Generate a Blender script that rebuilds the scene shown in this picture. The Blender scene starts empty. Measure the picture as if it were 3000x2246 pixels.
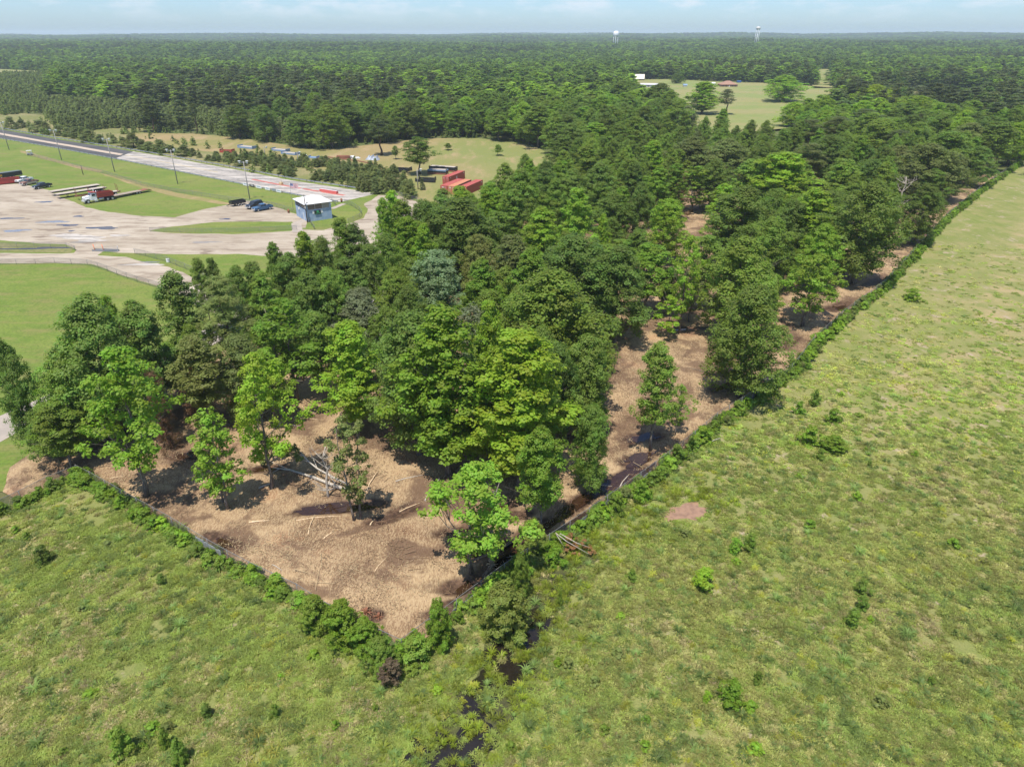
import bpy, bmesh, math, random
import numpy as np
from mathutils import Vector, Matrix, noise as mnoise
from mathutils.geometry import delaunay_2d_cdt

random.seed(7)
R = np.random.default_rng(11)
sc = bpy.context.scene
COL = sc.collection
D2R = math.radians

# ------------------------------------------------------------------ camera, sky, sun
CAM_H, PITCH, FPX = 45.0, 27.15, 2000.0
cam_d = bpy.data.cameras.new('camera')
cam = bpy.data.objects.new('camera', cam_d)
COL.objects.link(cam)
cam.location = (0, 0, CAM_H)
cam.rotation_euler = (D2R(90 - PITCH), 0, 0)
cam_d.sensor_width = 36.0
cam_d.lens = 24.0
cam_d.clip_start = 0.5
cam_d.clip_end = 40000
sc.camera = cam

SUN_EL, SUN_AZ = 70.0, 201.0          # azimuth clockwise from +Y: behind the camera, a little to the left
world = bpy.data.worlds.new('World')
sc.world = world
world.use_nodes = True
wn, wl = world.node_tree.nodes, world.node_tree.links
wn.clear()
w_out = wn.new('ShaderNodeOutputWorld')
w_bg = wn.new('ShaderNodeBackground')
w_sky = wn.new('ShaderNodeTexSky')
w_sky.sky_type = 'NISHITA'
w_sky.sun_disc = False
w_sky.sun_elevation = D2R(SUN_EL)
w_sky.sun_rotation = D2R(SUN_AZ)
w_sky.altitude = 100
w_sky.air_density = 1.0
w_sky.dust_density = 0.6
w_sky.ozone_density = 2.0
w_bg.inputs['Strength'].default_value = 0.122
# fair weather clouds low over the horizon, from the direction of the view ray
w_tc = wn.new('ShaderNodeTexCoord')
w_sep = wn.new('ShaderNodeSeparateXYZ')
wl.new(w_tc.outputs['Generated'], w_sep.inputs[0])
def wmath(op, a, b=None):
    n = wn.new('ShaderNodeMath'); n.operation = op
    for i, v in enumerate((a, b)):
        if v is None: continue
        if hasattr(v, 'is_linked'): wl.new(v, n.inputs[i])
        else: n.inputs[i].default_value = v
    return n.outputs[0]
w_cmb = wn.new('ShaderNodeCombineXYZ')       # puffs about three times as wide as high
wl.new(w_sep.outputs[0], w_cmb.inputs[0]); wl.new(w_sep.outputs[1], w_cmb.inputs[1])
wl.new(wmath('MULTIPLY', w_sep.outputs[2], 3.4), w_cmb.inputs[2])
w_no = wn.new('ShaderNodeTexNoise')
w_no.inputs['Scale'].default_value = 15.0
w_no.inputs['Detail'].default_value = 7
w_no.inputs['Roughness'].default_value = 0.62
wl.new(w_cmb.outputs[0], w_no.inputs['Vector'])
w_rp = wn.new('ShaderNodeValToRGB')
w_rp.color_ramp.elements[0].position = 0.47
w_rp.color_ramp.elements[1].position = 0.64
wl.new(w_no.outputs['Fac'], w_rp.inputs[0])
w_fade = wn.new('ShaderNodeMapRange')
w_fade.inputs['From Min'].default_value = 0.010
w_fade.inputs['From Max'].default_value = 0.034
w_fade.inputs['To Min'].default_value = 0.0
w_fade.inputs['To Max'].default_value = 0.62
wl.new(w_sep.outputs[2], w_fade.inputs['Value'])
w_fac = wmath('MULTIPLY', w_rp.outputs[0], w_fade.outputs[0])
w_hsv = wn.new('ShaderNodeMix'); w_hsv.data_type = 'RGBA'; w_hsv.blend_type = 'MULTIPLY'
w_hsv.inputs[0].default_value = 1.0
w_hsv.inputs[7].default_value = (0.575, 0.755, 1.04, 1)      # trims the yellow of the low sky
wl.new(w_sky.outputs[0], w_hsv.inputs[6])
w_mix = wn.new('ShaderNodeMix'); w_mix.data_type = 'RGBA'
wl.new(w_fac, w_mix.inputs[0])
wl.new(w_hsv.outputs[2], w_mix.inputs[6])
w_mix.inputs[7].default_value = (5.0, 5.35, 5.9, 1)
wl.new(w_mix.outputs[2], w_bg.inputs['Color'])
wl.new(w_bg.outputs[0], w_out.inputs[0])

sun_d = bpy.data.lights.new('sun', 'SUN')
sun_d.energy = 4.5
sun_d.angle = D2R(0.53)
sun_d.color = (1.0, 0.945, 0.85)
sun = bpy.data.objects.new('sun', sun_d)
COL.objects.link(sun)
_sv = Vector((math.sin(D2R(SUN_AZ)) * math.cos(D2R(SUN_EL)), math.cos(D2R(SUN_AZ)) * math.cos(D2R(SUN_EL)), math.sin(D2R(SUN_EL))))
sun.location = (0, -40, 120)
sun.rotation_euler = _sv.to_track_quat('Z', 'Y').to_euler()
sc.view_settings.view_transform = 'Standard'
sc.view_settings.look = 'None'
sc.view_settings.exposure = 0.52
sc.view_settings.gamma = 1.0
sc.view_settings.use_curve_mapping = False
sc.render.engine = 'CYCLES'
sc.cycles.max_bounces = 8
sc.cycles.diffuse_bounces = 5
sc.cycles.transmission_bounces = 4
sc.cycles.volume_bounces = 1
sc.cycles.use_denoising = True

# ------------------------------------------------------------------ helpers
_cp, _sp = math.cos(D2R(PITCH)), math.sin(D2R(PITCH))
def G(px, py, z=0.0):
    """ground point (height z) seen at a photo pixel"""
    u, v = (px - 1500.0) / FPX, (1123.0 - py) / FPX
    dx, dy, dz = u, _cp + v * _sp, -_sp + v * _cp
    t = (z - CAM_H) / dz
    return (dx * t, dy * t)
def GP(pts): return [G(*p) for p in pts]
def depth_of(y, z=0.0): return y * _cp + (CAM_H - z) * _sp
def height_at(bx, by, ty):
    """height of a thing standing at base pixel whose top shows at row ty"""
    x, y = G(bx, by)
    v = (1123.0 - ty) / FPX
    return CAM_H + y * (-_sp + v * _cp) / (_cp + v * _sp)
def project(x, y, z):
    d = y * _cp + (CAM_H - z) * _sp
    return 1500 + FPX * x / d, 1123 - FPX * ((z - CAM_H) * _cp + y * _sp) / d

def smooth(a, b, v):
    t = np.clip((v - a) / (b - a), 0, 1); return t * t * (3 - 2 * t)
def vnoise(x, y, s, seed=0):
    """smooth value noise in numpy, about -1..1"""
    x = np.asarray(x, float) / s + seed * 17.31; y = np.asarray(y, float) / s + seed * 9.17
    xi, yi = np.floor(x).astype(np.int64), np.floor(y).astype(np.int64)
    fx, fy = x - xi, y - yi
    fx = fx * fx * (3 - 2 * fx); fy = fy * fy * (3 - 2 * fy)
    def h(a, b):
        n = (a * 374761393 + b * 668265263 + seed * 1442695) & 0x7fffffff
        n = ((n ^ (n >> 13)) * 1274126177) & 0x7fffffff
        return ((n ^ (n >> 16)) & 0xffff) / 32767.5 - 1
    return (h(xi, yi) * (1 - fx) + h(xi + 1, yi) * fx) * (1 - fy) + (h(xi, yi + 1) * (1 - fx) + h(xi + 1, yi + 1) * fx) * fy
def fnoise(x, y, s, seed=0, o=4):
    r, a = 0, 1.0
    for i in range(o):
        r = r + a * vnoise(x, y, s / 2 ** i, seed + i); a *= 0.55
    return r / 1.9
def terr(x, y):
    x = np.asarray(x, float); y = np.asarray(y, float)
    d = np.hypot(x, y)
    k = smooth(520, 1500, d)
    base = smooth(900, 6500, d) * (19 + 5 * x / np.maximum(d, 1))
    return k * (fnoise(x, y, 800, 3, 3) * 13) * (1 + smooth(2500, 6000, d) * 0.8) + base
def inside(px, py, poly):
    px = np.asarray(px, float); py = np.asarray(py, float)
    r = np.zeros(px.shape, bool); n = len(poly)
    for i in range(n):
        x1, y1 = poly[i]; x2, y2 = poly[(i + 1) % n]
        if y1 == y2: continue
        c = ((y1 > py) != (y2 > py)) & (px < (x2 - x1) * (py - y1) / (y2 - y1) + x1)
        r ^= c
    return r
def seg_dist(px, py, pts):
    px = np.asarray(px, float); py = np.asarray(py, float)
    best = np.full(px.shape, 1e9)
    for (x1, y1), (x2, y2) in zip(pts[:-1], pts[1:]):
        dx, dy = x2 - x1, y2 - y1
        t = np.clip(((px - x1) * dx + (py - y1) * dy) / (dx * dx + dy * dy + 1e-9), 0, 1)
        best = np.minimum(best, np.hypot(px - x1 - t * dx, py - y1 - t * dy))
    return best
def along(pts, step):
    """points at equal steps along a polyline"""
    out = []; carry = 0.0
    for (x1, y1), (x2, y2) in zip(pts[:-1], pts[1:]):
        L = math.hypot(x2 - x1, y2 - y1); s = carry
        while s < L:
            t = s / L; out.append((x1 + (x2 - x1) * t, y1 + (y2 - y1) * t)); s += step
        carry = s - L
    out.append(pts[-1])
    return out
def rough(poly, step, amp, seed=0, closed=True):
    """subdivide an outline and make it uneven"""
    pts = poly + [poly[0]] if closed else list(poly)
    out = []
    for (x1, y1), (x2, y2) in zip(pts[:-1], pts[1:]):
        L = math.hypot(x2 - x1, y2 - y1); n = max(1, int(L / step))
        for i in range(n):
            t = i / n; x, y = x1 + (x2 - x1) * t, y1 + (y2 - y1) * t
            if i or True:
                out.append((x + amp * float(fnoise(x, y, step * 3, seed + 1)), y + amp * float(fnoise(x, y, step * 3, seed + 5))))
    if not closed: out.append(pts[-1])
    return out
def blob(cx, cy, rx, ry, rot=0, n=28, amp=0.25, seed=0):
    out = []
    for i in range(n):
        a = 2 * math.pi * i / n
        k = 1 + amp * (math.sin(2 * a + seed) * .5 + math.sin(3 * a + seed * 2.3) * .5 + math.sin(5 * a + seed * 1.7) * .35 + math.sin(9 * a + seed) * .2)
        x, y = rx * k * math.cos(a), ry * k * math.sin(a)
        out.append((cx + x * math.cos(rot) - y * math.sin(rot), cy + x * math.sin(rot) + y * math.cos(rot)))
    return out

def props(o, label=None, cat=None, group=None, kind=None):
    if label: o['label'] = label
    if cat: o['category'] = cat
    if group: o['group'] = group
    if kind: o['kind'] = kind
    return o
def empty(name, loc=(0, 0, 0), rz=0.0, label=None, cat=None, group=None):
    o = bpy.data.objects.new(name, None)
    o.empty_display_size = 0.3
    o.location = (loc[0], loc[1], loc[2] if len(loc) > 2 else 0.0)
    o.rotation_euler = (0, 0, rz)
    COL.objects.link(o)
    return props(o, label, cat, group)
def link(name, me, parent=None, loc=None, rz=None):
    o = bpy.data.objects.new(name, me)
    if parent is not None: o.parent = parent
    if loc is not None: o.location = loc if len(loc) > 2 else (loc[0], loc[1], 0)
    if rz is not None: o.rotation_euler = (0, 0, rz)
    COL.objects.link(o)
    return o
def copy_tree(o, parent=None):
    c = o.copy(); COL.objects.link(c)
    if parent is not None: c.parent = parent
    for ch in list(o.children): copy_tree(ch, c)
    return c
def np_mesh(name, V, F, mats, attrs=None, midx=None, smooth_shade=False):
    """V (n,3), F (m,k) with constant k"""
    me = bpy.data.meshes.new(name)
    V = np.ascontiguousarray(V, np.float32); F = np.ascontiguousarray(F, np.int32)
    m, k = F.shape
    me.vertices.add(len(V)); me.vertices.foreach_set('co', V.ravel())
    me.loops.add(m * k); me.loops.foreach_set('vertex_index', F.ravel())
    me.polygons.add(m); me.polygons.foreach_set('loop_start', np.arange(0, m * k, k, dtype=np.int32))
    if midx is not None: me.polygons.foreach_set('material_index', np.ascontiguousarray(midx, np.int32))
    if smooth_shade: me.polygons.foreach_set('use_smooth', np.ones(m, bool))
    for nm, (dom, typ, arr) in (attrs or {}).items():
        a = me.attributes.new(nm, typ, dom)
        a.data.foreach_set('value' if typ in ('FLOAT', 'INT') else 'vector', np.ascontiguousarray(arr).ravel())
    for mt in (mats if isinstance(mats, (list, tuple)) else [mats]): me.materials.append(mt)
    me.update(calc_edges=True)
    return me

class MB:
    """collects simple shapes into one mesh"""
    def __init__(s): s.v = []; s.f = []; s.sm = []
    def add(s, vs, fs, sm=False):
        b = len(s.v); s.v += [tuple(v) for v in vs]
        for f in fs: s.f.append([b + i for i in f]); s.sm.append(sm)
        return s
    def box(s, c, size, rz=0.0, M=None):
        hx, hy, hz = size[0] / 2, size[1] / 2, size[2] / 2
        vs = [Vector((x, y, z)) for z in (-hz, hz) for x, y in ((-hx, -hy), (hx, -hy), (hx, hy), (-hx, hy))]
        m = M or Matrix.Rotation(rz, 3, 'Z')
        vs = [m @ v + Vector(c) for v in vs]
        return s.add(vs, [(3, 2, 1, 0), (4, 5, 6, 7), (0, 1, 5, 4), (1, 2, 6, 5), (2, 3, 7, 6), (3, 0, 4, 7)])
    def bar(s, p, q, w, h=None):
        p, q = Vector(p), Vector(q); d = q - p
        if d.length < 1e-6: return s
        z = d.normalized(); x = z.cross(Vector((0, 0, 1)))
        if x.length < 1e-3: x = Vector((1, 0, 0))
        x.normalize(); y = z.cross(x); h = h or w
        vs = [e + x * (sx * w / 2) + y * (sy * h / 2) for e in (p, q) for sx, sy in ((-1, -1), (1, -1), (1, 1), (-1, 1))]
        return s.add(vs, [(3, 2, 1, 0), (4, 5, 6, 7), (0, 1, 5, 4), (1, 2, 6, 5), (2, 3, 7, 6), (3, 0, 4, 7)])
    def cyl(s, p, q, r0, r1=None, n=10, caps=True):
        return s.tube([p, q], [r0, r0 if r1 is None else r1], n, caps)
    def tube(s, pts, rs, n=8, caps=True):
        pts = [Vector(p) for p in pts]; b = len(s.v); k = len(pts)
        for i, p in enumerate(pts):
            d = (pts[min(i + 1, k - 1)] - pts[max(i - 1, 0)])
            d = d.normalized() if d.length > 1e-9 else Vector((0, 0, 1))
            x = d.cross(Vector((0.31, 0.95, 0.05)))
            if x.length < 1e-2: x = d.cross(Vector((1, 0, 0)))
            x.normalize(); y = d.cross(x)
            for j in range(n):
                a = 2 * math.pi * j / n
                s.v.append(tuple(p + (x * math.cos(a) + y * math.sin(a)) * rs[i]))
        for i in range(k - 1):
            for j in range(n):
                s.f.append([b + i * n + j, b + i * n + (j + 1) % n, b + (i + 1) * n + (j + 1) % n, b + (i + 1) * n + j]); s.sm.append(True)
        if caps:
            s.f.append([b + j for j in range(n)][::-1]); s.sm.append(False)
            s.f.append([b + (k - 1) * n + j for j in range(n)]); s.sm.append(False)
        return s
    def prism(s, prof, y0, y1, taper=None):
        """profile in x,z swept from y0 to y1; taper shrinks the width with height: (z0, z1, amount)"""
        n = len(prof)
        def tp(y, z):
            if not taper: return y
            t = min(1, max(0, (z - taper[0]) / (taper[1] - taper[0])))
            return y * (1 - taper[2] * t)
        vs = [(x, tp(y0, z), z) for x, z in prof] + [(x, tp(y1, z), z) for x, z in prof]
        fs = [list(range(n))[::-1], list(range(n, 2 * n))]
        for i in range(n): fs.append((i, (i + 1) % n, n + (i + 1) % n, n + i))
        return s.add(vs, fs)
    def quad(s, a, b, c, d): return s.add([a, b, c, d], [(0, 1, 2, 3)])
    def ring(s, prof, n=20, c=(0, 0, 0)):
        """lathe of (r, z) about z"""
        b = len(s.v); k = len(prof)
        for r, z in prof:
            for j in range(n):
                a = 2 * math.pi * j / n; s.v.append((c[0] + r * math.cos(a), c[1] + r * math.sin(a), c[2] + z))
        for i in range(k - 1):
            for j in range(n):
                s.f.append([b + i * n + j, b + i * n + (j + 1) % n, b + (i + 1) * n + (j + 1) % n, b + (i + 1) * n + j]); s.sm.append(True)
        return s
    def mesh(s, name, mat):
        me = bpy.data.meshes.new(name)
        me.from_pydata(s.v, [], s.f)
        me.polygons.foreach_set('use_smooth', s.sm)
        me.materials.append(mat)
        bm = bmesh.new(); bm.from_mesh(me); bmesh.ops.recalc_face_normals(bm, faces=bm.faces[:]); bm.to_mesh(me); bm.free()
        me.update()
        return me
    def build(s, name, mat, parent=None, loc=None, rz=None, label=None):
        o = link(name, s.mesh(name, mat), parent, loc, rz)
        if label: o['label'] = label
        return o

# ------------------------------------------------------------------ materials
class NT:
    def __init__(s, name):
        s.m = bpy.data.materials.new(name); s.m.use_nodes = True
        s.t = s.m.node_tree; s.t.nodes.clear()
        s.out = s.t.nodes.new('ShaderNodeOutputMaterial')
    def n(s, t, **kw):
        nd = s.t.nodes.new(t)
        for k, v in kw.items(): setattr(nd, k, v)
        return nd
    def set(s, sock, v):
        if hasattr(v, 'is_linked'): s.t.links.new(v, sock)
        elif isinstance(v, (tuple, list)) and len(v) == 3 and sock.type == 'RGBA': sock.default_value = (*v, 1)
        else: sock.default_value = v
    def pos(s, scale=None, rot=0.0):
        g = s.n('ShaderNodeNewGeometry').outputs['Position']
        if scale is None and not rot: return g
        mp = s.n('ShaderNodeMapping'); s.t.links.new(g, mp.inputs[0])
        mp.inputs['Rotation'].default_value = (0, 0, rot)
        mp.inputs['Scale'].default_value = scale or (1, 1, 1)
        return mp.outputs[0]
    def obj(s, scale=(1, 1, 1)):
        mp = s.n('ShaderNodeMapping'); s.t.links.new(s.n('ShaderNodeTexCoord').outputs['Object'], mp.inputs[0])
        mp.inputs['Scale'].default_value = scale
        return mp.outputs[0]
    def noise(s, scale, detail=4, rough=0.55, vec=None, dist=0.0):
        nd = s.n('ShaderNodeTexNoise')
        nd.inputs['Scale'].default_value = scale; nd.inputs['Detail'].default_value = detail
        nd.inputs['Roughness'].default_value = rough; nd.inputs['Distortion'].default_value = dist
        s.t.links.new(vec if vec is not None else s.pos(), nd.inputs['Vector'])
        return nd.outputs['Fac']
    def voro(s, scale, vec=None, out='Distance', feature='F1', rand=1.0):
        nd = s.n('ShaderNodeTexVoronoi'); nd.feature = feature
        nd.inputs['Scale'].default_value = scale; nd.inputs['Randomness'].default_value = rand
        s.t.links.new(vec if vec is not None else s.pos(), nd.inputs['Vector'])
        return nd.outputs[out]
    def step(s, v, a, b, lo=0.0, hi=1.0):
        nd = s.n('ShaderNodeMapRange'); nd.interpolation_type = 'SMOOTHSTEP'
        s.set(nd.inputs['Value'], v)
        nd.inputs['From Min'].default_value = a; nd.inputs['From Max'].default_value = b
        nd.inputs['To Min'].default_value = lo; nd.inputs['To Max'].default_value = hi
        return nd.outputs[0]
    def math(s, op, a, b=0.0):
        nd = s.n('ShaderNodeMath'); nd.operation = op
        s.set(nd.inputs[0], a); s.set(nd.inputs[1], b)
        return nd.outputs[0]
    def mix(s, f, a, b, mode='MIX'):
        nd = s.n('ShaderNodeMix'); nd.data_type = 'RGBA'; nd.blend_type = mode
        s.set(nd.inputs[0], f); s.set(nd.inputs[6], a); s.set(nd.inputs[7], b)
        return nd.outputs[2]
    def bump(s, h, strength=0.5, dist=0.1):
        nd = s.n('ShaderNodeBump'); nd.inputs['Strength'].default_value = strength; nd.inputs['Distance'].default_value = dist
        s.set(nd.inputs['Height'], h)
        return nd.outputs[0]
    def attr(s, name, out='Fac'):
        nd = s.n('ShaderNodeAttribute'); nd.attribute_name = name
        return nd.outputs[out]
    def done(s, color, rough=0.85, metal=0.0, bump=None, spec=0.3, **kw):
        b = s.n('ShaderNodeBsdfPrincipled')
        s.set(b.inputs['Base Color'], color); s.set(b.inputs['Roughness'], rough); s.set(b.inputs['Metallic'], metal)
        s.set(b.inputs['Specular IOR Level'], spec)
        if bump is not None: s.t.links.new(bump, b.inputs['Normal'])
        s.t.links.new(b.outputs[0], s.out.inputs[0])
        return s.m

_pm = {}
def paint(name, c, rough=0.5, metal=0.0, dirt=0.25, spec=0.4, grain=1.3):
    """a plain coat with soft uneven wear in object space"""
    if name in _pm: return _pm[name]
    t = NT(name)
    v = t.obj()
    n1 = t.noise(grain, 5, 0.6, v); n2 = t.noise(grain * 9, 3, 0.6, v)
    col = t.mix(t.step(n1, 0.35, 0.75, 0, dirt), c, tuple(min(1, x * 0.6 + 0.03) for x in c))
    col = t.mix(t.step(n2, 0.4, 0.7, 0, dirt * 0.5), col, tuple(min(1, x * 0.75 + 0.05) for x in c))
    _pm[name] = t.done(col, rough, metal, None, spec)
    return _pm[name]

_lm = {}
def mat_leaf(fixed=None):
    """leaf surface; its hue is the object's own colour, or a fixed one for scattered plants"""
    if fixed in _lm: return _lm[fixed]
    t = NT('foliage')
    _lm[fixed] = t.m
    oi = t.n('ShaderNodeObjectInfo')
    v = t.attr('leaf_tone')
    g = t.n('ShaderNodeHueSaturation')
    t.set(g.inputs['Color'], oi.outputs['Color'] if fixed is None else fixed)
    t.set(g.inputs['Hue'], t.step(v, 0, 1, 0.482, 0.522))
    t.set(g.inputs['Value'], t.math('MULTIPLY', t.step(v, 0, 1, 0.78, 1.24), t.step(oi.outputs['Random'], 0, 1, 0.70, 1.30) if fixed else t.step(oi.outputs['Random'], 0, 1, 0.88, 1.14)))
    col = g.outputs[0]
    df = t.n('ShaderNodeBsdfPrincipled')
    t.set(df.inputs['Base Color'], col); df.inputs['Roughness'].default_value = 0.52
    df.inputs['Specular IOR Level'].default_value = 0.22
    tr = t.n('ShaderNodeBsdfTranslucent')
    t.set(tr.inputs['Color'], t.mix(1.0, col, (1.25, 1.45, 0.55), 'MULTIPLY'))
    mx = t.n('ShaderNodeMixShader'); mx.inputs[0].default_value = 0.46
    t.t.links.new(df.outputs[0], mx.inputs[1]); t.t.links.new(tr.outputs[0], mx.inputs[2])
    t.t.links.new(mx.outputs[0], t.out.inputs[0])
    return t.m
M_LEAF = mat_leaf()

def mat_bark(name, a, b):
    t = NT(name)
    v = t.obj((6, 6, 1.2))
    n = t.noise(1.6, 5, 0.65, v)
    return t.done(t.mix(t.step(n, 0.35, 0.68), a, b), 0.9, 0, t.bump(n, 0.5, 0.05), 0.15)
M_BARK = mat_bark('grey_bark', (0.085, 0.068, 0.052), (0.27, 0.23, 0.19))
M_PBARK = mat_bark('pine_bark', (0.07, 0.045, 0.033), (0.20, 0.13, 0.09))
M_DEAD = mat_bark('bleached_wood', (0.30, 0.26, 0.21), (0.55, 0.49, 0.41))
M_FRESH = mat_bark('split_wood', (0.50, 0.34, 0.19), (0.80, 0.64, 0.43))

def mat_pasture():
    t = NT('rough_pasture_grass')
    big = t.noise(0.035, 3, 0.55); mid = t.noise(0.16, 5, 0.6); fine = t.noise(1.1, 5, 0.65)
    vf = t.noise(6.0, 3, 0.7)
    streak = t.noise(0.9, 4, 0.6, t.pos((1.0, 0.16, 1), D2R(38)))
    col = t.mix(t.step(big, 0.38, 0.62), (0.165, 0.196, 0.050), (0.200, 0.208, 0.068))
    col = t.mix(t.step(mid, 0.42, 0.66), col, (0.245, 0.226, 0.090))
    col = t.mix(t.step(fine, 0.45, 0.75, 0, 0.7), col, (0.140, 0.178, 0.042))
    dry = t.math('MULTIPLY', t.step(t.noise(0.11, 5, 0.62), 0.50, 0.66), t.step(fine, 0.3, 0.6))
    col = t.mix(t.math('MULTIPLY', dry, 0.75), col, (0.320, 0.255, 0.128))
    sx = t.n('ShaderNodeSeparateXYZ'); t.set(sx.inputs[0], t.pos())
    mow = t.noise(0.55, 3, 0.5, t.pos((1.0, 0.05, 1), D2R(45)))
    col = t.mix(t.step(mow, 0.42, 0.60, 0, 0.4), col, (0.240, 0.240, 0.082))
    band = t.math('SUBTRACT', sx.outputs[0], t.math('MULTIPLY', sx.outputs[1], 0.92))
    band = t.math('MULTIPLY', t.step(band, -38, -24), t.step(band, 6, -14))
    band = t.math('MULTIPLY', band, t.step(sx.outputs[1], 55, 85))
    col = t.mix(t.math('MULTIPLY', band, t.step(t.noise(0.17, 5, 0.62), 0.46, 0.66, 0, .9)), col, (0.350, 0.270, 0.140))
    soil = t.math('MULTIPLY', t.step(t.noise(0.30, 6, 0.66, None, 0.6), 0.555, 0.64), t.step(streak, 0.38, 0.56))
    col = t.mix(t.math('MULTIPLY', soil, 0.85), col, (0.365, 0.285, 0.200))
    col = t.mix(t.step(vf, 0.42, 0.72, 0, 0.55), col, t.mix(1.0, col, (0.62, 0.66, 0.60), 'MULTIPLY'))
    h = t.math('ADD', t.math('MULTIPLY', fine, 0.5), vf)
    return t.done(col, 0.95, 0, t.bump(h, 0.9, 0.12), 0.1)
def mat_lawn():
    t = NT('mown_lawn_grass')
    big = t.noise(0.03, 4, 0.6); mid = t.noise(0.18, 5, 0.62, t.pos((0.45, 1.4, 1), 0.2)); fine = t.noise(2.2, 4, 0.7)
    col = t.mix(t.step(big, 0.36, 0.64), (0.126, 0.186, 0.032), (0.184, 0.216, 0.050))
    col = t.mix(t.step(mid, 0.46, 0.70, 0, 0.8), col, (0.205, 0.176, 0.070))
    col = t.mix(t.step(t.noise(0.5, 5, 0.62), 0.45, 0.72, 0, 0.65), col, (0.094, 0.148, 0.026))
    col = t.mix(t.step(t.noise(0.07, 5, 0.65, t.pos((0.6, 1.5, 1), 0.3)), 0.52, 0.66, 0, 0.6), col, (0.215, 0.235, 0.058))
    col = t.mix(t.step(fine, 0.4, 0.66, 0, 0.6), col, (0.080, 0.115, 0.024))
    col = t.mix(t.step(t.noise(0.35, 5, 0.7, t.pos((0.5, 1.5, 1), 0.15)), 0.50, 0.66, 0, 0.55), col, (0.20, 0.185, 0.062))
    return t.done(col, 0.95, 0, t.bump(fine, 0.5, 0.06), 0.1)
def mat_field():
    t = NT('cut_hay_grass')
    big = t.noise(0.022, 4, 0.6); mid = t.noise(0.10, 5, 0.62, t.pos((1.6, 0.5, 1), 0.5)); fine = t.noise(1.4, 4, 0.7)
    x = t.n('ShaderNodeSeparateXYZ'); t.set(x.inputs[0], t.pos())
    east = t.step(t.math('ADD', x.outputs[0], t.math('MULTIPLY', big, 60)), -30, 30)
    col = t.mix(t.step(big, 0.36, 0.62), (0.285, 0.210, 0.105), (0.205, 0.190, 0.066))
    col = t.mix(t.math('MULTIPLY', east, 0.75), col, (0.168, 0.200, 0.058))
    col = t.mix(t.step(mid, 0.48, 0.7, 0, 0.75), col, (0.345, 0.245, 0.140))
    col = t.mix(t.step(fine, 0.42, 0.72, 0, 0.45), col, (0.155, 0.158, 0.052))
    return t.done(col, 0.95, 0, t.bump(fine, 0.5, 0.08), 0.1)
def mat_meadow():
    t = NT('far_meadow_grass')
    big = t.noise(0.02, 4, 0.6); fine = t.noise(0.3, 5, 0.7)
    col = t.mix(t.step(big, 0.38, 0.6), (0.190, 0.220, 0.070), (0.245, 0.225, 0.095))
    col = t.mix(t.step(fine, 0.45, 0.75, 0, 0.5), col, (0.150, 0.180, 0.055))
    return t.done(col, 0.95, 0, None, 0.1)
def mat_verge():
    t = NT('tall_dry_verge_grass')
    big = t.noise(0.05, 4, 0.6); fine = t.noise(0.9, 5, 0.7)
    col = t.mix(t.step(big, 0.35, 0.65), (0.175, 0.180, 0.062), (0.265, 0.225, 0.112))
    col = t.mix(t.step(fine, 0.42, 0.7, 0, 0.8), col, (0.100, 0.122, 0.036))
    return t.done(col, 0.95, 0, t.bump(fine, 1.0, 0.3), 0.1)
def mat_floor():
    t = NT('woodland_floor')
    n = t.noise(0.12, 6, 0.65); f = t.noise(1.4, 5, 0.7)
    col = t.mix(t.step(n, 0.38, 0.62), (0.095, 0.128, 0.038), (0.125, 0.118, 0.050))
    col = t.mix(t.step(f, 0.4, 0.7, 0, 0.6), col, (0.062, 0.085, 0.026))
    return t.done(col, 0.95, 0, t.bump(f, 0.8, 0.2), 0.1)
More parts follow.
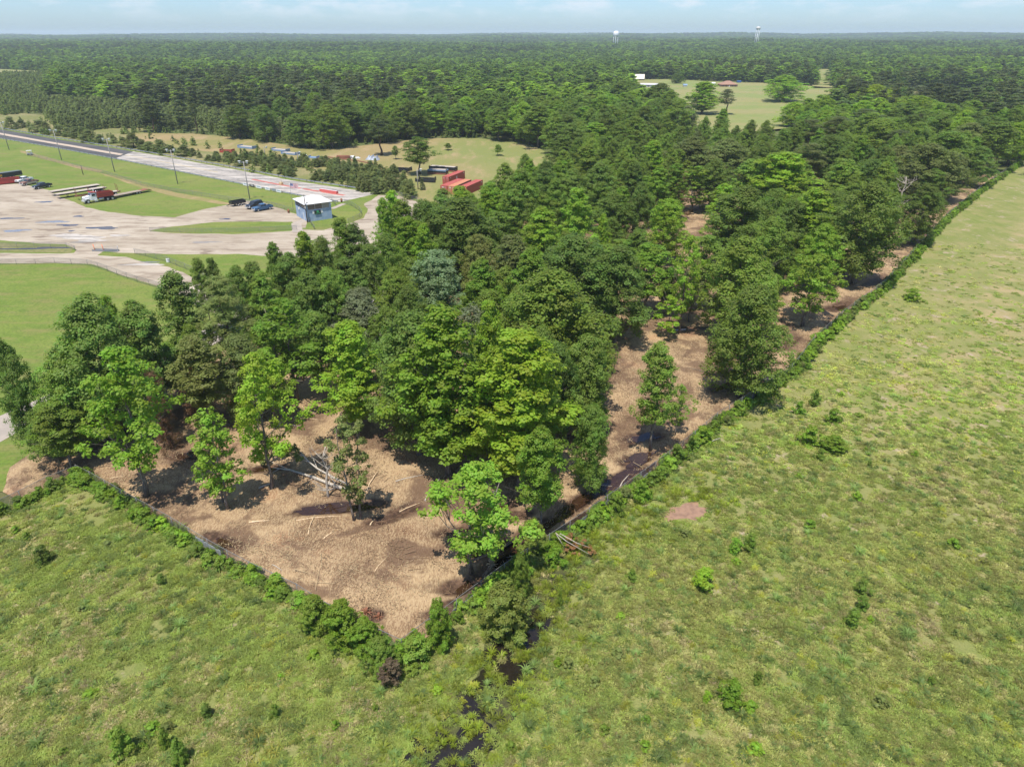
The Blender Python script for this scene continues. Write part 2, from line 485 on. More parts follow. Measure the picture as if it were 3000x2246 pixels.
def mat_chips():
    t = NT('shredded_wood_mulch')
    big = t.noise(0.085, 4, 0.6); mid = t.noise(0.33, 5, 0.62); fine = t.noise(1.5, 5, 0.7)
    p0 = t.pos()
    # shreds lie every way: two crossed sets of stretched cells, bent by noise
    w = t.n('ShaderNodeVectorMath'); w.operation = 'ADD'
    nz = t.n('ShaderNodeTexNoise'); nz.inputs['Scale'].default_value = 0.5; nz.inputs['Detail'].default_value = 3
    t.set(nz.inputs['Vector'], p0)
    sc_ = t.n('ShaderNodeVectorMath'); sc_.operation = 'SCALE'; t.set(sc_.inputs[0], nz.outputs['Color']); sc_.inputs['Scale'].default_value = 0.9
    t.set(w.inputs[0], p0); t.set(w.inputs[1], sc_.outputs[0])
    def shred(rot, sx, sy):
        mp = t.n('ShaderNodeMapping'); t.set(mp.inputs[0], w.outputs[0])
        mp.inputs['Rotation'].default_value = (0, 0, rot); mp.inputs['Scale'].default_value = (sx, sy, 1)
        return mp.outputs[0]
    s1 = t.voro(1.0, shred(0.5, 13, 3.6), 'Color'); s2 = t.voro(1.0, shred(2.0, 14, 4.2), 'Color')
    b1 = t.n('ShaderNodeRGBToBW'); t.set(b1.inputs[0], s1); b2 = t.n('ShaderNodeRGBToBW'); t.set(b2.inputs[0], s2)
    sh = t.math('MAXIMUM', b1.outputs[0], b2.outputs[0])
    col = t.mix(t.step(big, 0.36, 0.62), (0.205, 0.126, 0.070), (0.350, 0.240, 0.134))
    col = t.mix(t.step(mid, 0.44, 0.66, 0, 0.9), col, (0.145, 0.088, 0.049))
    red = t.step(t.noise(0.12, 3, 0.5), 0.58, 0.72)
    col = t.mix(t.math('MULTIPLY', red, 0.6), col, (0.300, 0.135, 0.066))
    col = t.mix(t.step(sh, 0.52, 0.80, 0, 0.42), col, (0.500, 0.375, 0.220))
    col = t.mix(t.step(sh, 0.42, 0.22, 0, 0.4), col, (0.150, 0.092, 0.060))
    damp = t.step(t.noise(0.16, 5, 0.62, None, .5), 0.49, 0.60, 0, .8)
    col = t.mix(damp, col, (0.118, 0.070, 0.044))
    wet = t.step(t.math('ADD', t.attr('wet'), t.math('MULTIPLY', t.math('SUBTRACT', mid, 0.5), 0.6)), 0.25, 0.65)
    col = t.mix(wet, col, t.mix(t.step(fine, 0.4, 0.65), (0.052, 0.030, 0.020), (0.135, 0.080, 0.050)))
    h = t.math('ADD', t.math('MULTIPLY', sh, 0.7), fine)
    return t.done(col, t.step(wet, 0, 1, 0.92, 0.5), 0, t.bump(h, 0.6, 0.10), 0.2)
def mat_gravel():
    t = NT('pale_packed_gravel')
    big = t.noise(0.05, 4, 0.6, t.pos((0.7, 1.5, 1))); mid = t.noise(0.22, 6, 0.66, t.pos((0.5, 1.7, 1), 0.1)); fine = t.noise(2.5, 4, 0.7)
    col = t.mix(t.step(big, 0.36, 0.62), (0.322, 0.268, 0.200), (0.392, 0.334, 0.258))
    col = t.mix(t.step(mid, 0.48, 0.62, 0, 0.8), col, (0.232, 0.184, 0.134))
    col = t.mix(t.step(t.noise(0.9, 5, 0.65, t.pos((0.28, 2.0, 1), 0.06)), 0.52, 0.68, 0, 0.55), col, (0.20, 0.15, 0.11))
    col = t.mix(t.step(mid, 0.42, 0.30, 0, 0.6), col, (0.510, 0.435, 0.350))
    col = t.mix(t.step(t.noise(0.13, 5, 0.6, t.pos((0.5, 1.2, 1))), 0.60, 0.66, 0, 0.75), col, (0.150, 0.110, 0.080))
    col = t.mix(t.step(fine, 0.45, 0.75, 0, 0.3), col, (0.27, 0.215, 0.16))
    return t.done(col, 0.95, 0, t.bump(fine, 0.3, 0.05), 0.15)
def mat_road():
    t = NT('worn_pale_pavement')
    mid = t.noise(0.3, 5, 0.62); fine = t.noise(3, 4, 0.7)
    col = t.mix(t.step(mid, 0.38, 0.64), (0.370, 0.315, 0.260), (0.300, 0.260, 0.220))
    col = t.mix(t.step(fine, 0.4, 0.7, 0, 0.35), col, (0.28, 0.24, 0.20))
    return t.done(col, 0.9, 0, None, 0.2)
def mat_asphalt():
    t = NT('dark_asphalt')
    mid = t.noise(0.15, 5, 0.6, t.pos((0.25, 1.5, 1), D2R(32))); fine = t.noise(3, 4, 0.7)
    col = t.mix(t.step(mid, 0.36, 0.66), (0.055, 0.055, 0.057), (0.095, 0.092, 0.090))
    col = t.mix(t.step(fine, 0.4, 0.7, 0, 0.3), col, (0.15, 0.14, 0.13))
    return t.done(col, 0.9, 0, None, 0.2)
def mat_conc():
    t = NT('stained_concrete')
    mid = t.noise(0.25, 5, 0.6, t.pos((0.25, 1.6, 1), D2R(32))); big = t.noise(0.07, 4, 0.6, t.pos((0.4, 1.6, 1), D2R(32))); fine = t.noise(2.4, 4, 0.7)
    col = t.mix(t.step(big, 0.38, 0.62), (0.390, 0.350, 0.305), (0.475, 0.430, 0.375))
    col = t.mix(t.step(mid, 0.45, 0.60, 0, 0.85), col, (0.170, 0.155, 0.138))
    col = t.mix(t.step(t.noise(0.8, 5, 0.65, t.pos((0.5, 1.6, 1), D2R(-28))), 0.54, 0.68, 0, 0.7), col, (0.115, 0.105, 0.094))
    col = t.mix(t.step(fine, 0.45, 0.7, 0, 0.3), col, (0.33, 0.30, 0.26))
    return t.done(col, 0.9, 0, None, 0.2)
def mat_water(name, c, rough=0.06):
    t = NT(name)
    n = t.noise(1.8, 3, 0.5)
    return t.done(t.mix(t.step(n, 0.4, 0.65), c, tuple(x * 0.75 for x in c)), rough, 0, t.bump(n, 0.04, 0.05), 0.5)
M_PAST, M_LAWN, M_FIELD, M_MEADOW, M_VERGE, M_FLOOR = mat_pasture(), mat_lawn(), mat_field(), mat_meadow(), mat_verge(), mat_floor()
M_CHIPS, M_GRAVEL, M_ROAD, M_ASPH, M_CONC = mat_chips(), mat_gravel(), mat_road(), mat_asphalt(), mat_conc()
def mat_wet():
    t = NT('wet_ditch_growth'); n = t.noise(0.8, 5, 0.65); f = t.noise(4.0, 4, 0.7)
    col = t.mix(t.step(n, .38, .62), (0.034, 0.030, 0.016), (0.088, 0.092, 0.026))
    return t.done(t.mix(t.step(f, .4, .7, 0, .7), col, (0.040, 0.048, 0.014)), .8, 0, t.bump(f, .8, .15), .3)
M_WET = mat_wet()
M_BOG = mat_water('dark_bog_water', (0.018, 0.014, 0.010))
M_MUD = mat_water('silty_pond_water', (0.300, 0.180, 0.115), 0.25)
M_PUD = mat_water('brown_rut_water', (0.040, 0.020, 0.011))
M_LOTP = mat_water('grey_puddle_water', (0.22, 0.21, 0.20), 0.1)
M_GALV = paint('galvanised_steel', (0.48, 0.49, 0.50), 0.45, 0.6, 0.4)
M_FENCE = paint('weathered_fence_steel', (0.20, 0.20, 0.195), 0.6, 0.3, 0.4)
M_DARK = paint('black_rubber', (0.018, 0.018, 0.018), 0.8, 0, 0.2)
M_RIM = paint('steel_rim', (0.55, 0.56, 0.57), 0.35, 0.4, 0.3)
M_GLASS = paint('dark_glass', (0.025, 0.032, 0.038), 0.08, 0, 0.1, 0.6)
M_WHITE = paint('white_paint', (0.76, 0.76, 0.74), 0.4, 0, 0.15)
M_BLACK = paint('black_paint', (0.022, 0.022, 0.024), 0.35, 0, 0.2)
M_RUST = paint('rusty_steel', (0.23, 0.090, 0.045), 0.85, 0, 0.6)
M_RED = paint('faded_red_paint', (0.34, 0.042, 0.028), 0.5, 0, 0.4)
M_CRED = paint('container_red', (0.40, 0.085, 0.060), 0.55, 0, 0.25, 0.3, 0.4)
M_CORG = paint('container_orange', (0.50, 0.20, 0.10), 0.6, 0, 0.25, 0.3, 0.4)
M_DECK = paint('weathered_deck_wood', (0.42, 0.36, 0.29), 0.9, 0, 0.5)
M_BLUE = paint('faded_blue_steel', (0.20, 0.29, 0.42), 0.5, 0, 0.4)
M_WOOD = paint('creosote_wood', (0.095, 0.072, 0.055), 0.9, 0, 0.5)
# ------------------------------------------------------------------ ground and surfaces
def sheet(name, poly, mat, z=0.0, grid=None, relief=None, attr=None):
    pts = [Vector(p) for p in poly]
    n = len(pts)
    edges = [(i, (i + 1) % n) for i in range(n)]
    if grid:
        xs = [p[0] for p in poly]; ys = [p[1] for p in poly]
        gx, gy = np.meshgrid(np.arange(min(xs), max(xs), grid), np.arange(min(ys), max(ys), grid))
        gx = gx.ravel() + R.uniform(-.3, .3, gx.size) * grid; gy = gy.ravel() + R.uniform(-.3, .3, gy.size) * grid
        keep = inside(gx, gy, poly) & (seg_dist(gx, gy, poly + [poly[0]]) > grid * 0.35)
        pts += [Vector((float(a), float(b))) for a, b in zip(gx[keep], gy[keep])]
    vs, _, fs, *_ = delaunay_2d_cdt(pts, edges, [], 1, 1e-4)
    V = np.array([(v[0], v[1], 0) for v in vs], np.float64); F = np.array(fs, np.int32)
    V[:, 2] = z if relief is None else relief(V[:, 0], V[:, 1])
    a, b, c = V[F[:, 0]], V[F[:, 1]], V[F[:, 2]]
    cr = (b[:, 0] - a[:, 0]) * (c[:, 1] - a[:, 1]) - (b[:, 1] - a[:, 1]) * (c[:, 0] - a[:, 0])
    F[cr < 0] = F[cr < 0][:, ::-1]
    at = None
    if attr: at = {attr[0]: ('POINT', 'FLOAT', attr[1](V[:, 0], V[:, 1]).astype(np.float32))}
    me = np_mesh(name, V, F, mat, at, smooth_shade=relief is not None)
    o = link(name, me); o['kind'] = 'structure'
    return o

def build_ground():
    rad = np.concatenate([[0, 30, 60, 120, 200, 300, 400, 500], np.geomspace(560, 16000, 64)])
    na = 144
    an = np.linspace(0, 2 * np.pi, na, endpoint=False)
    rr, aa = np.meshgrid(rad[1:], an, indexing='ij')
    X, Y = rr * np.sin(aa), rr * np.cos(aa)
    V = np.stack([X.ravel(), Y.ravel(), (terr(X, Y) - 0.08).ravel()], 1)
    V = np.vstack([[[0, 0, -0.08]], V])
    idx = 1 + np.arange(len(rad) - 1)[:, None] * na + np.arange(na)[None]
    nx = np.roll(idx, -1, axis=1)
    Q = np.stack([idx[:-1], nx[:-1], nx[1:], idx[1:]], -1).reshape(-1, 4)
    T = np.stack([np.zeros(na, int), nx[0], idx[0], idx[0]], -1)
    me = bpy.data.meshes.new('ground')
    me.from_pydata(V.tolist(), [], [q[::-1] for q in Q.tolist()] + [[t[0], t[2], t[1]] for t in T.tolist()])
    me.materials.append(M_FLOOR)
    me.polygons.foreach_set('use_smooth', [True] * len(me.polygons)); me.update()
    link('ground', me)['kind'] = 'structure'
build_ground()

# fence lines of the wooded lot, from the near corner
CORNER = G(1180, 1915)
FENCE_R = [CORNER] + GP([(1480, 1690), (1700, 1543), (1894, 1406), (2016, 1311), (2107, 1234), (2197, 1180), (2324, 1089), (2378, 1017), (2460, 940), (2586, 845), (2771, 642), (2865, 564), (2985, 480)])
FENCE_L = [CORNER] + GP([(986, 1822), (880, 1752), (749, 1690), (648, 1636), (585, 1598), (500, 1545), (380, 1478), (280, 1420), (232, 1396)])
FENCE_W = [FENCE_L[-1]] + GP([(180, 1412), (70, 1470), (0, 1500), (-160, 1590)])

# pasture on both sides of the corner
PASTURE = [(-140, 0), (-140, 62)] + FENCE_W[::-1] + FENCE_L[::-1][1:] + FENCE_R[1:] + [(330, 330), (330, 0), (150, -30), (-60, -30)]
sheet('pasture', PASTURE, M_PAST, 0.0)

CLEARING = ([CORNER] + FENCE_R[1:] + GP([(2900, 515), (2700, 480), (2300, 430), (2000, 430), (1800, 480), (1620, 530), (1440, 640), (1330, 740), (1150, 800), (1000, 868), (860, 942),
            (700, 1010), (465, 1108), (330, 1175), (200, 1250), (90, 1330), (30, 1370), (10, 1440)]) + FENCE_W[::-1][2:] + FENCE_L[::-1][1:-1])
CLEAR_EDGE = rough(CLEARING, 1.6, 0.35, 3)
# ruts and wet hollows: (pixel x, y, radius m across, radius m away, turn, depth)
HOLLOWS = [(2030 - 130, 1395, 4.5, 1.6, 0.75, .45), (1770, 1500, 6.5, 1.3, 0.78, .5), (1700, 1470, 5, 1.0, 0.8, .45), (1650, 1570, 5.5, 1.2, 0.8, .5), (1500, 1625, 4.0, 1.5, .7, .45),
           (1500, 1520, 3.2, 0.9, .3, .35), (1870, 1345, 3.2, 1.2, .5, .45), (1880, 1285, 3.6, 1.3, .3, .4), (2050, 1280, 2.6, 1.4, .7, .4), (1745, 1055, 3.4, 1.3, .2, .4), (2000, 968, 5.5, 1.0, .1, .35),
           (2450, 905, 6, 1.6, .7, .35), (2310, 1010, 4, 1.2, .8, .3), (930, 1497, 3.0, 1.0, .15, .35), (1120, 1530, 2.2, .9, .2, .35), (1080, 1480, 2.6, .9, .1, .3), (650, 1590, 3.2, .9, -.5, .35),
           (1340, 1560, 2.6, 1.0, .3, .4), (1420, 1610, 3.2, 1.4, .6, .45), (1330, 1725, 1.6, 1.1, .4, .4), (1300, 1790, 2.6, 1.0, .6, .3), (1105, 1810, .9, .9, 0, .3), (1200, 1270, 5, 2, .2, .3), (2150, 1135, 5, 1.6, .4, .35), (2230, 1115, 3, 1, .7, .3), (1000, 1490, 4.5, 1.2, .1, .4), (1180, 1500, 2.4, 1.0, .4, .4), (1440, 1500, 4, 1.2, .5, .4), (1560, 1560, 4.5, 1.1, .75, .5), (1820, 1400, 6, 1.0, .8, .5), (1440, 1690, 4.0, 1.6, .6, .45), (560, 1340, 3.5, 1.2, 0, .25), (780, 1380, 3, 1, .2, .25), (2560, 830, 6, 1.2, .7, .3), (2700, 690, 6, 1.2, .7, .3)]
HOL = [(*G(a, b), rx, ry, rot, dp) for a, b, rx, ry, rot, dp in HOLLOWS]
def wetness(x, y):
    w = np.zeros(np.shape(x))
    for cx, cy, rx, ry, rot, dp in HOL:
        dx, dy = x - cx, y - cy
        u = (dx * math.cos(rot) + dy * math.sin(rot)) / rx; v = (-dx * math.sin(rot) + dy * math.cos(rot)) / ry
        w = np.maximum(w, np.exp(-(u * u + v * v) * 0.9))
    return w
def clear_z(x, y):
    z = 0.46 + 0.10 * fnoise(x, y, 7, 21) + 0.05 * fnoise(x, y, 2.6, 31, 2)
    near = np.exp(-(seg_dist(x, y, FENCE_R) / 7.0) ** 2) * smooth(8, 14, x) * (1 - smooth(45, 70, x))
    r = vnoise(x, y, 6, 44) * 1.2
    z = z - near * (0.12 + 0.20 * np.sin((x - y) * 0.7071 * 3.4 + r))
    for cx, cy, rx, ry, rot, dp in HOL:
        dx, dy = x - cx, y - cy
        u = (dx * math.cos(rot) + dy * math.sin(rot)) / rx; v = (-dx * math.sin(rot) + dy * math.cos(rot)) / ry
        z = z - dp * np.exp(-(u * u + v * v))
    pile = [(1020, 1680, .5, 3), (2400, 925, .9, 3.2), (1550, 1600, .5, 2.2), (1450, 1690, .4, 2), (1880, 1460, .5, 2)]
    for a, b, hh, rr in pile:
        cx, cy = G(a, b); z = z + hh * np.exp(-((x - cx) ** 2 + (y - cy) ** 2) / rr ** 2)
    edge = seg_dist(x, y, CLEARING + [CLEARING[0]])
    return np.maximum(np.minimum(z, 0.05 + edge * 0.28), -0.02)
sheet('clearing', CLEAR_EDGE, M_CHIPS, 0, 0.62, clear_z, ('wet', wetness))
for i, (cx, cy, rx, ry, rot, dp) in enumerate(HOL):
    if rx < 2.7 or i % 7 == 5: continue
    z = 0.46 - dp * 0.72
    sheet('puddle', blob(cx, cy, rx * .8, ry * .8, rot, 44, .5, i * 1.9), M_PUD, z - .03)

# mown ground round the drag strip and the lot
ROADS = GP([(-150, 1335), (20, 1243), (194, 1165), (465, 1055), (693, 950), (860, 880), (960, 830)])
LAWN = GP([(-700, 1420), (10, 1440), (30, 1370), (90, 1330), (200, 1250), (330, 1175), (465, 1108), (700, 1010), (860, 942), (1000, 868), (1150, 800), (1330, 740), (1440, 640), (1300, 600), (1120, 562), (854, 524), (475, 455), (0, 374), (-300, 322), (-700, 300)])
sheet('lawn', rough(LAWN, 3, 0.3, 9), M_LAWN, 0.012)
VERGE = GP([(-320, 323), (0, 377), (475, 458), (854, 527), (1120, 565), (1240, 600), (1260, 560), (1180, 520), (900, 470), (700, 440), (420, 400), (420, 372), (250, 352), (100, 335), (-100, 318), (-320, 290)])
sheet('verge', rough(VERGE, 4, 0.8, 12), M_VERGE, -0.01)
FIELD = GP([(380, 390), (560, 392), (640, 398), (740, 410), (860, 428), (930, 440), (1080, 425), (1250, 405), (1400, 405), (1560, 425), (1640, 470), (1600, 560), (1450, 640), (1290, 665), (1215, 598), (1180, 560), (1000, 505), (700, 458), (430, 420)])
sheet('field', rough(FIELD, 4, 0.9, 15), M_FIELD, 0.004)
MEADOW = [GP([(1830, 262), (1850, 236), (1950, 235), (2100, 242), (2290, 248), (2450, 262), (2440, 330), (2330, 380), (2100, 400), (1980, 370), (1890, 320)]),
          GP([(2380, 205), (2440, 205), (2440, 262), (2380, 262)]), GP([(2600, 270), (2790, 272), (2900, 285), (2890, 330), (2620, 320)]), GP([(1130, 186), (1230, 188), (1240, 206), (1120, 204)]), GP([(0, 205), (140, 212), (130, 250), (0, 245)])]
for m in MEADOW: sheet('meadow', rough(m, 12, 3, 4), M_MEADOW, 0.0 if m[0][1] < 600 else 1.0)

# lot, roads, strip
LOT = GP([(-160, 535), (0, 541), (60, 538), (140, 557), (177, 577), (218, 593), (253, 608), (316, 621), (396, 631), (510, 637), (601, 613), (672, 600), (715, 588), (760, 590), (796, 602), (846, 620), (885, 633), (903, 650),
          (897, 668), (872, 668), (854, 650), (700, 650), (627, 651), (494, 665), (438, 676), (480, 681), (557, 684), (700, 686), (850, 677), (880, 672), (945, 674), (1020, 655), (1066, 640), (1080, 612), (1066, 598),
          (1130, 560), (1250, 600), (1230, 660), (1130, 740), (960, 760), (850, 752), (700, 745), (500, 744), (396, 742), (300, 738), (285, 748), (367, 754), (420, 766), (494, 782), (560, 810), (640, 862), (700, 905), (690, 948), (590, 900), (471, 842),
          (380, 814), (310, 790), (269, 774), (171, 770), (0, 773), (-260, 776), (-260, 742), (0, 741), (177, 744), (215, 742), (222, 732), (190, 716), (120, 714), (0, 704), (-160, 690)])
sheet('gravel_lot', rough(LOT, 1.3, 0.5, 2), M_GRAVEL, 0.024)
def ribbon(name, pts, w, mat, z, amp=0.15):
    L, Rr = [], []
    for i, p in enumerate(pts):
        a = pts[max(0, i - 1)]; b = pts[min(len(pts) - 1, i + 1)]
        dx, dy = b[0] - a[0], b[1] - a[1]; l = math.hypot(dx, dy)
        L.append((p[0] - dy / l * w / 2, p[1] + dx / l * w / 2)); Rr.append((p[0] + dy / l * w / 2, p[1] - dx / l * w / 2))
    poly = L + Rr[::-1]
    return sheet(name, rough(poly, 2.5, amp, 6) if amp else poly, mat, z)
ribbon('road', ROADS, 6.2, M_ROAD, 0.034)
ribbon('sidewalk', GP([(905, 640), (868, 655), (872, 680)]), 2.6, M_ROAD, 0.040, 0)
ribbon('sidewalk', GP([(972, 612), (1008, 597)]), 1.6, M_ROAD, 0.040, 0)

# drag strip: far edge and near edge, split into asphalt and concrete
SF = GP([(-420, 306), (0, 379), (158, 407), (316, 432), (475, 458), (700, 499), (854, 529), (1107, 567)])
SN = GP([(-420, 320), (0, 405), (158, 432), (316, 461), (475, 492), (700, 537), (875, 572), (998, 592)])
def lerp_pt(poly, t):
    L = [0]
    for a, b in zip(poly[:-1], poly[1:]): L.append(L[-1] + math.hypot(b[0] - a[0], b[1] - a[1]))
    s = t * L[-1]
    for i in range(len(poly) - 1):
        if s <= L[i + 1] or i == len(poly) - 2:
            k = (s - L[i]) / (L[i + 1] - L[i]); return (poly[i][0] + (poly[i + 1][0] - poly[i][0]) * k, poly[i][1] + (poly[i + 1][1] - poly[i][1]) * k)
SFL, SNL = [GP([(-420, 306)])[0], GP([(1107, 567)])[0]], [GP([(-420, 320)])[0], GP([(998, 592)])[0]]
def strip_pt(s, t):
    """s along the strip 0..1 (left to right), t across 0 far .. 1 near"""
    a, b = lerp_pt(SF, s), lerp_pt(SN, s)
    return (a[0] + (b[0] - a[0]) * t, a[1] + (b[1] - a[1]) * t)
def strip_band(name, s0, s1, t0, t1, mat, z, n=24, wob=0.0, seed=0):
    A = [strip_pt(s0 + (s1 - s0) * i / n, t0 + wob * math.sin(i * 1.7 + seed)) for i in range(n + 1)]
    B = [strip_pt(s0 + (s1 - s0) * i / n, t1 + wob * math.sin(i * 2.3 + seed)) for i in range(n + 1)]
    return sheet(name, A + B[::-1], mat, z)
S_SPLIT = 0.70
def s_at(px):
    best = min(((abs(project(*strip_pt(i / 400, 0.5), 0)[0] - px), i / 400) for i in range(401)))
    return best[1]
S_SPLIT = s_at(366)
strip_band('drag_strip', 0, S_SPLIT, 0, 1, M_ASPH, 0.030)
strip_band('drag_strip', S_SPLIT, 1.0, 0, 1, M_CONC, 0.030)
strip_band('median', 0, S_SPLIT - .004, 0.42, 0.62, paint('tan_median', (0.44, 0.35, 0.26), 0.9, 0, 0.4), 0.036, 24, .012)
M_TYRE = paint('tyre_rubber_marks', (0.17, 0.16, 0.145), 0.9, 0, 0.5)
for a, b, t0, t1, sd in ((.0, .97, .22, .245, 1), (.02, .9, .30, .32, 2), (.05, .96, .68, .705, 3), (.0, .8, .76, .78, 4), (.3, .98, .14, .155, 5), (.1, .6, .86, .875, 6)):
    q = lambda k: S_SPLIT + (0.995 - S_SPLIT) * k
    strip_band('tyre_marks', q(a), q(b), t0, t1, M_TYRE, 0.036, 30, .004, sd)
M_YEL = paint('worn_yellow_line', (0.52, 0.38, 0.12), 0.8, 0, 0.5)
strip_band('painted_line', S_SPLIT, s_at(640), 0.485, 0.505, M_YEL, 0.040)
M_REDL = paint('worn_red_paint', (0.42, 0.12, 0.09), 0.8, 0, 0.5)
for a, b in ((740, 880), (890, 940), (945, 1010)): strip_band('painted_line', s_at(a), s_at(b), 0.47, 0.56, M_REDL, 0.040)

# puddles and wet patches of the lot
for i, (a, b, rx, ry, m) in enumerate(((46, 676, 3.0, 1.2, M_LOTP), (156, 650, 3.4, 1.2, M_LOTP), (200, 660, 2.6, .9, M_PUD), (230, 634, 1.6, .7, M_PUD), (209, 677, .9, .5, M_PUD), (140, 727, 5, .8, M_PUD), (60, 729, 6, .7, M_PUD),
        (240, 695, 4.5, 2.2, M_CONC), (190, 690, 3.5, 1.6, M_CONC), (262, 706, 4, 1.6, M_CONC), (130, 592, 2.2, 1.0, M_PUD), (30, 640, 3, .8, M_PUD), (300, 668, 4, 1.4, M_PUD), (350, 690, 3, .8, M_CONC), (660, 642, 1.6, .6, M_PUD), (600, 710, 3, .4, M_LOTP), (420, 775, 4.0, .9, M_CONC), (440, 768, 2, .4, M_LOTP))):
    sheet('puddle' if m is not M_CONC else 'worn_patch', blob(*G(a, b), rx, ry, 0.05, 26, .35, i * 1.3), m, 0.030 + 0.0006 * i)
STRIP_G = sheet('grass_strip', rough(GP([(0, 712), (120, 718), (190, 719), (216, 729), (205, 741), (0, 738), (-200, 736), (-200, 708)]), 1.5, .3, 8), M_VERGE, 0.028)
sheet('track', rough(GP([(290, 508), (330, 522), (420, 553), (520, 578), (640, 598), (690, 600), (640, 588), (520, 565), (420, 540), (330, 513)]), 2, .5, 5), M_FIELD, 0.02)
sheet('track', rough(GP([(60, 448), (130, 468), (220, 492), (290, 506), (300, 500), (220, 484), (130, 458), (60, 440)]), 2, .5, 5), M_FIELD, 0.02)
sheet('track', rough(GP([(700, 445), (860, 470), (1000, 482), (1120, 500), (1180, 498), (1000, 472), (880, 458), (760, 440)]), 2, .6, 5), M_FIELD, 0.012)
# farm road beyond the woods
ribbon('road', GP([(2160, 250), (2260, 262), (2420, 258)]), 7, M_ROAD, 0.03, 0)
ribbon('road', GP([(2120, 365), (2180, 362), (2240, 350)]), 5, M_ROAD, 0.03, 0)

# standing water in the pasture, in a wet overgrown ditch
DITCH = GP([(1180, 2290), (1235, 2180), (1330, 2060), (1400, 1960), (1420, 1880), (1500, 1790), (1600, 1660), (1690, 1590), (1760, 1620), (1690, 1700), (1640, 1800), (1600, 1900), (1580, 2000), (1500, 2110), (1440, 2200), (1400, 2290)])
sheet('ditch', rough(DITCH, .7, .55, 17), M_WET, 0.004)
BOG = [blob(*G(1500, 1905), 3.2, 2.2, .9, 60, .55, 1), blob(*G(1470, 1975), 2.3, 1.5, .6, 50, .55, 2), blob(*G(1330, 2190), 3.0, 2.0, .7, 60, .5, 3), blob(*G(1395, 2080), 1.2, .9, .6, 40, .55, 4), blob(*G(1560, 1810), 1.3, .8, .4, 30, .35, 5), blob(*G(1260, 2246), 2.2, 1.3, .7, 34, .3, 7)]
for i, b in enumerate(BOG): sheet('pond' , b, M_BOG, 0.008 + i * 0.002)
POND = blob(*G(2010, 1500), 2.35, 1.45, .35, 60, .34, 2)
sheet('pond', POND, M_MUD, 0.02)
sheet('pond', blob(*G(1905, 1600), .8, .5, .4, 24, .3, 3), M_BOG, 0.02)
# ------------------------------------------------------------------ trees
def unit(v): return v / np.maximum(np.linalg.norm(v, axis=-1, keepdims=True), 1e-9)
def leaves_mesh(name, C, N, L, W, tone, mat=None):
    """rhombic leaf sprays at C with normals N"""
    n = len(C)
    t = unit(np.cross(N, unit(R.normal(size=(n, 3))))); b = np.cross(N, t)
    L = np.broadcast_to(np.asarray(L, float), (n,))[:, None]; W = np.broadcast_to(np.asarray(W, float), (n,))[:, None]
    V = np.stack([C - t * L * .5, C + b * W * .5 - N * L * .06, C + t * L * .5 - N * L * .12, C - b * W * .5 - N * L * .06], 1).reshape(-1, 3)
    F = np.arange(4 * n).reshape(-1, 4)
    return np_mesh(name, V, F, mat or M_LEAF, {'leaf_tone': ('FACE', 'FLOAT', np.clip(tone, 0, 1).astype(np.float32))})
def crown_points(lobes, ncl, nlf, rcl, flat=0.75, up=0.6, top_bias=0.35):
    """lobes (n, 4): centre and radius -> leaf centres, normals, tones"""
    C, N, T = [], [], []
    for (x, y, z, r) in lobes:
        lt = R.normal(0.5, 0.12)
        k = max(3, int(ncl * R.uniform(.8, 1.2)))
        d = unit(R.normal(size=(k, 3)) + np.array([0, 0, top_bias]))
        cc = np.array([x, y, z]) + d * r * R.uniform(.75, 1.05, (k, 1)) * np.array([1, 1, flat])
        ct = lt + R.normal(0, 0.10, k)
        m = nlf
        e = unit(R.normal(size=(k, m, 3)) + d[:, None] * .7 + np.array([0, 0, .3]))
        p = cc[:, None] + e * rcl * (R.uniform(.15, 1, (k, m, 1)) ** .6) * np.array([1, 1, .62])
        n = unit(e * .45 + d[:, None] * .45 + np.array([0, 0, up * 1.15]) + R.normal(size=(k, m, 3)) * .32)
        C.append(p.reshape(-1, 3)); N.append(n.reshape(-1, 3)); T.append((ct[:, None] + R.normal(0, .14, (k, m))).ravel())
    return np.concatenate(C), np.concatenate(N), np.concatenate(T)
def trunk_mesh(name, H, r0, lobes, mat, lean=(0, 0), forks=1, seed=0, nl=10, sides=7):
    rg = np.random.default_rng(seed + 91)
    m = MB(); tops = []
    for f in range(forks):
        ox, oy = (rg.uniform(-.45, .45), rg.uniform(-.45, .45)) if forks > 1 else (0, 0)
        k = 7; pts = []
        for i in range(k):
            t = i / (k - 1)
            pts.append((ox * (1 + 2 * t) + lean[0] * t * t + rg.normal(0, .012 * H * (t > 0)), oy * (1 + 2 * t) + lean[1] * t * t + rg.normal(0, .012 * H * (t > 0)), -.25 + t * H * .93))
        rs = [r0 * (1.35 if i == 0 else 1) * (1 - .86 * (i / (k - 1))) for i in range(k)]
        m.tube(pts, rs, sides); tops.append((pts, rs))
    ls = [lobes[i] for i in rg.permutation(len(lobes))[:nl]]
    for (x, y, z, r) in ls:
        pts, rs = tops[int(rg.integers(len(tops)))]
        zz = max(H * .12, z - math.hypot(x, y) * rg.uniform(.55, 1.0))
        t = min(.95, max(0.05, (zz + .25) / (H * .93))); i = min(5, int(t * 6)); u = t * 6 - i
        p0 = Vector(pts[i]).lerp(Vector(pts[i + 1]), u); ra = rs[i] * .45
        p1 = Vector((x, y, z)); mid = p0.lerp(p1, .5) + Vector((rg.normal(0, .2), rg.normal(0, .2), -.15))
        m.tube([p0, mid, p1], [ra, ra * .6, ra * .2], 5, False)
        for q in range(3):
            e = p1 + Vector((rg.normal(0, r * .8), rg.normal(0, r * .8), rg.uniform(.1, r * 1.5)))
            m.tube([mid, (mid + e) / 2 + Vector((0, 0, .1)), e], [ra * .45, ra * .28, ra * .1], 4, False)
    return m.mesh(name, mat)
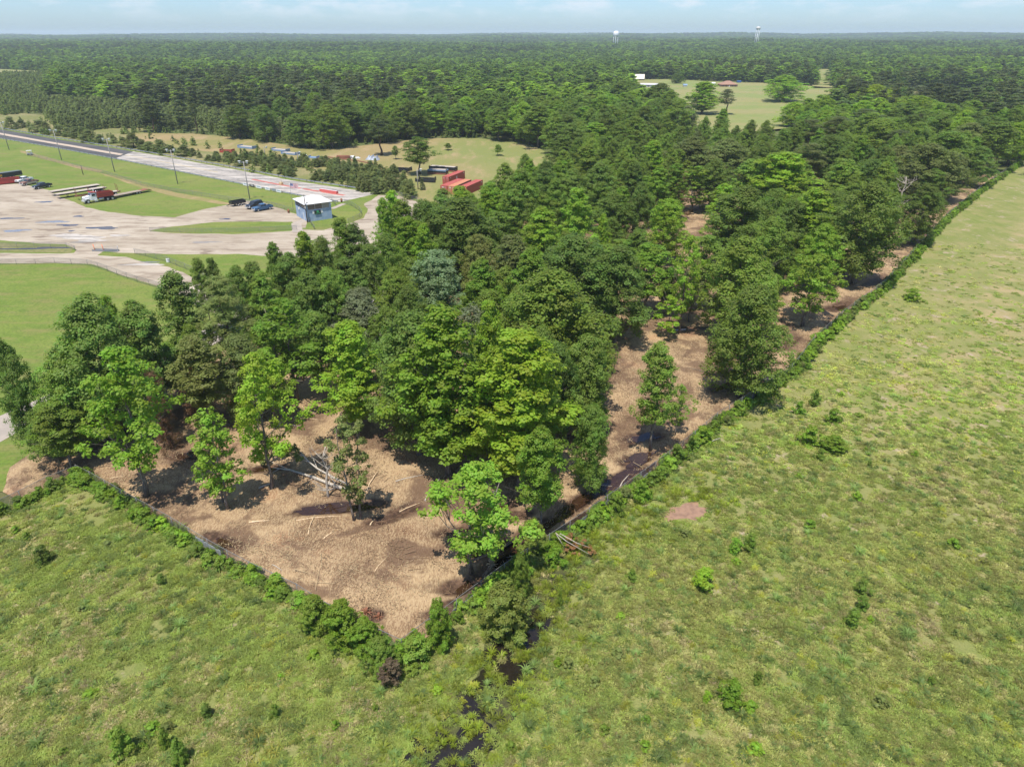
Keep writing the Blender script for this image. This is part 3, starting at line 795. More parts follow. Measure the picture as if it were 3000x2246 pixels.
def lobes_of(profile, H, base, Rm, n, rl, seed, lobed=.22, inner=(.45, .9)):
    rg = np.random.default_rng(seed); out = []
    ph = rg.uniform(0, 6.28, 4)
    for i in range(n):
        t = (i + rg.uniform(0, 1)) / n
        a = i * 2.39996 + rg.normal(0, .35)
        rr = profile(t) * Rm * (1 + lobed * (math.sin(2 * a + ph[0] + 3 * t) * .5 + math.sin(3 * a + ph[1] - 4 * t) * .5))
        q = rg.uniform(*inner); r = rl * rg.uniform(.5, 1.42) * (.55 + .45 * profile(t))
        q = q * max(.15, (rr - r * .6) / max(rr, .01)) if rr > r else .15
        out.append((rr * q * math.cos(a), rr * q * math.sin(a), H * (base + (1 - base) * t) - r * .5, r))
    return out
P_OAK = lambda t: max(.05, math.sin(math.pi * min(1, t * .86 + .14)) ** .62)
P_GUM = lambda t: max(.04, (min(1, t / .22)) ** .6 * (1 - t ** 1.5) ** .52)
P_TALL = lambda t: max(.05, (min(1, .35 + t / .35)) * (1 - t ** 2.4) ** .6)
P_PINE = lambda t: max(.05, (min(1, .3 + t * 1.6)) * (1 - t ** 2.2) ** .7)
P_CONE = lambda t: max(.03, (1 - t) ** .85 * min(1, .55 + t * 4))
KINDS = {}
def register(kind, H, Rm, trunk, crown): KINDS.setdefault(kind, []).append((H, Rm, trunk, crown))
def make_kind(kind, nvar, H, base, Rm, prof, nlobe, rl, ncl, nlf, rcl, leaf, bark, flat=.75, up=.6, r0=.25, forks=1, lobed=.22, inner=(.45, .9), nl=11, top=.35, lean=(0, 0)):
    for v in range(nvar):
        sd = hash_s(kind) + v * 13
        lb = lobes_of(prof, H, base, Rm, nlobe, rl, sd, lobed, inner)
        if lean != (0, 0): lb = [(x + lean[0] * (z / H) ** 2, y + lean[1] * (z / H) ** 2, z, r) for x, y, z, r in lb]
        C, N, T = crown_points(lb, ncl, nlf, rcl, flat, up, top)
        s = R.uniform(.75, 1.25, len(C))
        cm = leaves_mesh(kind + '_crown', C, N, leaf[0] * s, leaf[1] * s, T)
        tm = trunk_mesh(kind + '_trunk', H, r0, lb, bark, lean, forks if v % 2 else max(1, forks - 1), sd, nl)
        register(kind, H, Rm, tm, cm)
def hash_s(s): return sum((i + 1) * ord(c) for i, c in enumerate(s)) % 9973

make_kind('oak', 6, 15, .22, 5.2, P_OAK, 46, 1.75, 17, 38, .78, (.27, .18), M_BARK, flat=.85, r0=.30, nl=18, lobed=.38, inner=(.4, 1.0))
make_kind('sweetgum', 5, 18, .20, 4.0, P_GUM, 58, 1.22, 13, 34, .62, (.27, .185), M_BARK, flat=1.0, up=.5, r0=.24, nl=18, inner=(.30, 1.0), lobed=.38)
make_kind('tall_broadleaf', 6, 16, .36, 3.6, P_TALL, 34, 1.22, 13, 36, .68, (.27, .18), M_BARK, flat=.95, r0=.20, nl=16, lobed=.42, inner=(.35, 1.05))
make_kind('sparse_sapling', 3, 10, .26, 2.2, P_TALL, 24, .7, 6, 26, .42, (.24, .15), M_BARK, r0=.12, forks=2, nl=18, inner=(.5, 1.05), lobed=.4)
make_kind('pine', 3, 18, .48, 3.7, P_PINE, 24, 1.25, 14, 26, .6, (.50, .085), M_PBARK, flat=.5, up=.9, r0=.26, nl=12, top=.7)
make_kind('young_pine', 4, 5, .03, 1.45, lambda t: max(.06, (1 - t ** 1.5) ** .8), 30, .5, 8, 17, .38, (.38, .08), M_PBARK, flat=.9, up=.7, r0=.08, nl=4, inner=(.5, 1.0), lobed=.12)
make_kind('loose_tree', 3, 12, .30, 3.2, P_TALL, 30, .95, 9, 30, .52, (.25, .165), M_BARK, flat=.8, r0=.17, forks=2, nl=26, inner=(.4, 1.12), lobed=.5)
make_kind('shrub', 6, 2.4, .02, 1.35, lambda t: max(.08, (1 - t) ** .4), 18, .5, 8, 24, .34, (.20, .12), M_BARK, r0=.05, nl=8, lobed=.6, inner=(.3, 1.15))
make_kind('vine_shag', 2, 11, .04, 2.0, lambda t: max(.2, .9 - .35 * t), 30, .9, 8, 22, .45, (.42, .07), M_PBARK, flat=1.5, up=.0, r0=.16, nl=10, inner=(.5, 1.0), top=-.2)
make_kind('big_bush', 2, 5, .02, 2.4, P_OAK, 34, .8, 13, 32, .36, (.20, .11), M_BARK, r0=.07, nl=8, lobed=.3)
make_kind('weed', 3, .8, .0, .5, P_OAK, 8, .24, 6, 12, .16, (.20, .10), M_BARK, r0=.012, nl=3, lobed=.3)
# bare, storm-broken crowns
for v in range(2):
    rg = np.random.default_rng(300 + v); m = MB(); tw = MB()
    H = 9
    pts = [(rg.normal(0, .12) * i, rg.normal(0, .12) * i, -.2 + H * .8 * i / 5) for i in range(6)]
    m.tube(pts, [.2 * (1 - .13 * i) for i in range(6)], 7)
    for i in range(15):
        t = rg.uniform(.3, 1); p0 = Vector(pts[int(t * 5)]); a = rg.uniform(0, 6.28)
        p1 = p0 + Vector((math.cos(a), math.sin(a), rg.uniform(.3, 1.2))) * rg.uniform(1.0, 2.4)
        m.tube([p0, (p0 + p1) / 2 + Vector((0, 0, -.1)), p1], [.07, .05, .015], 5, False)
        for k in range(5):
            q = p0.lerp(p1, rg.uniform(.4, 1)); e = q + Vector((rg.normal(0, .6), rg.normal(0, .6), rg.uniform(.1, .9)))
            tw.tube([q, (q + e) / 2 + Vector((0, 0, .06)), e], [.022, .015, .006], 4, False)
    register('bare', H, 2.4, m.mesh('bare_trunk', M_DEAD), tw.mesh('bare_crown', M_DEAD))

C_DARK, C_MID, C_GREEN, C_LIME, C_YEL = (.152, .214, .040), (.184, .258, .040), (.200, .300, .034), (.228, .335, .032), (.255, .345, .030)
C_PINE, C_OLIVE, C_SILV, C_BROWN, C_GREY = (.140, .166, .056), (.205, .236, .068), (.250, .325, .155), (.225, .125, .075), (.185, .205, .105)
C_YPINE = (.200, .232, .080)
def jitter(c, a=.12):
    k = 1 + random.uniform(-a, a); h = random.uniform(-a, a) * .5
    return (c[0] * k * (1 + h), c[1] * k, c[2] * k * (1 - h), 1)
KNAME = {'oak': 'oak_tree', 'sweetgum': 'sweetgum_tree', 'tall_broadleaf': 'broadleaf_tree', 'sparse_sapling': 'sapling', 'pine': 'pine_tree', 'young_pine': 'young_pine', 'shrub': 'shrub', 'big_bush': 'shrub', 'vine_shag': 'vine_draped_tree', 'bare': 'bare_tree', 'loose_tree': 'broadleaf_tree', 'weed': 'weed_clump'}
TREE_XY = []
def tree(kind, x, y, H, rad=None, color=C_MID, label=None, group=None, cat='tree', var=None, tilt=(0, 0), z=0.0, rz=None):
    vs = KINDS[kind]; H0, R0, tm, cm = vs[random.randrange(len(vs)) if var is None else var % len(vs)]
    sz = H / H0; sx = (rad / R0) if rad else sz * random.uniform(.9, 1.1)
    o = empty(KNAME[kind], (x, y, z), random.uniform(0, 6.28) if rz is None else rz, label, cat, group)
    o.scale = (sx, sx, sz)
    o.rotation_euler[0], o.rotation_euler[1] = tilt
    t = link('trunk' if kind not in ('shrub', 'weed', 'big_bush') else 'stem', tm, o)
    c = link('crown' if kind not in ('shrub', 'weed', 'big_bush') else 'foliage', cm, o)
    c.color = jitter(color)
    TREE_XY.append((x, y, rad or R0 * sx))
    return o
def tree_px(kind, tx, ty, H, wpx, color, label=None, group=None, base=None, **kw):
    """by the pixel of its top (and of its base where the photo shows it)"""
    if base:
        x, y = G(*base); H = height_at(base[0], base[1], ty)
    else: x, y = G(tx, ty, H)
    rad = wpx / 2 / FPX * depth_of(y, H * .6) * (1.26 if ty < 1000 else .98)
    return tree(kind, x, y, H, rad, color, label, group, **kw)

LOT_FRONT = 'trees standing alone in the front of the cleared lot'
# ---- the front of the lot: each tree one can point to
T = tree_px
T('loose_tree', 1400, 1352, 0, 275, C_GREEN, 'bright green leaning tree nearest the front corner, its trunk in dark water', None, (1390, 1690), rz=2.2, tilt=(0, -.06))
T('tall_broadleaf', 1625, 1262, 0, 175, C_GREEN, 'bright green bushy tree just left of the muddy ruts by the right fence', None, (1580, 1560))
T('oak', 1740, 1190, 11, 150, C_MID, 'small rounded tree at the right skirts of the big central oak')
T('sweetgum', 1300, 905, 0, 265, C_LIME, 'tall lime green sweetgum with straight trunk at the centre front of the grove', None, (1318, 1397))
T('sweetgum', 1520, 968, 19, 290, C_YEL, 'tallest yellow lime tree in the middle front of the grove')
T('oak', 1620, 800, 19, 300, C_MID, 'largest rounded mid green oak, right of the yellow lime tree')
T('oak', 1148, 922, 0, 245, C_DARK, 'rounded dark oak on a crooked leaning trunk left of the lime sweetgum', None, (1227, 1338))
T('sweetgum', 1432, 884, 18, 105, C_LIME, 'narrow lime spire rising behind the yellow lime tree')
T('sparse_sapling', 1380, 890, 14, 130, C_GREY, 'thin grey green tree between the two lime sweetgums')
T('sparse_sapling', 1045, 1215, 0, 150, C_OLIVE, 'storm-broken sapling with a thin crown over the split fallen trunk', None, (1047, 1530), var=1)
T('bare', 965, 1270, 0, 110, C_GREY, 'bleached bare sapling standing behind the fallen split trunk', None, (963, 1462))
T('sparse_sapling', 655, 1197, 0, 175, C_GREEN, 'narrow leafy clump of two stems on the left of the chipped clearing', None, (672, 1498), var=0)
T('sparse_sapling', 620, 1230, 0, 110, C_GREEN, 'shorter stem of the leafy pair left of the chipped clearing', None, (655, 1480), var=2)
T('loose_tree', 740, 1035, 0, 205, C_LIME, 'tall two-trunked tree with an airy lime crown left of the fallen trunk', None, (797, 1440), tilt=(0, -.05))
T('loose_tree', 372, 1020, 0, 285, C_LIME, 'lime green tree with a pale leaning trunk at the left of the clearing', None, (431, 1462), tilt=(.02, -.07))
T('oak', 245, 880, 18, 240, C_DARK, 'broad dark oak at the top of the left clump of trees')
T('oak', 108, 1000, 0, 140, C_DARK, 'dark bushy tree at the far left edge beside the road', None, (118, 1335))
T('oak', 165, 1040, 13, 210, C_MID, 'grey green rounded tree in the middle of the left clump')
T('tall_broadleaf', 211, 1180, 0, 170, C_MID, 'low shrubby tree at the foot of the left clump by the fence bend', None, (216, 1382))
T('oak', 160, 1195, 0, 120, C_DARK, 'low dark tree beside the road at the left edge', None, (170, 1350))
T('sweetgum', 304, 868, 16, 80, C_GREEN, 'narrow green spire standing just right of the broad dark oak')
T('tall_broadleaf', 386, 886, 16, 130, C_DARK, 'dark upright tree in front of the mown lawn right of the green spire')
T('oak', 330, 985, 14, 150, C_DARK, 'dark tree behind the lime leaning tree')
T('vine_shag', 505, 1075, 0, 85, C_BROWN, 'dead brown vine covered trunk right of the lime leaning tree', None, (499, 1322))
T('vine_shag', 585, 1085, 0, 120, C_BROWN, 'brown rust coloured vine mass at the back of the left clearing', None, (590, 1228))
T('tall_broadleaf', 560, 985, 13, 150, C_OLIVE, 'olive crown growing out of the rust brown vines')
T('pine', 634, 812, 17, 165, C_OLIVE, 'round topped olive pine before the pale road')
T('tall_broadleaf', 505, 802, 17, 140, C_DARK, 'dark tree left of the round olive pine')
T('oak', 690, 985, 12, 150, C_OLIVE, 'olive tree with reddish undergrowth under the round pine')
T('loose_tree', 855, 882, 0, 185, C_GREEN, 'bright green tall tree with a clear trunk left of the centre', None, (866, 1176))
T('tall_broadleaf', 770, 1025, 11, 150, C_GREEN, 'bright green low crown below the tall clear trunked tree')
T('sweetgum', 1015, 945, 15, 185, C_LIME, 'yellowish green tree left of the crooked dark oak')
T('bare', 1060, 835, 12, 170, C_GREY, 'half dead tree with bare white twigs in the middle of the grove')
T('oak', 1045, 850, 11, 170, C_GREY, 'dull grey green crown round the bare white twigs')
T('oak', 1272, 736, 15, 165, C_SILV, 'pale silvery green tree in the middle of the grove')
T('oak', 1345, 588, 17, 235, C_DARK, 'broad dark oak behind the pale silvery tree')
T('oak', 1690, 692, 17, 235, C_DARK, 'wide very dark oak at the centre right of the grove')
T('oak', 1820, 725, 16, 170, C_DARK, 'dark oak on the right flank beside the wide dark oak')
T('tall_broadleaf', 1500, 694, 14, 130, C_OLIVE, 'dull olive tree left of the wide very dark oak')
T('sweetgum', 1558, 728, 17, 145, C_GREEN, 'bright green sweetgum in front of the dull olive tree')
T('sweetgum', 1408, 766, 15, 130, C_GREEN, 'bright green tree right of the shaded path')
T('sweetgum', 1588, 608, 17, 130, C_LIME, 'rounded lime tree behind the wide very dark oak')
T('sweetgum', 1693, 553, 18, 105, C_GREEN, 'upright mid green tree right of the rounded lime tree')
T('sweetgum', 1769, 628, 13, 45, C_LIME, 'very narrow lime sapling between two dark oaks')
T('oak', 1725, 985, 14, 150, C_DARK, 'dark crown at the right flank of the largest oak')
T('tall_broadleaf', 1867, 1010, 0, 160, C_MID, 'young oval tree standing alone in pale chips before the right fence', None, (1905, 1322))
T('sparse_sapling', 2010, 1130, 0, 75, C_MID, 'leaning sapling with its crown to one side near the right fence', None, (1978, 1278), var=1, tilt=(0, .10))
T('oak', 2165, 842, 0, 205, C_DARK, 'big shaggy dark oak standing alone inside the right fence', None, (2160, 1168))
T('loose_tree', 2362, 742, 0, 150, C_GREEN, 'bright green tree beside the chip mound at the right fence', None, (2351, 960))
T('oak', 2190, 702, 17, 205, C_MID, 'large round oak above the shaggy dark oak')
T('sparse_sapling', 1952, 868, 0, 75, C_LIME, 'slim lime sapling casting a round shadow on the chips', None, (1953, 996), var=2)
T('loose_tree', 1995, 690, 0, 90, C_LIME, 'tall lime tree on a long bare trunk at the back of the chip patch', None, (1989, 983))
T('tall_broadleaf', 1895, 715, 0, 130, C_GREEN, 'bright green tree left of the long bare trunk', None, (1885, 925))
T('sparse_sapling', 2040, 760, 0, 70, C_OLIVE, 'thin viny tree right of the long bare trunk', None, (2018, 950))
T('oak', 2522, 540, 0, 190, C_DARK, 'tall dark rounded tree with vines at the right fence', None, (2500, 835))
T('sweetgum', 2400, 556, 17, 165, C_LIME, 'bright lime sweetgum left of the tall dark viny tree')
T('sweetgum', 2305, 448, 18, 190, C_LIME, 'large bright lime tree at the back right of the lot')
T('oak', 2190, 552, 17, 190, C_DARK, 'round dark oak before the large bright lime tree')
T('sweetgum', 2126, 540, 15, 90, C_LIME, 'small lime tree left of the round dark oak')
T('oak', 2438, 400, 16, 150, C_DARK, 'dark blue green oak right of the large bright lime tree')
T('sweetgum', 2531, 398, 17, 60, C_GREEN, 'narrow green spire right of the blue green oak')
T('oak', 2588, 352, 17, 150, C_MID, 'mid green oak behind the narrow green spire')
T('oak', 2731, 424, 17, 170, C_OLIVE, 'large olive grey oak near the far end of the right fence')
T('bare', 2665, 485, 13, 60, C_GREY, 'bare twiggy snag before the olive grey oak')
T('oak', 2722, 545, 14, 120, C_DARK, 'dark tree overhanging the chips near the far right fence')
T('tall_broadleaf', 2792, 385, 17, 130, C_MID, 'upright tree behind the olive grey oak')
T('oak', 2852, 362, 16, 120, C_OLIVE, 'olive tree third from the right edge along the far fence')
T('tall_broadleaf', 2935, 358, 17, 120, C_DARK, 'dark upright tree where the far fence meets the right edge')
T('oak', 2990, 362, 15, 110, C_LIME, 'yellowish tree cut by the right edge of the photo')
T('vine_shag', 1990, 500, 12, 70, C_BROWN, 'brown vine hung trunk at the back of the shaded hollow')
T('oak', 2032, 404, 15, 140, C_OLIVE, 'olive vine hung tree on many thin trunks at the back')
T('oak', 2132, 410, 15, 150, C_OLIVE, 'second olive vine hung tree right of the brown vine trunk')
T('sweetgum', 1918, 412, 16, 90, C_LIME, 'lime tree left of the olive vine hung trees')
T('sweetgum', 1935, 486, 16, 75, C_GREEN, 'narrow green tree before the lime tree at the back')
T('sweetgum', 1985, 480, 15, 70, C_GREEN, 'upright green tree at the left of the shaded hollow')
T('sparse_sapling', 2018, 484, 0, 110, C_GREEN, 'thin stemmed green tree standing in the pink chips', None, (2022, 625))
T('oak', 1962, 585, 14, 120, C_LIME, 'rounded lime tree before the pink chip hollow')
# the row along the back of the grove, left to right
for i, (a, b, H, w, k, c) in enumerate([(614, 757, 13, 55, 'sweetgum', C_DARK), (575, 760, 13, 60, 'tall_broadleaf', C_MID), (690, 783, 15, 95, 'oak', C_DARK), (735, 772, 15, 90, 'tall_broadleaf', C_DARK), (796, 712, 16, 70, 'sweetgum', C_MID), (760, 800, 14, 110, 'oak', C_MID), (840, 745, 15, 120, 'tall_broadleaf', C_DARK),
        (886, 681, 17, 95, 'sweetgum', C_LIME), (940, 700, 16, 110, 'oak', C_DARK), (995, 640, 17, 100, 'sweetgum', C_MID), (1035, 660, 16, 90, 'tall_broadleaf', C_DARK), (1080, 720, 15, 120, 'oak', C_DARK), (1118, 582, 17, 60, 'sweetgum', C_GREEN), (1146, 560, 17, 75, 'sweetgum', C_LIME), (1180, 590, 16, 90, 'tall_broadleaf', C_MID),
        (1190, 637, 16, 120, 'sweetgum', C_LIME), (1240, 657, 16, 80, 'sweetgum', C_LIME), (1130, 690, 15, 120, 'oak', C_MID), (1240, 590, 16, 110, 'oak', C_DARK), (1295, 560, 16, 90, 'tall_broadleaf', C_DARK), (1347, 546, 14, 100, 'sweetgum', C_LIME), (1423, 548, 15, 70, 'sweetgum', C_GREEN), (1440, 536, 15, 70, 'sweetgum', C_GREEN),
        (1507, 556, 16, 100, 'sweetgum', C_MID), (1528, 498, 17, 120, 'oak', C_MID), (1552, 470, 16, 60, 'sweetgum', C_LIME), (1600, 500, 15, 110, 'tall_broadleaf', C_DARK), (1646, 473, 16, 80, 'sweetgum', C_GREEN), (1680, 500, 15, 110, 'oak', C_DARK), (1723, 428, 16, 100, 'sweetgum', C_MID), (1760, 480, 15, 120, 'oak', C_DARK), (1585, 615, 15, 120, 'oak', C_MID),
        (1825, 548, 14, 70, 'sweetgum', C_GREEN), (1850, 470, 15, 110, 'oak', C_MID), (1800, 570, 13, 110, 'oak', C_DARK), (1455, 620, 13, 100, 'tall_broadleaf', C_MID), (1400, 690, 13, 110, 'oak', C_OLIVE), (1480, 790, 13, 120, 'oak', C_MID), (1330, 650, 14, 120, 'oak', C_DARK), (900, 800, 14, 130, 'oak', C_DARK), (960, 790, 14, 120, 'oak', C_MID), (1010, 760, 14, 120, 'tall_broadleaf', C_DARK),
        (1200, 760, 13, 110, 'oak', C_DARK), (1150, 790, 13, 130, 'oak', C_MID), (1195, 840, 13, 110, 'oak', C_DARK), (920, 920, 13, 110, 'tall_broadleaf', C_MID), (1590, 960, 15, 130, 'oak', C_DARK), (1400, 1000, 13, 120, 'tall_broadleaf', C_GREEN), (1440, 1090, 12, 140, 'oak', C_MID), (1570, 1120, 12, 150, 'oak', C_MID), (1640, 1010, 14, 150, 'oak', C_DARK), (1375, 1110, 12, 110, 'sweetgum', C_LIME),
        (2075, 690, 14, 110, 'tall_broadleaf', C_MID), (2270, 640, 15, 130, 'oak', C_MID), (2330, 590, 15, 110, 'oak', C_DARK), (2440, 560, 14, 100, 'oak', C_DARK), (2600, 560, 13, 110, 'oak', C_DARK), (2480, 470, 15, 110, 'tall_broadleaf', C_MID), (2560, 470, 15, 120, 'oak', C_DARK), (2640, 430, 15, 110, 'oak', C_OLIVE), (2270, 560, 14, 90, 'oak', C_MID), (2350, 480, 14, 100, 'oak', C_MID), (2420, 660, 13, 110, 'oak', C_GREEN),
        (2100, 470, 14, 100, 'oak', C_DARK), (2200, 470, 15, 110, 'tall_broadleaf', C_MID), (2240, 420, 15, 100, 'oak', C_DARK), (2380, 420, 15, 110, 'pine', C_PINE), (2640, 380, 15, 110, 'pine', C_PINE), (2700, 360, 16, 110, 'oak', C_MID), (2460, 340, 15, 120, 'pine', C_PINE), (2380, 350, 15, 110, 'pine', C_PINE), (2540, 320, 15, 120, 'pine', C_PINE), (2800, 450, 14, 110, 'oak', C_OLIVE), (2880, 430, 13, 90, 'oak', C_DARK)]):
    word = {C_DARK: 'dark green', C_MID: 'mid green', C_GREEN: 'bright green', C_LIME: 'lime green', C_OLIVE: 'olive green', C_PINE: 'dull green'}[c]
    what = {'oak': 'rounded tree', 'sweetgum': 'pointed tree', 'tall_broadleaf': 'upright tree', 'pine': 'pine'}[k]
    where = 'at the left end of the grove by the pale road' if a < 900 else 'at the back of the grove near the control building' if a < 1300 and b < 720 else 'in the thick middle of the grove' if a < 1900 and b > 540 else 'behind the grove below the red containers' if a < 1900 else 'in the right part of the grove'
    T(k, a, b, H, w, c, f'{word} {what} {where}', f'{word} {what}s {where}')
# understorey of the grove, where the photo shows no open ground
OPEN = [GP([(560, 1240), (700, 1140), (1000, 1120), (1010, 1250), (1350, 1400), (1500, 1600), (1180, 1930), (560, 1600), (200, 1400), (420, 1200)]), GP([(1760, 1010), (1800, 930), (2060, 930), (2140, 1010), (2080, 1170), (1830, 1500), (1500, 1690), (1640, 1350), (1760, 1200)]),
        GP([(1920, 700), (1960, 560), (2160, 540), (2150, 700), (2060, 900), (1950, 880)]), GP([(1320, 940), (1330, 850), (1460, 850), (1440, 960)]), GP([(2160, 1190), (2300, 900), (2800, 560), (2960, 500), (2900, 560), (2500, 940)])]
STAND = GP([(150, 1340), (220, 1250), (330, 1175), (465, 1115), (700, 1020), (860, 952), (1000, 880), (1150, 812), (1330, 752), (1440, 650), (1620, 545), (1800, 490), (2000, 450), (2300, 450), (2700, 490), (2880, 520), (2600, 800), (2330, 1040), (2100, 1180), (1900, 1350), (1600, 1500), (1300, 1400), (800, 1200), (450, 1250), (230, 1330)])
n = 0; tries = 0
sx0, sx1 = min(p[0] for p in STAND), max(p[0] for p in STAND); sy0, sy1 = min(p[1] for p in STAND), max(p[1] for p in STAND)
while n < 205 and tries < 40000:
    tries += 1
    x, y = random.uniform(sx0, sx1), random.uniform(sy0, sy1)
    if not inside([x], [y], STAND)[0] or any(inside([x], [y], q)[0] for q in OPEN): continue
    if min(math.hypot(x - a, y - b) / (.38 * r + 0.8) for a, b, r in TREE_XY) < 1: continue
    k, c, wd = random.choice([('oak', C_DARK, 'dark low tree'), ('oak', C_MID, 'mid green low tree'), ('tall_broadleaf', C_DARK, 'dark slender tree'), ('sweetgum', C_GREEN, 'green young pointed tree'), ('oak', C_OLIVE, 'olive low tree'), ('vine_shag', C_BROWN, 'brown vine hung tree')] if n % 6 == 0 else [('oak', C_DARK, 'dark low tree'), ('oak', C_MID, 'mid green low tree'), ('tall_broadleaf', C_MID, 'green slender tree')])
    px, py = project(x, y, 0)
    if py < 760 and px > 1350: H = random.uniform(10, 15.5)
    else: H = random.uniform(7, 13)
    if k == 'vine_shag': H = random.uniform(6, 9)
    H = H if k != 'vine_shag' else random.uniform(6, 9)
    tree(k, x, y, H, random.uniform(2.4, 3.6) * (1.25 if H > 11 else 1) if k != 'vine_shag' else 1.5, c, f'{wd} in the shade under the taller trees of the grove', f'{wd}s in the understorey of the grove')
    n += 1

# ---- single trees and rows beyond the strip
SCATTER_T = [('tall_broadleaf', 1228, 402, (1230, 510), 82, C_MID, 'lone green tree standing by the stacked flat racks in the hay field'),
             ('pine', 1105, 352, (1118, 455), 75, C_PINE, 'tall dark pine leaning over the silver tarp'),
             ('tall_broadleaf', 1160, 428, (1160, 467), 22, C_DARK, 'small dark tree right of the leaning pine'),
             ('tall_broadleaf', 1459, 424, (1459, 456), 26, C_GREEN, 'small lone tree in the hay field before the wood edge'),
             ('tall_broadleaf', 1313, 420, (1313, 440), 22, C_MID, 'small bush like tree at the far edge of the hay field'),
             ('young_pine', 1238, 522, (1238, 556), 16, C_PINE, 'slim young pine beside the yard lamp post'),
             ('bare', 1030, 353, (1033, 402), 16, C_GREY, 'bare leaning snag among young pines behind the hay field')]
for k, tx, ty, bs, w, c, lb in SCATTER_T: T(k, tx, ty, 0, w, c, lb, None, bs)
for i, (tx, ty, bx, by, w) in enumerate([(35, 343, 36, 378, 26), (65, 350, 66, 374, 22), (118, 352, 120, 386, 36), (140, 356, 140, 392, 22), (178, 366, 178, 397, 24), (200, 374, 201, 400, 22), (228, 372, 228, 404, 30), (245, 372, 246, 408, 22), (262, 380, 264, 416, 34), (296, 394, 296, 420, 22), (335, 395, 335, 420, 18), (364, 402, 364, 428, 24), (392, 390, 394, 432, 36), (420, 410, 421, 438, 26), (438, 415, 440, 442, 30), (470, 410, 472, 446, 36), (500, 426, 502, 447, 22), (540, 425, 542, 456, 32), (566, 434, 567, 456, 16), (585, 446, 586, 462, 12)]):
    T('young_pine', tx, ty, 0, w * 1.35, C_YPINE, 'young bushy pine in the row behind the drag strip rail, left part', 'young pines in the row behind the drag strip rail', (bx, by), cat='tree')
band = GP([(604, 470), (660, 478), (760, 500), (900, 530), (1000, 552), (1110, 570), (1215, 592), (1190, 540), (1160, 512), (1090, 498), (1000, 484), (900, 470), (840, 468), (790, 462), (740, 455), (690, 458), (640, 455)])
bx = [p[0] for p in band]; by = [p[1] for p in band]; k = 0; used = []
while k < 150:
    x, y = random.uniform(min(bx), max(bx)), random.uniform(min(by), max(by))
    if not inside([x], [y], band)[0] or (used and min(math.hypot(x - a, y - b) for a, b in used) < 1.3): continue
    used.append((x, y))
    east = x > -65
    tree('young_pine', x, y, random.uniform(2.4, 4.6) * (1.15 if east else .72), random.uniform(1.3, 2.5), C_YPINE, 'young bushy pine in the thick band between rail and hay field', 'young pines in the band between rail and hay field', cat='tree')
    k += 1
# trees of the meadow and wood edge that one can pick out
for k, tx, ty, H, w, c, lb in [('sweetgum', 2066, 240, 19, 100, C_LIME, 'tall yellow green tree before the far meadow'), ('oak', 1939, 246, 18, 100, C_DARK, 'dark round oak left of the tall yellow green tree'), ('oak', 1828, 238, 18, 105, C_DARK, 'dark oak hiding the edge of the far meadow'), ('oak', 2016, 312, 15, 70, C_GREY, 'purplish grey tree below the tall yellow green tree'),
        ('pine', 2134, 262, 15, 62, C_PINE, 'dark pine standing in front of the far meadow'), ('sweetgum', 2120, 320, 15, 50, C_GREEN, 'bright pointed tree below the meadow pine'), ('oak', 2305, 222, 18, 110, C_LIME, 'large yellow green tree on the right of the far meadow'), ('oak', 2370, 290, 14, 80, C_LIME, 'pale green low tree right of the large yellow green one'), ('oak', 2330, 300, 13, 80, C_YEL, 'yellowish bush tree under the large yellow green one'),
        ('oak', 2568, 250, 18, 110, C_YEL, 'bright yellow green crown in the right background wood'), ('oak', 2690, 282, 16, 130, C_YEL, 'wide bright yellow green crown right of its neighbour'), ('pine', 2700, 250, 15, 70, C_GREY, 'dull brownish pine behind the wide yellow green crown'), ('oak', 2233, 195, 14, 60, C_DARK, 'shade tree standing on the meadow beside the brick house'), ('oak', 2370, 188, 16, 60, C_DARK, 'dark tree on the far side of the meadow'), ('oak', 1900, 180, 18, 70, C_DARK, 'dark broad tree behind the grey mobile home'),
        ('oak', 1985, 215, 10, 38, C_MID, 'small round tree right of the grey mobile home'), ('sweetgum', 2075, 178, 16, 60, C_LIME, 'yellow green tree left of the brick house'), ('sweetgum', 2140, 175, 16, 45, C_LIME, 'yellow green tree behind the brick house'), ('sweetgum', 1965, 190, 14, 40, C_YEL, 'bright yellow tree right of the dark broad tree')]:
    T(k, tx, ty, H, w, c, lb)
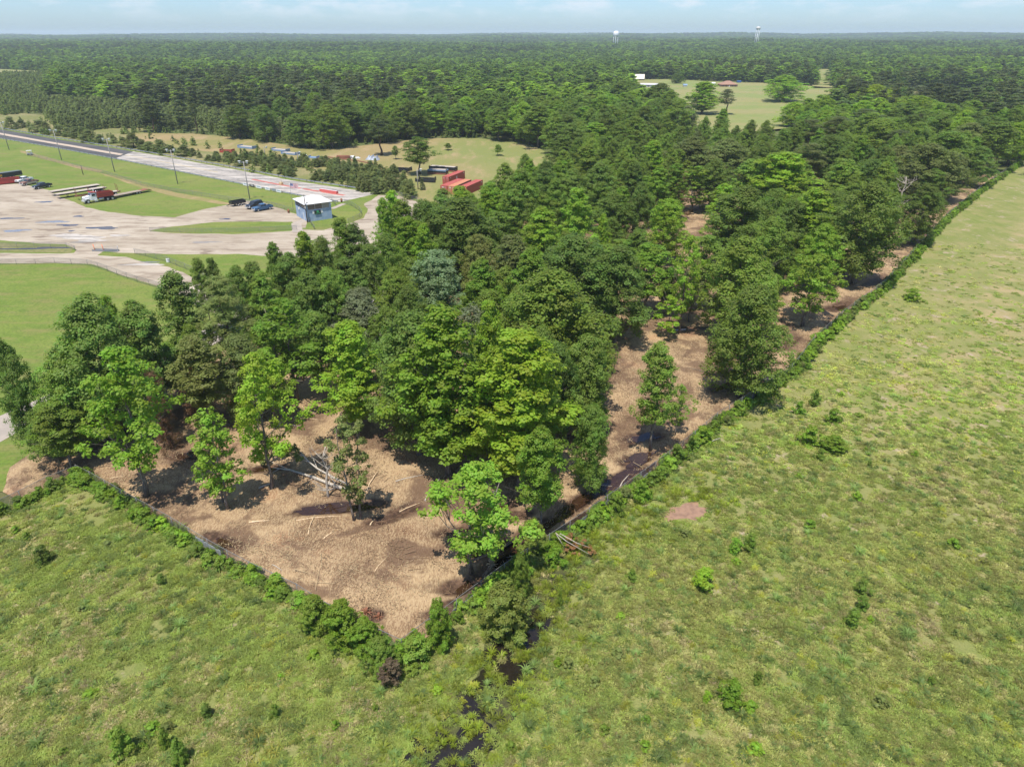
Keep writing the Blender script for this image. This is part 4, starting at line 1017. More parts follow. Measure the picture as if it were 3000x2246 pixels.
# ------------------------------------------------------------------ scattering what nobody could count
def scatter(name, protos, P, idx, rotz, scl, label, cat=None, tilt=None):
    """one object whose nodes set a proto on each of its points"""
    n = len(P)
    me = bpy.data.meshes.new(name)
    me.vertices.add(n); me.vertices.foreach_set('co', np.ascontiguousarray(P, np.float32).ravel())
    rot = np.zeros((n, 3), np.float32); rot[:, 2] = rotz
    if tilt is not None: rot[:, :2] = tilt
    scl = np.asarray(scl, np.float32)
    if scl.ndim == 1: scl = np.repeat(scl[:, None], 3, 1)
    for nm, typ, arr, f in (('pick', 'INT', np.asarray(idx, np.int32), 'value'), ('turn', 'FLOAT_VECTOR', rot, 'vector'), ('size', 'FLOAT_VECTOR', scl, 'vector')):
        a = me.attributes.new(nm, typ, 'POINT'); a.data.foreach_set(f, np.ascontiguousarray(arr).ravel())
    o = link(name, me); props(o, label, cat, None, 'stuff')
    coll = bpy.data.collections.new(name + '_shapes')
    for i, (pm, color) in enumerate(protos):
        if color is not None:
            pm = pm.copy(); pm.materials[0] = mat_leaf(color)
        q = bpy.data.objects.new(f'{name}_shape_{i:02d}', pm); coll.objects.link(q)
    ng = bpy.data.node_groups.new(name + '_nodes', 'GeometryNodeTree')
    ng.interface.new_socket('Geometry', in_out='INPUT', socket_type='NodeSocketGeometry')
    ng.interface.new_socket('Geometry', in_out='OUTPUT', socket_type='NodeSocketGeometry')
    N, L = ng.nodes, ng.links
    gi, go = N.new('NodeGroupInput'), N.new('NodeGroupOutput')
    ip = N.new('GeometryNodeInstanceOnPoints'); ci = N.new('GeometryNodeCollectionInfo')
    ci.inputs['Collection'].default_value = coll; ci.inputs['Separate Children'].default_value = True; ci.inputs['Reset Children'].default_value = True
    ip.inputs['Pick Instance'].default_value = True
    def na(nm, t):
        a = N.new('GeometryNodeInputNamedAttribute'); a.data_type = t; a.inputs['Name'].default_value = nm
        return a.outputs['Attribute']
    L.new(gi.outputs[0], ip.inputs['Points']); L.new(ci.outputs[0], ip.inputs['Instance'])
    L.new(na('pick', 'INT'), ip.inputs['Instance Index'])
    er = N.new('FunctionNodeEulerToRotation'); L.new(na('turn', 'FLOAT_VECTOR'), er.inputs[0]); L.new(er.outputs[0], ip.inputs['Rotation'])
    L.new(na('size', 'FLOAT_VECTOR'), ip.inputs['Scale'])
    L.new(ip.outputs[0], go.inputs[0])
    md = o.modifiers.new('scatter', 'NODES'); md.node_group = ng
    return o

def far_proto(name, H, base, Rm, prof, nlobe, rl, ncl, nlf, rcl, leaf, flat=.75, up=.7, top=.6, sd=0):
    lb = lobes_of(prof, H, base, Rm, nlobe, rl, hash_s(name) + sd)
    C, N, T = crown_points(lb, ncl, nlf, rcl, flat, up, top)
    s = R.uniform(.75, 1.25, len(C))
    return leaves_mesh(name, C, N, leaf[0] * s, leaf[1] * s, T)
FARP = []
for v in range(3): FARP.append((far_proto('far_oak', 15, .0, 5.0, P_OAK, 22, 1.7, 11, 11, .85, (.80, .55), sd=v), ((.118, .180, .036), C_MID, C_GREEN)[v]))
for v in range(3): FARP.append((far_proto('far_gum', 16, .0, 4.3, P_OAK, 22, 1.4, 10, 11, .75, (.78, .54), sd=v), (C_MID, C_DARK, (.175, .270, .036))[v]))
for v in range(2): FARP.append((far_proto('far_pine', 17, .12, 3.8, P_PINE, 20, 1.5, 9, 10, .85, (1.2, .36), .6, .9, sd=v), (C_PINE, (.115, .145, .052))[v]))
FARP.append((far_proto('far_lime', 15, .05, 4.6, P_OAK, 18, 1.8, 9, 9, .9, (1.0, .7), sd=7), C_LIME))
FARP.append((far_proto('far_shrub', 4.5, .0, 2.2, P_OAK, 8, 1.1, 6, 8, .6, (.7, .5), sd=8), (.185, .235, .062)))
FARP.append((far_proto('far_young_pine', 5.2, .0, 1.9, lambda t: max(.06, (1 - t ** 1.5) ** .8), 20, .65, 6, 8, .48, (.62, .22), .9, .8, sd=9), C_YPINE))

EXCL = [rough(p, 6, 0, 1) for p in (PASTURE, CLEARING, LAWN, VERGE, FIELD, LOT)] + MEADOW[:4]
STRIPX = SF + SN[::-1]
THICKET = GP([(225, 390), (330, 376), (520, 380), (610, 386), (720, 400), (840, 416), (950, 432), (960, 402), (860, 385), (720, 355), (560, 332), (400, 318), (240, 300), (130, 285), (120, 330), (160, 365)])
SCRUB = GP([(-250, 300), (0, 340), (120, 330), (160, 250), (140, 215), (0, 195), (-200, 190)])
VIEWF1 = GP([(1990, 330), (1990, 400), (2080, 470), (2330, 470), (2360, 400), (2350, 330)])
VIEWF2 = GP([(2610, 290), (2630, 335), (2700, 340), (2720, 290)])
def free(x, y):
    ok = np.ones(len(x), bool)
    for p in EXCL + [STRIPX, THICKET, SCRUB, VIEWF1, VIEWF2]: ok &= ~inside(x, y, p)
    return ok
def wood_pick(x, y, n):
    """species by patches: pines in some stands, broadleaf in others"""
    pn = fnoise(x, y, 260, 61, 3); ln = fnoise(x, y, 120, 71, 3)
    r = R.uniform(0, 1, n)
    idx = np.where(r < .34, 0, np.where(r < .66, 1, np.where(r < .80, 2, np.where(r < .88, 3, np.where(r < .95, 4, 5)))))
    pine = (pn + R.normal(0, .14, n)) > .36
    idx = np.where(pine, np.where(r < .45, 6, np.where(r < .9, 7, 0)), idx)
    idx = np.where((~pine) & (ln + R.normal(0, .22, n) > .36), 8, idx)
    return idx
# near woods: a jittered grid, the nearest trees are objects of their own
def jgrid(y0, y1, step, half=.80, jit=.42):
    xs = np.arange(-y1 * half - 20, y1 * half + 20, step); ys = np.arange(y0, y1, step)
    X, Y = np.meshgrid(xs, ys); X = X.ravel() + R.uniform(-jit, jit, X.size) * step; Y = Y.ravel() + R.uniform(-jit, jit, Y.size) * step
    k = np.abs(X) < Y * half + 8
    return X[k], Y[k]
X, Y = jgrid(150, 760, 10.2)
k = free(X, Y); X, Y = X[k], Y[k]
hid = np.array([min(math.hypot(a - p, b - q) / (r + 1.5) for p, q, r in TREE_XY) if b < 420 else 9 for a, b in zip(X, Y)])
X, Y = X[hid > 1], Y[hid > 1]
D = np.hypot(X, Y); inview = np.abs(X) < .77 * (Y * _cp + 20)
order = np.argsort(np.where(inview, D, 1e9)); sel = order[:225]
idx = wood_pick(X, Y, len(X))
WK = {0: ('oak', C_DARK, 'dark broadleaf tree'), 1: ('oak', C_MID, 'mid green broadleaf tree'), 2: ('oak', C_GREEN, 'bright green broadleaf tree'), 3: ('tall_broadleaf', C_MID, 'upright green tree'), 4: ('tall_broadleaf', C_DARK, 'upright dark tree'), 5: ('sweetgum', C_GREEN, 'pointed green tree'), 6: ('pine', C_PINE, 'dull green pine'), 7: ('pine', C_PINE, 'dull green pine'), 8: ('oak', C_LIME, 'lime green broadleaf tree')}
for i in sel:
    kd, c, wd = WK[int(idx[i])]
    px, py = project(X[i], Y[i], 0)
    where = 'along the wood edge behind the hay field' if px < 1500 and py > 330 else 'in the wood beyond the thicket of young pines' if px < 1100 else 'in the wood between hay field and meadow' if px < 2000 else 'in the wood beyond the right fence'
    o = tree(kd, float(X[i]), float(Y[i]), random.uniform(11, 18) * (1.15 if kd == 'pine' else 1), random.uniform(5.4, 9.0) if kd != 'pine' else random.uniform(4, 6), c, f'{wd} {where}', f'{wd}s {where}', z=float(terr(X[i], Y[i])))
    o.name = 'woodland_tree'
rest = np.ones(len(X), bool); rest[sel] = False
PX, PY, PI_ = [X[rest]], [Y[rest]], [idx[rest]]
SS = [R.uniform(.68, 1.22, rest.sum())]
SW = [R.uniform(1.15, 2.0, rest.sum())]
for y0, y1, st, wid in ((760, 1500, 11.5, 1.25), (1500, 2800, 16, 1.8), (2800, 4600, 25, 2.7), (4600, 8000, 42, 4.4)):
    x, y = jgrid(y0, y1, st)
    k = free(x, y) & (fnoise(x, y, 150, 81, 2) < .66); x, y = x[k], y[k]
    PX.append(x); PY.append(y); PI_.append(wood_pick(x, y, len(x))); SS.append(R.uniform(.66, 1.26, len(x))); SW.append(R.uniform(1.0, 1.6, len(x)) * wid)
x, y, ii, ss, sw = map(np.concatenate, (PX, PY, PI_, SS, SW))
ss = ss * .80; sw = sw * 1.08
rise = np.clip(np.hypot(x, y) / 3000, 0, 1)
scatter('distant_forest', FARP, np.stack([x, y, terr(x, y) + 2.2], 1), ii, R.uniform(0, 6.28, len(x)), np.stack([sw, sw, ss], 1), 'mixed green forest rolling away to the horizon', 'forest')
N_FOREST = len(x)
# the thicket of planted young pines and the scrub left of it
x, y = jgrid(240, 520, 2.6, .82)
k = inside(x, y, THICKET) & (fnoise(x, y, 22, 5) > -.35); x, y = x[k], y[k]
scatter('pine_thicket', FARP, np.stack([x, y, 0 * x], 1), np.full(len(x), 10), R.uniform(0, 6.28, len(x)), R.uniform(.7, 1.35, len(x)), 'dense dull green thicket of young planted pines beyond the drag strip', 'thicket')
x, y = jgrid(300, 900, 4.2, .82)
k = inside(x, y, SCRUB); x, y = x[k], y[k]
scatter('scrub', FARP, np.stack([x, y, 0 * x], 1), np.where(R.uniform(0, 1, len(x)) < .6, 9, 10), R.uniform(0, 6.28, len(x)), R.uniform(.5, 1.3, len(x)), 'pale green scrub and young growth beyond the far left of the strip', 'scrub')
# brush in the verge and along the edge of the hay field
x, y = jgrid(150, 420, 3.0, .82)
k = (inside(x, y, VERGE) & (R.uniform(0, 1, len(x)) < .12)) | ((seg_dist(x, y, FIELD[:9]) < 5) & (R.uniform(0, 1, len(x)) < .75) & ~inside(x, y, FIELD)) ; x, y = x[k], y[k]
k = free(x, y) | inside(x, y, VERGE); x, y = x[k], y[k]
scatter('edge_brush', FARP, np.stack([x, y, 0 * x], 1), np.full(len(x), 9), R.uniform(0, 6.28, len(x)), R.uniform(.25, .8, len(x)), 'low green brush along the wood edge and the strip verge', 'brush')

# grass: tufts of bent blades
def tuft_mesh(name, ntuft, spread, nblade, L, W, droop, sd=0):
    rg = np.random.default_rng(sd); V, F, T = [], [], []
    for q in range(ntuft):
        ox, oy = rg.normal(0, spread, 2) if ntuft > 1 else (0, 0); tone = rg.normal(.5, .15); k = rg.uniform(.6, 1.25)
        for j in range(nblade):
            a = rg.uniform(0, 6.28); l = L * k * rg.uniform(.6, 1.2); dr = droop * rg.uniform(.5, 1.3); w = W * rg.uniform(.7, 1.3)
            dx, dy = math.cos(a), math.sin(a); px_, py_ = -dy, dx; b = len(V)
            r0 = rg.uniform(0, .06)
            m1, m2 = l * .5 * dr, l * dr
            z1, z2 = l * .62 * (1.1 - .35 * dr), l * (1.05 - .72 * dr)
            cx, cy = ox + dx * r0, oy + dy * r0
            V += [(cx - px_ * w * .4, cy - py_ * w * .4, 0), (cx + px_ * w * .4, cy + py_ * w * .4, 0), (cx + dx * m1 + px_ * w * .5, cy + dy * m1 + py_ * w * .5, z1), (cx + dx * m1 - px_ * w * .5, cy + dy * m1 - py_ * w * .5, z1),
                  (cx + dx * m2, cy + dy * m2, max(.02, z2)), (cx + dx * m2, cy + dy * m2, max(.02, z2))]
            F += [(b, b + 1, b + 2, b + 3), (b + 3, b + 2, b + 5, b + 4)]; T += [min(1, max(0, tone + rg.normal(0, .1)))] * 2
    return np_mesh(name, V, F, M_LEAF, {'leaf_tone': ('FACE', 'FLOAT', np.array(T, np.float32))})
GREENS = [(.236, .285, .064), (.270, .302, .076), (.206, .258, .066), (.296, .300, .090), (.325, .298, .118), (.370, .314, .155), (.162, .214, .060), (.310, .316, .050)]
GRASS = []
for i, c in enumerate(GREENS):
    GRASS.append((tuft_mesh('grass_tuft', 11, .36, 13, .36, .05, 1.05, i), tuple(v * 1.1 for v in c)))
for i, c in enumerate([(.170, .250, .070), (.195, .270, .075), (.150, .225, .066)]):
    GRASS.append((tuft_mesh('broad_grass_tuft', 1, 0, 46, .85, .055, .95, 20 + i), c))
GRASS.append((tuft_mesh('marsh_tuft', 3, .28, 40, .72, .035, .8, 40), (.260, .300, .032)))
GRASS.append((tuft_mesh('marsh_tuft', 3, .3, 36, .6, .035, .85, 41), (.220, .255, .036)))
GRASS.append((tuft_mesh('seed_tuft', 5, .3, 10, .5, .035, .7, 42), (.370, .330, .075)))
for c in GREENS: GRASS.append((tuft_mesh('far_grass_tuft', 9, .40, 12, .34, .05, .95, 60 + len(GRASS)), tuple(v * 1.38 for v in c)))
FAR0 = len(GRASS) - 8
def pasture_points(x0, x1, y0, y1, dens):
    n = int((x1 - x0) * (y1 - y0) * dens)
    x, y = R.uniform(x0, x1, n), R.uniform(y0, y1, n)
    k = (np.abs(x) < .79 * (y * _cp + 20.5) + 1.5) & inside(x, y, PASTURE)
    return x[k], y[k]
gx, gy = [], []
for y0, y1, dn in ((26, 40, 5.0), (40, 55, 4.0), (55, 75, 2.6), (75, 95, 1.6), (95, 115, .8), (115, 135, .4), (135, 160, .2)):
    x, y = pasture_points(-90, .8 * y1 + 30, y0, y1, dn); gx.append(x); gy.append(y)
x, y = np.concatenate(gx), np.concatenate(gy)
BOGC = [((sum(p[0] for p in b) / len(b)), (sum(p[1] for p in b) / len(b))) for b in BOG]
bogd = np.min([np.hypot(x - a, y - b) for a, b in BOGC], axis=0)
ditch = seg_dist(x, y, GP([(1300, 2250), (1380, 2080), (1480, 1960), (1560, 1830), (1650, 1650), (1780, 1560), (1900, 1480), (2060, 1460)]))
mud = inside(x, y, blob(*G(2010, 1500), 2.4, 1.6, .35, 40, .16, 2))
n1 = fnoise(x, y, 9, 101); n2 = fnoise(x, y, 3.2, 111); n3 = fnoise(x, y, 22, 121); u = R.uniform(0, 1, len(x))
idx = np.where(n1 + .5 * n2 + R.normal(0, .25, len(x)) > .12, 1, 0)
idx = np.where(n3 + R.normal(0, .3, len(x)) > .28, 3, idx)
idx = np.where((n2 + R.normal(0, .25, len(x)) > .40), 4, idx)
idx = np.where((n1 + R.normal(0, .22, len(x)) > .55) & (u < .7), 5, idx)
idx = np.where((n2 - n1 + R.normal(0, .3, len(x)) > .75), 2, idx)
idx = np.where((u < .10), 6, idx)
idx = np.where((u > .95) & (n1 < .1), 7, idx)
near = y < 75
idx = np.where(near & (u > .10) & (u < .155) & (n2 > -.1), 8 + (np.arange(len(x)) % 3), idx)
wet = np.exp(-(ditch / 2.6) ** 2)
idx = np.where((R.uniform(0, 1, len(x)) < wet * .62), np.where(u < .5, 11, np.where(u < .85, 12, 9)), idx)
yel = (fnoise(x, y, 5, 131) > .45) & (x < -2) & (y < 46) & (u > .8)
idx = np.where(yel, 13, idx)
bare = (fnoise(x, y, 4, 141) + .45 * fnoise(x, y, 1.6, 151)) > .52
keep = ~mud & ~(bare & (R.uniform(0, 1, len(x)) < .85))
for b in BOG: keep &= ~(inside(x, y, b) & (R.uniform(0, 1, len(x)) < .42))
keep &= ~(inside(x, y, DITCH) & (R.uniform(0, 1, len(x)) < .42))
x, y, idx = x[keep], y[keep], idx[keep]
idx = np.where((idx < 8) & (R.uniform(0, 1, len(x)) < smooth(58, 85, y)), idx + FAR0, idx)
far_k = 1 + smooth(60, 200, y) * .5
sz = R.uniform(.55, 1.0, len(x)) * np.where(idx >= 8, R.uniform(.7, 1.2, len(x)), 1)
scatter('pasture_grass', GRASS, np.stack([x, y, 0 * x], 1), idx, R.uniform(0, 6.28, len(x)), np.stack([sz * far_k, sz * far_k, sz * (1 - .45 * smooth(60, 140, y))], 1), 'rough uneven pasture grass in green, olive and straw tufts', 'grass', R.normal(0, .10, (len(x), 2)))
N_GRASS = len(x)
# shredded wood lying on the clearing
def shred_mesh(name, n, spread, L, W, sd):
    rg = np.random.default_rng(sd); m = MB()
    for i in range(n):
        x, y = rg.normal(0, spread, 2); a = rg.uniform(0, 6.28); l = L * rg.uniform(.3, 1.4) ; e = rg.normal(0, .10)
        d = Vector((math.cos(a) * l / 2, math.sin(a) * l / 2, e)); c = Vector((x, y, rg.uniform(.02, .09)))
        m.bar(c - d, c + d, W * rg.uniform(.5, 1.4), W * .5)
    return m
CH = []
M_CH = [paint('pale_wood_shreds', (.44, .33, .185), .9, 0, .4), paint('brown_wood_shreds', (.22, .140, .078), .9, 0, .4), paint('red_bark_shreds', (.23, .105, .055), .9, 0, .4)]
for i in range(6): CH.append((shred_mesh('shreds', 40, .55, .24, .026, i).mesh('wood_shreds', M_CH[(0, 0, 1, 0, 2, 1)[i]]), None))
for i in range(2): CH.append((shred_mesh('sticks', 8, .7, 1.5, .045, 50 + i).mesh('wood_sticks', M_CH[i]), None))
xs, ys = [p[0] for p in CLEARING], [p[1] for p in CLEARING]
n = 17000
x, y = R.uniform(min(xs), max(xs), n), R.uniform(min(ys), 190, n)
dn = np.clip(1.15 - y / 170, .12, 1)
k = inside(x, y, CLEARING) & (R.uniform(0, 1, n) < dn); x, y = x[k], y[k]
w = wetness(x, y); k = R.uniform(0, 1, len(x)) > w * .8; x, y = x[k], y[k]
c1 = fnoise(x, y, 8, 161) + R.normal(0, .3, len(x)); u = R.uniform(0, 1, len(x))
idx = np.where(c1 > 0.05, np.array([0, 1, 3])[np.arange(len(x)) % 3], np.where(u < .6, 2, 5)); idx = np.where((fnoise(x, y, 6, 171) > .5) & (u < .6), 4, idx); idx = np.where(u > np.where(seg_dist(x, y, FENCE_R) < 9, .93, .98), 6 + np.arange(len(x)) % 2, idx)
scatter('wood_chips', CH, np.stack([x, y, clear_z(x, y) + .01], 1), idx, R.uniform(0, 6.28, len(x)), R.uniform(.7, 1.25, len(x)), 'shredded wood and splinters covering the cleared ground', 'wood chips')

# weeds and vines that run together along the fences
WEEDP = []
for kd, c in (('weed', C_MID), ('weed', C_GREEN), ('weed', C_LIME), ('shrub', C_GREEN), ('shrub', C_MID), ('shrub', C_OLIVE)): WEEDP.append((KINDS[kd][len(WEEDP) % 3][3], c))
WEEDP.append((GRASS[8][0], (.190, .262, .070))); WEEDP.append((GRASS[4][0], (.330, .290, .125)))
wx, wy, wi, wz = [], [], [], []
for line, side, st, h in ((FENCE_R, 1, .22, 1.0), (FENCE_L, -1, .20, .95), (FENCE_W, -1, .28, .8)):
    P = along(line, st)
    for (a, b), (c, d) in zip(P[:-1], P[1:]):
        l = math.hypot(c - a, d - b) or 1; thick = .5 + .5 * float(fnoise(a, b, 5, 191))
        if random.random() > .25 + .7 * thick: continue
        o_ = side * random.uniform(-.25, 1.1); k_ = random.choice((0, 1, 2, 0, 1, 3, 4, 5, 6, 6, 7))
        wx.append(a + (d - b) / l * o_); wy.append(b - (c - a) / l * o_); wi.append(k_)
        wz.append(random.uniform(.8, 1.9) * h if k_ < 3 else random.uniform(.3, .62) * h * (.7 + .6 * thick) if k_ < 6 else random.uniform(.9, 1.5))
scatter('fence_line_weeds', WEEDP, np.stack([wx, wy, np.zeros(len(wx))], 1), wi, R.uniform(0, 6.28, len(wx)), np.array(wz), 'ragged weeds and vines running along the fence lines', 'weeds', R.normal(0, .15, (len(wx), 2)))

# ------------------------------------------------------------------ hedge growth on the fences and bushes in the pasture
def bush(px, py, wpx, hpx, color, label, group=None, z=0.0, kind='shrub', zz=0.0):
    x, y = G(px, py); d = depth_of(y)
    H = .82 * hpx / FPX * d / math.cos(math.atan2(CAM_H, y)) ; rad = .92 * wpx / 2 / FPX * d
    if kind == 'shrub' and (H > 3 or rad > 1.7): kind = 'big_bush'
    return tree(kind, x, y, max(.35, H), rad, color, label, group, cat='bush', z=zz)
HEDGE_R = FENCE_R
random.seed(21)
def hedge(pts, step, size, label, group, skip=(), cols=(C_MID, C_GREEN, C_GREEN, C_OLIVE, C_LIME, C_LIME), off=.55, side=1):
    run = 0
    P = along(pts, step)
    for i, (a, b) in enumerate(P[:-1]):
        nx, ny = P[i + 1][0] - a, P[i + 1][1] - b; l = math.hypot(nx, ny) or 1
        x, y = a + side * ny / l * off * random.uniform(.3, 1.6) + random.uniform(-.3, .3), b - side * nx / l * off * random.uniform(.3, 1.6)
        px, py = project(x, y, 0)
        if any(s0 < px < s1 for s0, s1 in skip): continue
        s = random.uniform(*size)
        tree('shrub', x, y, s * random.uniform(.8, 1.15), s * random.uniform(.5, .75), random.choice(cols), label, group, cat='bush')
hedge(FENCE_R, 1.9, (.6, 2.1), 'leafy bush growing through the right hand fence', 'bushes along the right hand fence', skip=((1185, 1260), (1320, 1480), (1640, 1790), (1860, 1900), (2060, 2110), (2180, 2240), (2300, 2330), (2480, 2520), (2560, 2600), (2760, 2800)))
hedge(FENCE_L, 1.6, (.7, 1.8), 'leafy bush growing over the left hand fence', 'bushes along the left hand fence', skip=((560, 655), (1080, 1130)), side=-1, cols=(C_MID, C_GREEN, C_GREEN, C_LIME))
hedge(FENCE_W, 1.6, (.8, 1.6), 'leafy bush on the sagging fence at the left edge', 'bushes on the sagging fence at the left edge', side=-1, cols=(C_MID, C_DARK), skip=((90, 120),))
for a in [(1290, 1895, 100, 150, C_GREEN, 'bright green bush just right of the fence corner'), (1225, 1930, 110, 70, C_MID, 'low spreading bush right at the fence corner'), (1480, 1860, 185, 165, (.215, .245, .050), 'largest olive green bush beside the bog water'), (1525, 1745, 75, 140, C_MID, 'upright blue green bush behind the large olive bush'),
          (1560, 1620, 110, 110, (.200, .245, .045), 'olive bush on the fence beside the fallen branch'), (1625, 1650, 70, 60, C_LIME, 'small lime bush beside the fallen brown branch'), (1010, 1880, 140, 130, C_GREEN, 'flowering green bush with pale heads left of the corner'), (1075, 1905, 120, 100, C_GREEN, 'rounded green bush beside the flowering bush'),
          (930, 1845, 110, 110, C_MID, 'mid green bush left of the flowering bush'), (1120, 1960, 120, 100, C_MID, 'dark leafy bush below the fence corner'), (1150, 2000, 85, 70, (.180, .130, .085), 'brown dead brush heap below the fence corner'), (1130, 1990, 50, 60, C_GREEN, 'small bright bush in front of the dead brush'),
          (2140, 2062, 82, 72, C_LIME, 'round bright lime bush alone in the near pasture'), (2068, 2055, 30, 34, C_YEL, 'small yellow green clump left of the round lime bush'), (2218, 2000, 34, 36, C_MID, 'small dark bush right of the round lime bush'),
          (1880, 1465, 60, 70, C_GREEN, 'bright green bush on the fence above the silty pond'), (1810, 1510, 45, 70, C_MID, 'dark green bush on the fence left of the silty pond'), (2670, 880, 55, 42, C_GREEN, 'bush with pale flowers standing off the right fence'), (2495, 1835, 55, 55, C_MID, 'middle bush of three in the right pasture'),
          (2520, 1785, 45, 45, C_MID, 'olive bush above the middle bush in the right pasture'), (2520, 1740, 50, 50, C_DARK, 'blue green bush at the top of three in the right pasture'), (2150, 1620, 45, 50, C_GREEN, 'leafy green weed bush in the middle pasture'), (2195, 1610, 50, 55, C_MID, 'double leafy weed bush in the middle pasture'),
          (2370, 1300, 75, 60, C_GREEN, 'left bush of a low bright hedge in the pasture'), (2440, 1320, 90, 50, C_GREEN, 'right bush of a low bright hedge in the pasture'), (2440, 1235, 55, 45, C_GREEN, 'round bush above the low bright hedge'), (2385, 1185, 40, 50, C_MID, 'small bush left of the round bush'), (2340, 1210, 40, 40, C_GREEN, 'small bright bush nearer the right fence'),
          (2400, 1345, 35, 35, C_MID, 'dark little bush under the low bright hedge'), (2060, 1720, 80, 60, C_LIME, 'spreading lime weed patch in the middle pasture'), (130, 1645, 60, 50, C_DARK, 'small dark bush in the left pasture'), (475, 1710, 34, 32, C_DARK, 'small dark weed bush in the middle of the left pasture'), (365, 2205, 85, 75, C_MID, 'dark leafy bush at the bottom left'),
          (490, 2190, 40, 60, C_MID, 'small upright bush near the bottom left'), (535, 2235, 60, 70, C_MID, 'rounded bush at the bottom edge'), (610, 2100, 45, 40, C_DARK, 'low dark weeds in the left pasture'), (810, 2100, 34, 40, C_MID, 'small weed right of the low dark weeds'), (1640, 1775, 20, 50, C_MID, 'thin dark weed standing in the pasture by the bog'), (1850, 1700, 34, 38, C_MID, 'small weed bush below the silty pond')]:
    bush(*a)
random.seed(33)
i = 0
while i < 44:
    px, py = random.uniform(20, 2950), random.uniform(1150, 2230)
    x, y = G(px, py)
    if not inside([x], [y], PASTURE)[0] or inside([x], [y], POND)[0] or (py < 1500 and px > 2700): continue
    tree('weed', x, y, random.uniform(.4, 1.0), random.uniform(.25, .65), random.choice((C_MID, C_GREEN, C_LIME, C_GREEN, C_OLIVE)), 'small leafy weed scattered over the rough pasture', 'weeds scattered over the pasture', cat='weed'); i += 1
# ------------------------------------------------------------------ fences of the wooded lot
random.seed(5)
def wires(m, a, b, h, sp, w, z0=0.03):
    """diamond mesh between two points, as thin flat wires"""
    L = math.hypot(b[0] - a[0], b[1] - a[1])
    if L < .05: return
    ux, uy = (b[0] - a[0]) / L, (b[1] - a[1]) / L
    n = int((L + h) / sp)
    for k in range(n):
        for sg in (1, -1):
            s0 = k * sp - h if sg > 0 else k * sp
            t0, t1 = 0.0, h
            lo, hi = s0, s0 + sg * h
            # clip to 0..L
            def z_at(s): return (s - s0) * sg
            e0, e1 = max(0, min(lo, hi)), min(L, max(lo, hi))
            if e1 - e0 < .02: continue
            p = (a[0] + ux * e0, a[1] + uy * e0, z0 + z_at(e0)); q = (a[0] + ux * e1, a[1] + uy * e1, z0 + z_at(e1))
            ox, oz = ux * w * .5, w * .5
            b0 = len(m.v)
            m.v += [(p[0] - ox, p[1] - uy * w * .5, p[2] + oz * sg), (p[0] + ox, p[1] + uy * w * .5, p[2] - oz * sg), (q[0] + ox, q[1] + uy * w * .5, q[2] - oz * sg), (q[0] - ox, q[1] - uy * w * .5, q[2] + oz * sg)]
            m.f.append([b0, b0 + 1, b0 + 2, b0 + 3]); m.sm.append(False)
def chain_fence(pts, h, label, group=None, step=3.0, sp=.16, w=.014, posts_each=False, mat=None, rail=True, lean=0.0):
    mat = mat or M_FENCE
    o = empty('chain_link_fence', (pts[0][0], pts[0][1], 0), 0, label, 'fence', group)
    q = [(x - pts[0][0], y - pts[0][1]) for x, y in pts]
    P = along(q, step)
    m = MB()
    for a, b in zip(P[:-1], P[1:]): wires(m, a, b, h, sp, w)
    me = bpy.data.meshes.new('wire_mesh'); me.from_pydata(m.v, [], m.f); me.materials.append(mat); me.update()
    link('wire_mesh', me, o)
    pm = MB(); pm.cyl((0, 0, -.1), (0, 0, h + .08), .035, .035, 6); pmesh = pm.mesh('post', mat)
    if posts_each:
        for a in P: link('post', pmesh, o, (a[0], a[1], 0))
    else:
        am = MB()
        for a in P: am.cyl((a[0], a[1], -.1), (a[0], a[1], h + .08), .035, .035, 5)
        am.build('posts', mat, o)['kind'] = 'stuff'
    if rail:
        rm = MB(); rm.tube([(a[0], a[1], h + .02) for a in P], [.026] * len(P), 5, False); rm.build('top_rail', mat, o)
    return o, q
def seg_between(pts, px0, px1):
    """part of a fence line between two photo columns"""
    P = along(pts, .5); return [p for p in P if px0 <= project(p[0], p[1], 0)[0] <= px1]
def solid_panels(o, line, h, mat, name='matted_panel'):
    x0, y0 = o.location[0], o.location[1]
    P = along(line, 2.4)
    for a, b in zip(P[:-1], P[1:]):
        if math.hypot(b[0] - a[0], b[1] - a[1]) < .4: continue
        m = MB(); n = 6
        d = Vector((b[0] - a[0], b[1] - a[1], 0)); nv = Vector((-d.y, d.x, 0)).normalized()
        for k in range(n):
            p, q = Vector((a[0], a[1], 0)) + d * (k / n + .004) + nv * random.uniform(-.02, .02), Vector((a[0], a[1], 0)) + d * ((k + 1) / n - .004) + nv * random.uniform(-.02, .02)
            hh = h * random.uniform(.86, 1.0)
            m.bar(((p.x + q.x) / 2 - x0, (p.y + q.y) / 2 - y0, .02), ((p.x + q.x) / 2 - x0, (p.y + q.y) / 2 - y0, hh), (q - p).length, .03) if False else m.add([(p.x - x0, p.y - y0, .02), (q.x - x0, q.y - y0, .02), (q.x - x0, q.y - y0, hh), (p.x - x0, p.y - y0, hh * random.uniform(.95, 1)), (p.x - x0 + nv.x * .03, p.y - y0 + nv.y * .03, .02), (q.x - x0 + nv.x * .03, q.y - y0 + nv.y * .03, .02), (q.x - x0 + nv.x * .03, q.y - y0 + nv.y * .03, hh), (p.x - x0 + nv.x * .03, p.y - y0 + nv.y * .03, hh * .97)],
                [(0, 1, 2, 3), (7, 6, 5, 4), (3, 2, 6, 7), (1, 5, 6, 2), (4, 0, 3, 7)])
        m.build(name, mat, o)
M_MAT = paint('grey_windbreak', (.27, .28, .28), .8, .1, .5)
fr, _ = chain_fence(FENCE_R, 1.7, 'chain link fence running along the right side of the wooded lot', None, 3.0, .15, .010, True)
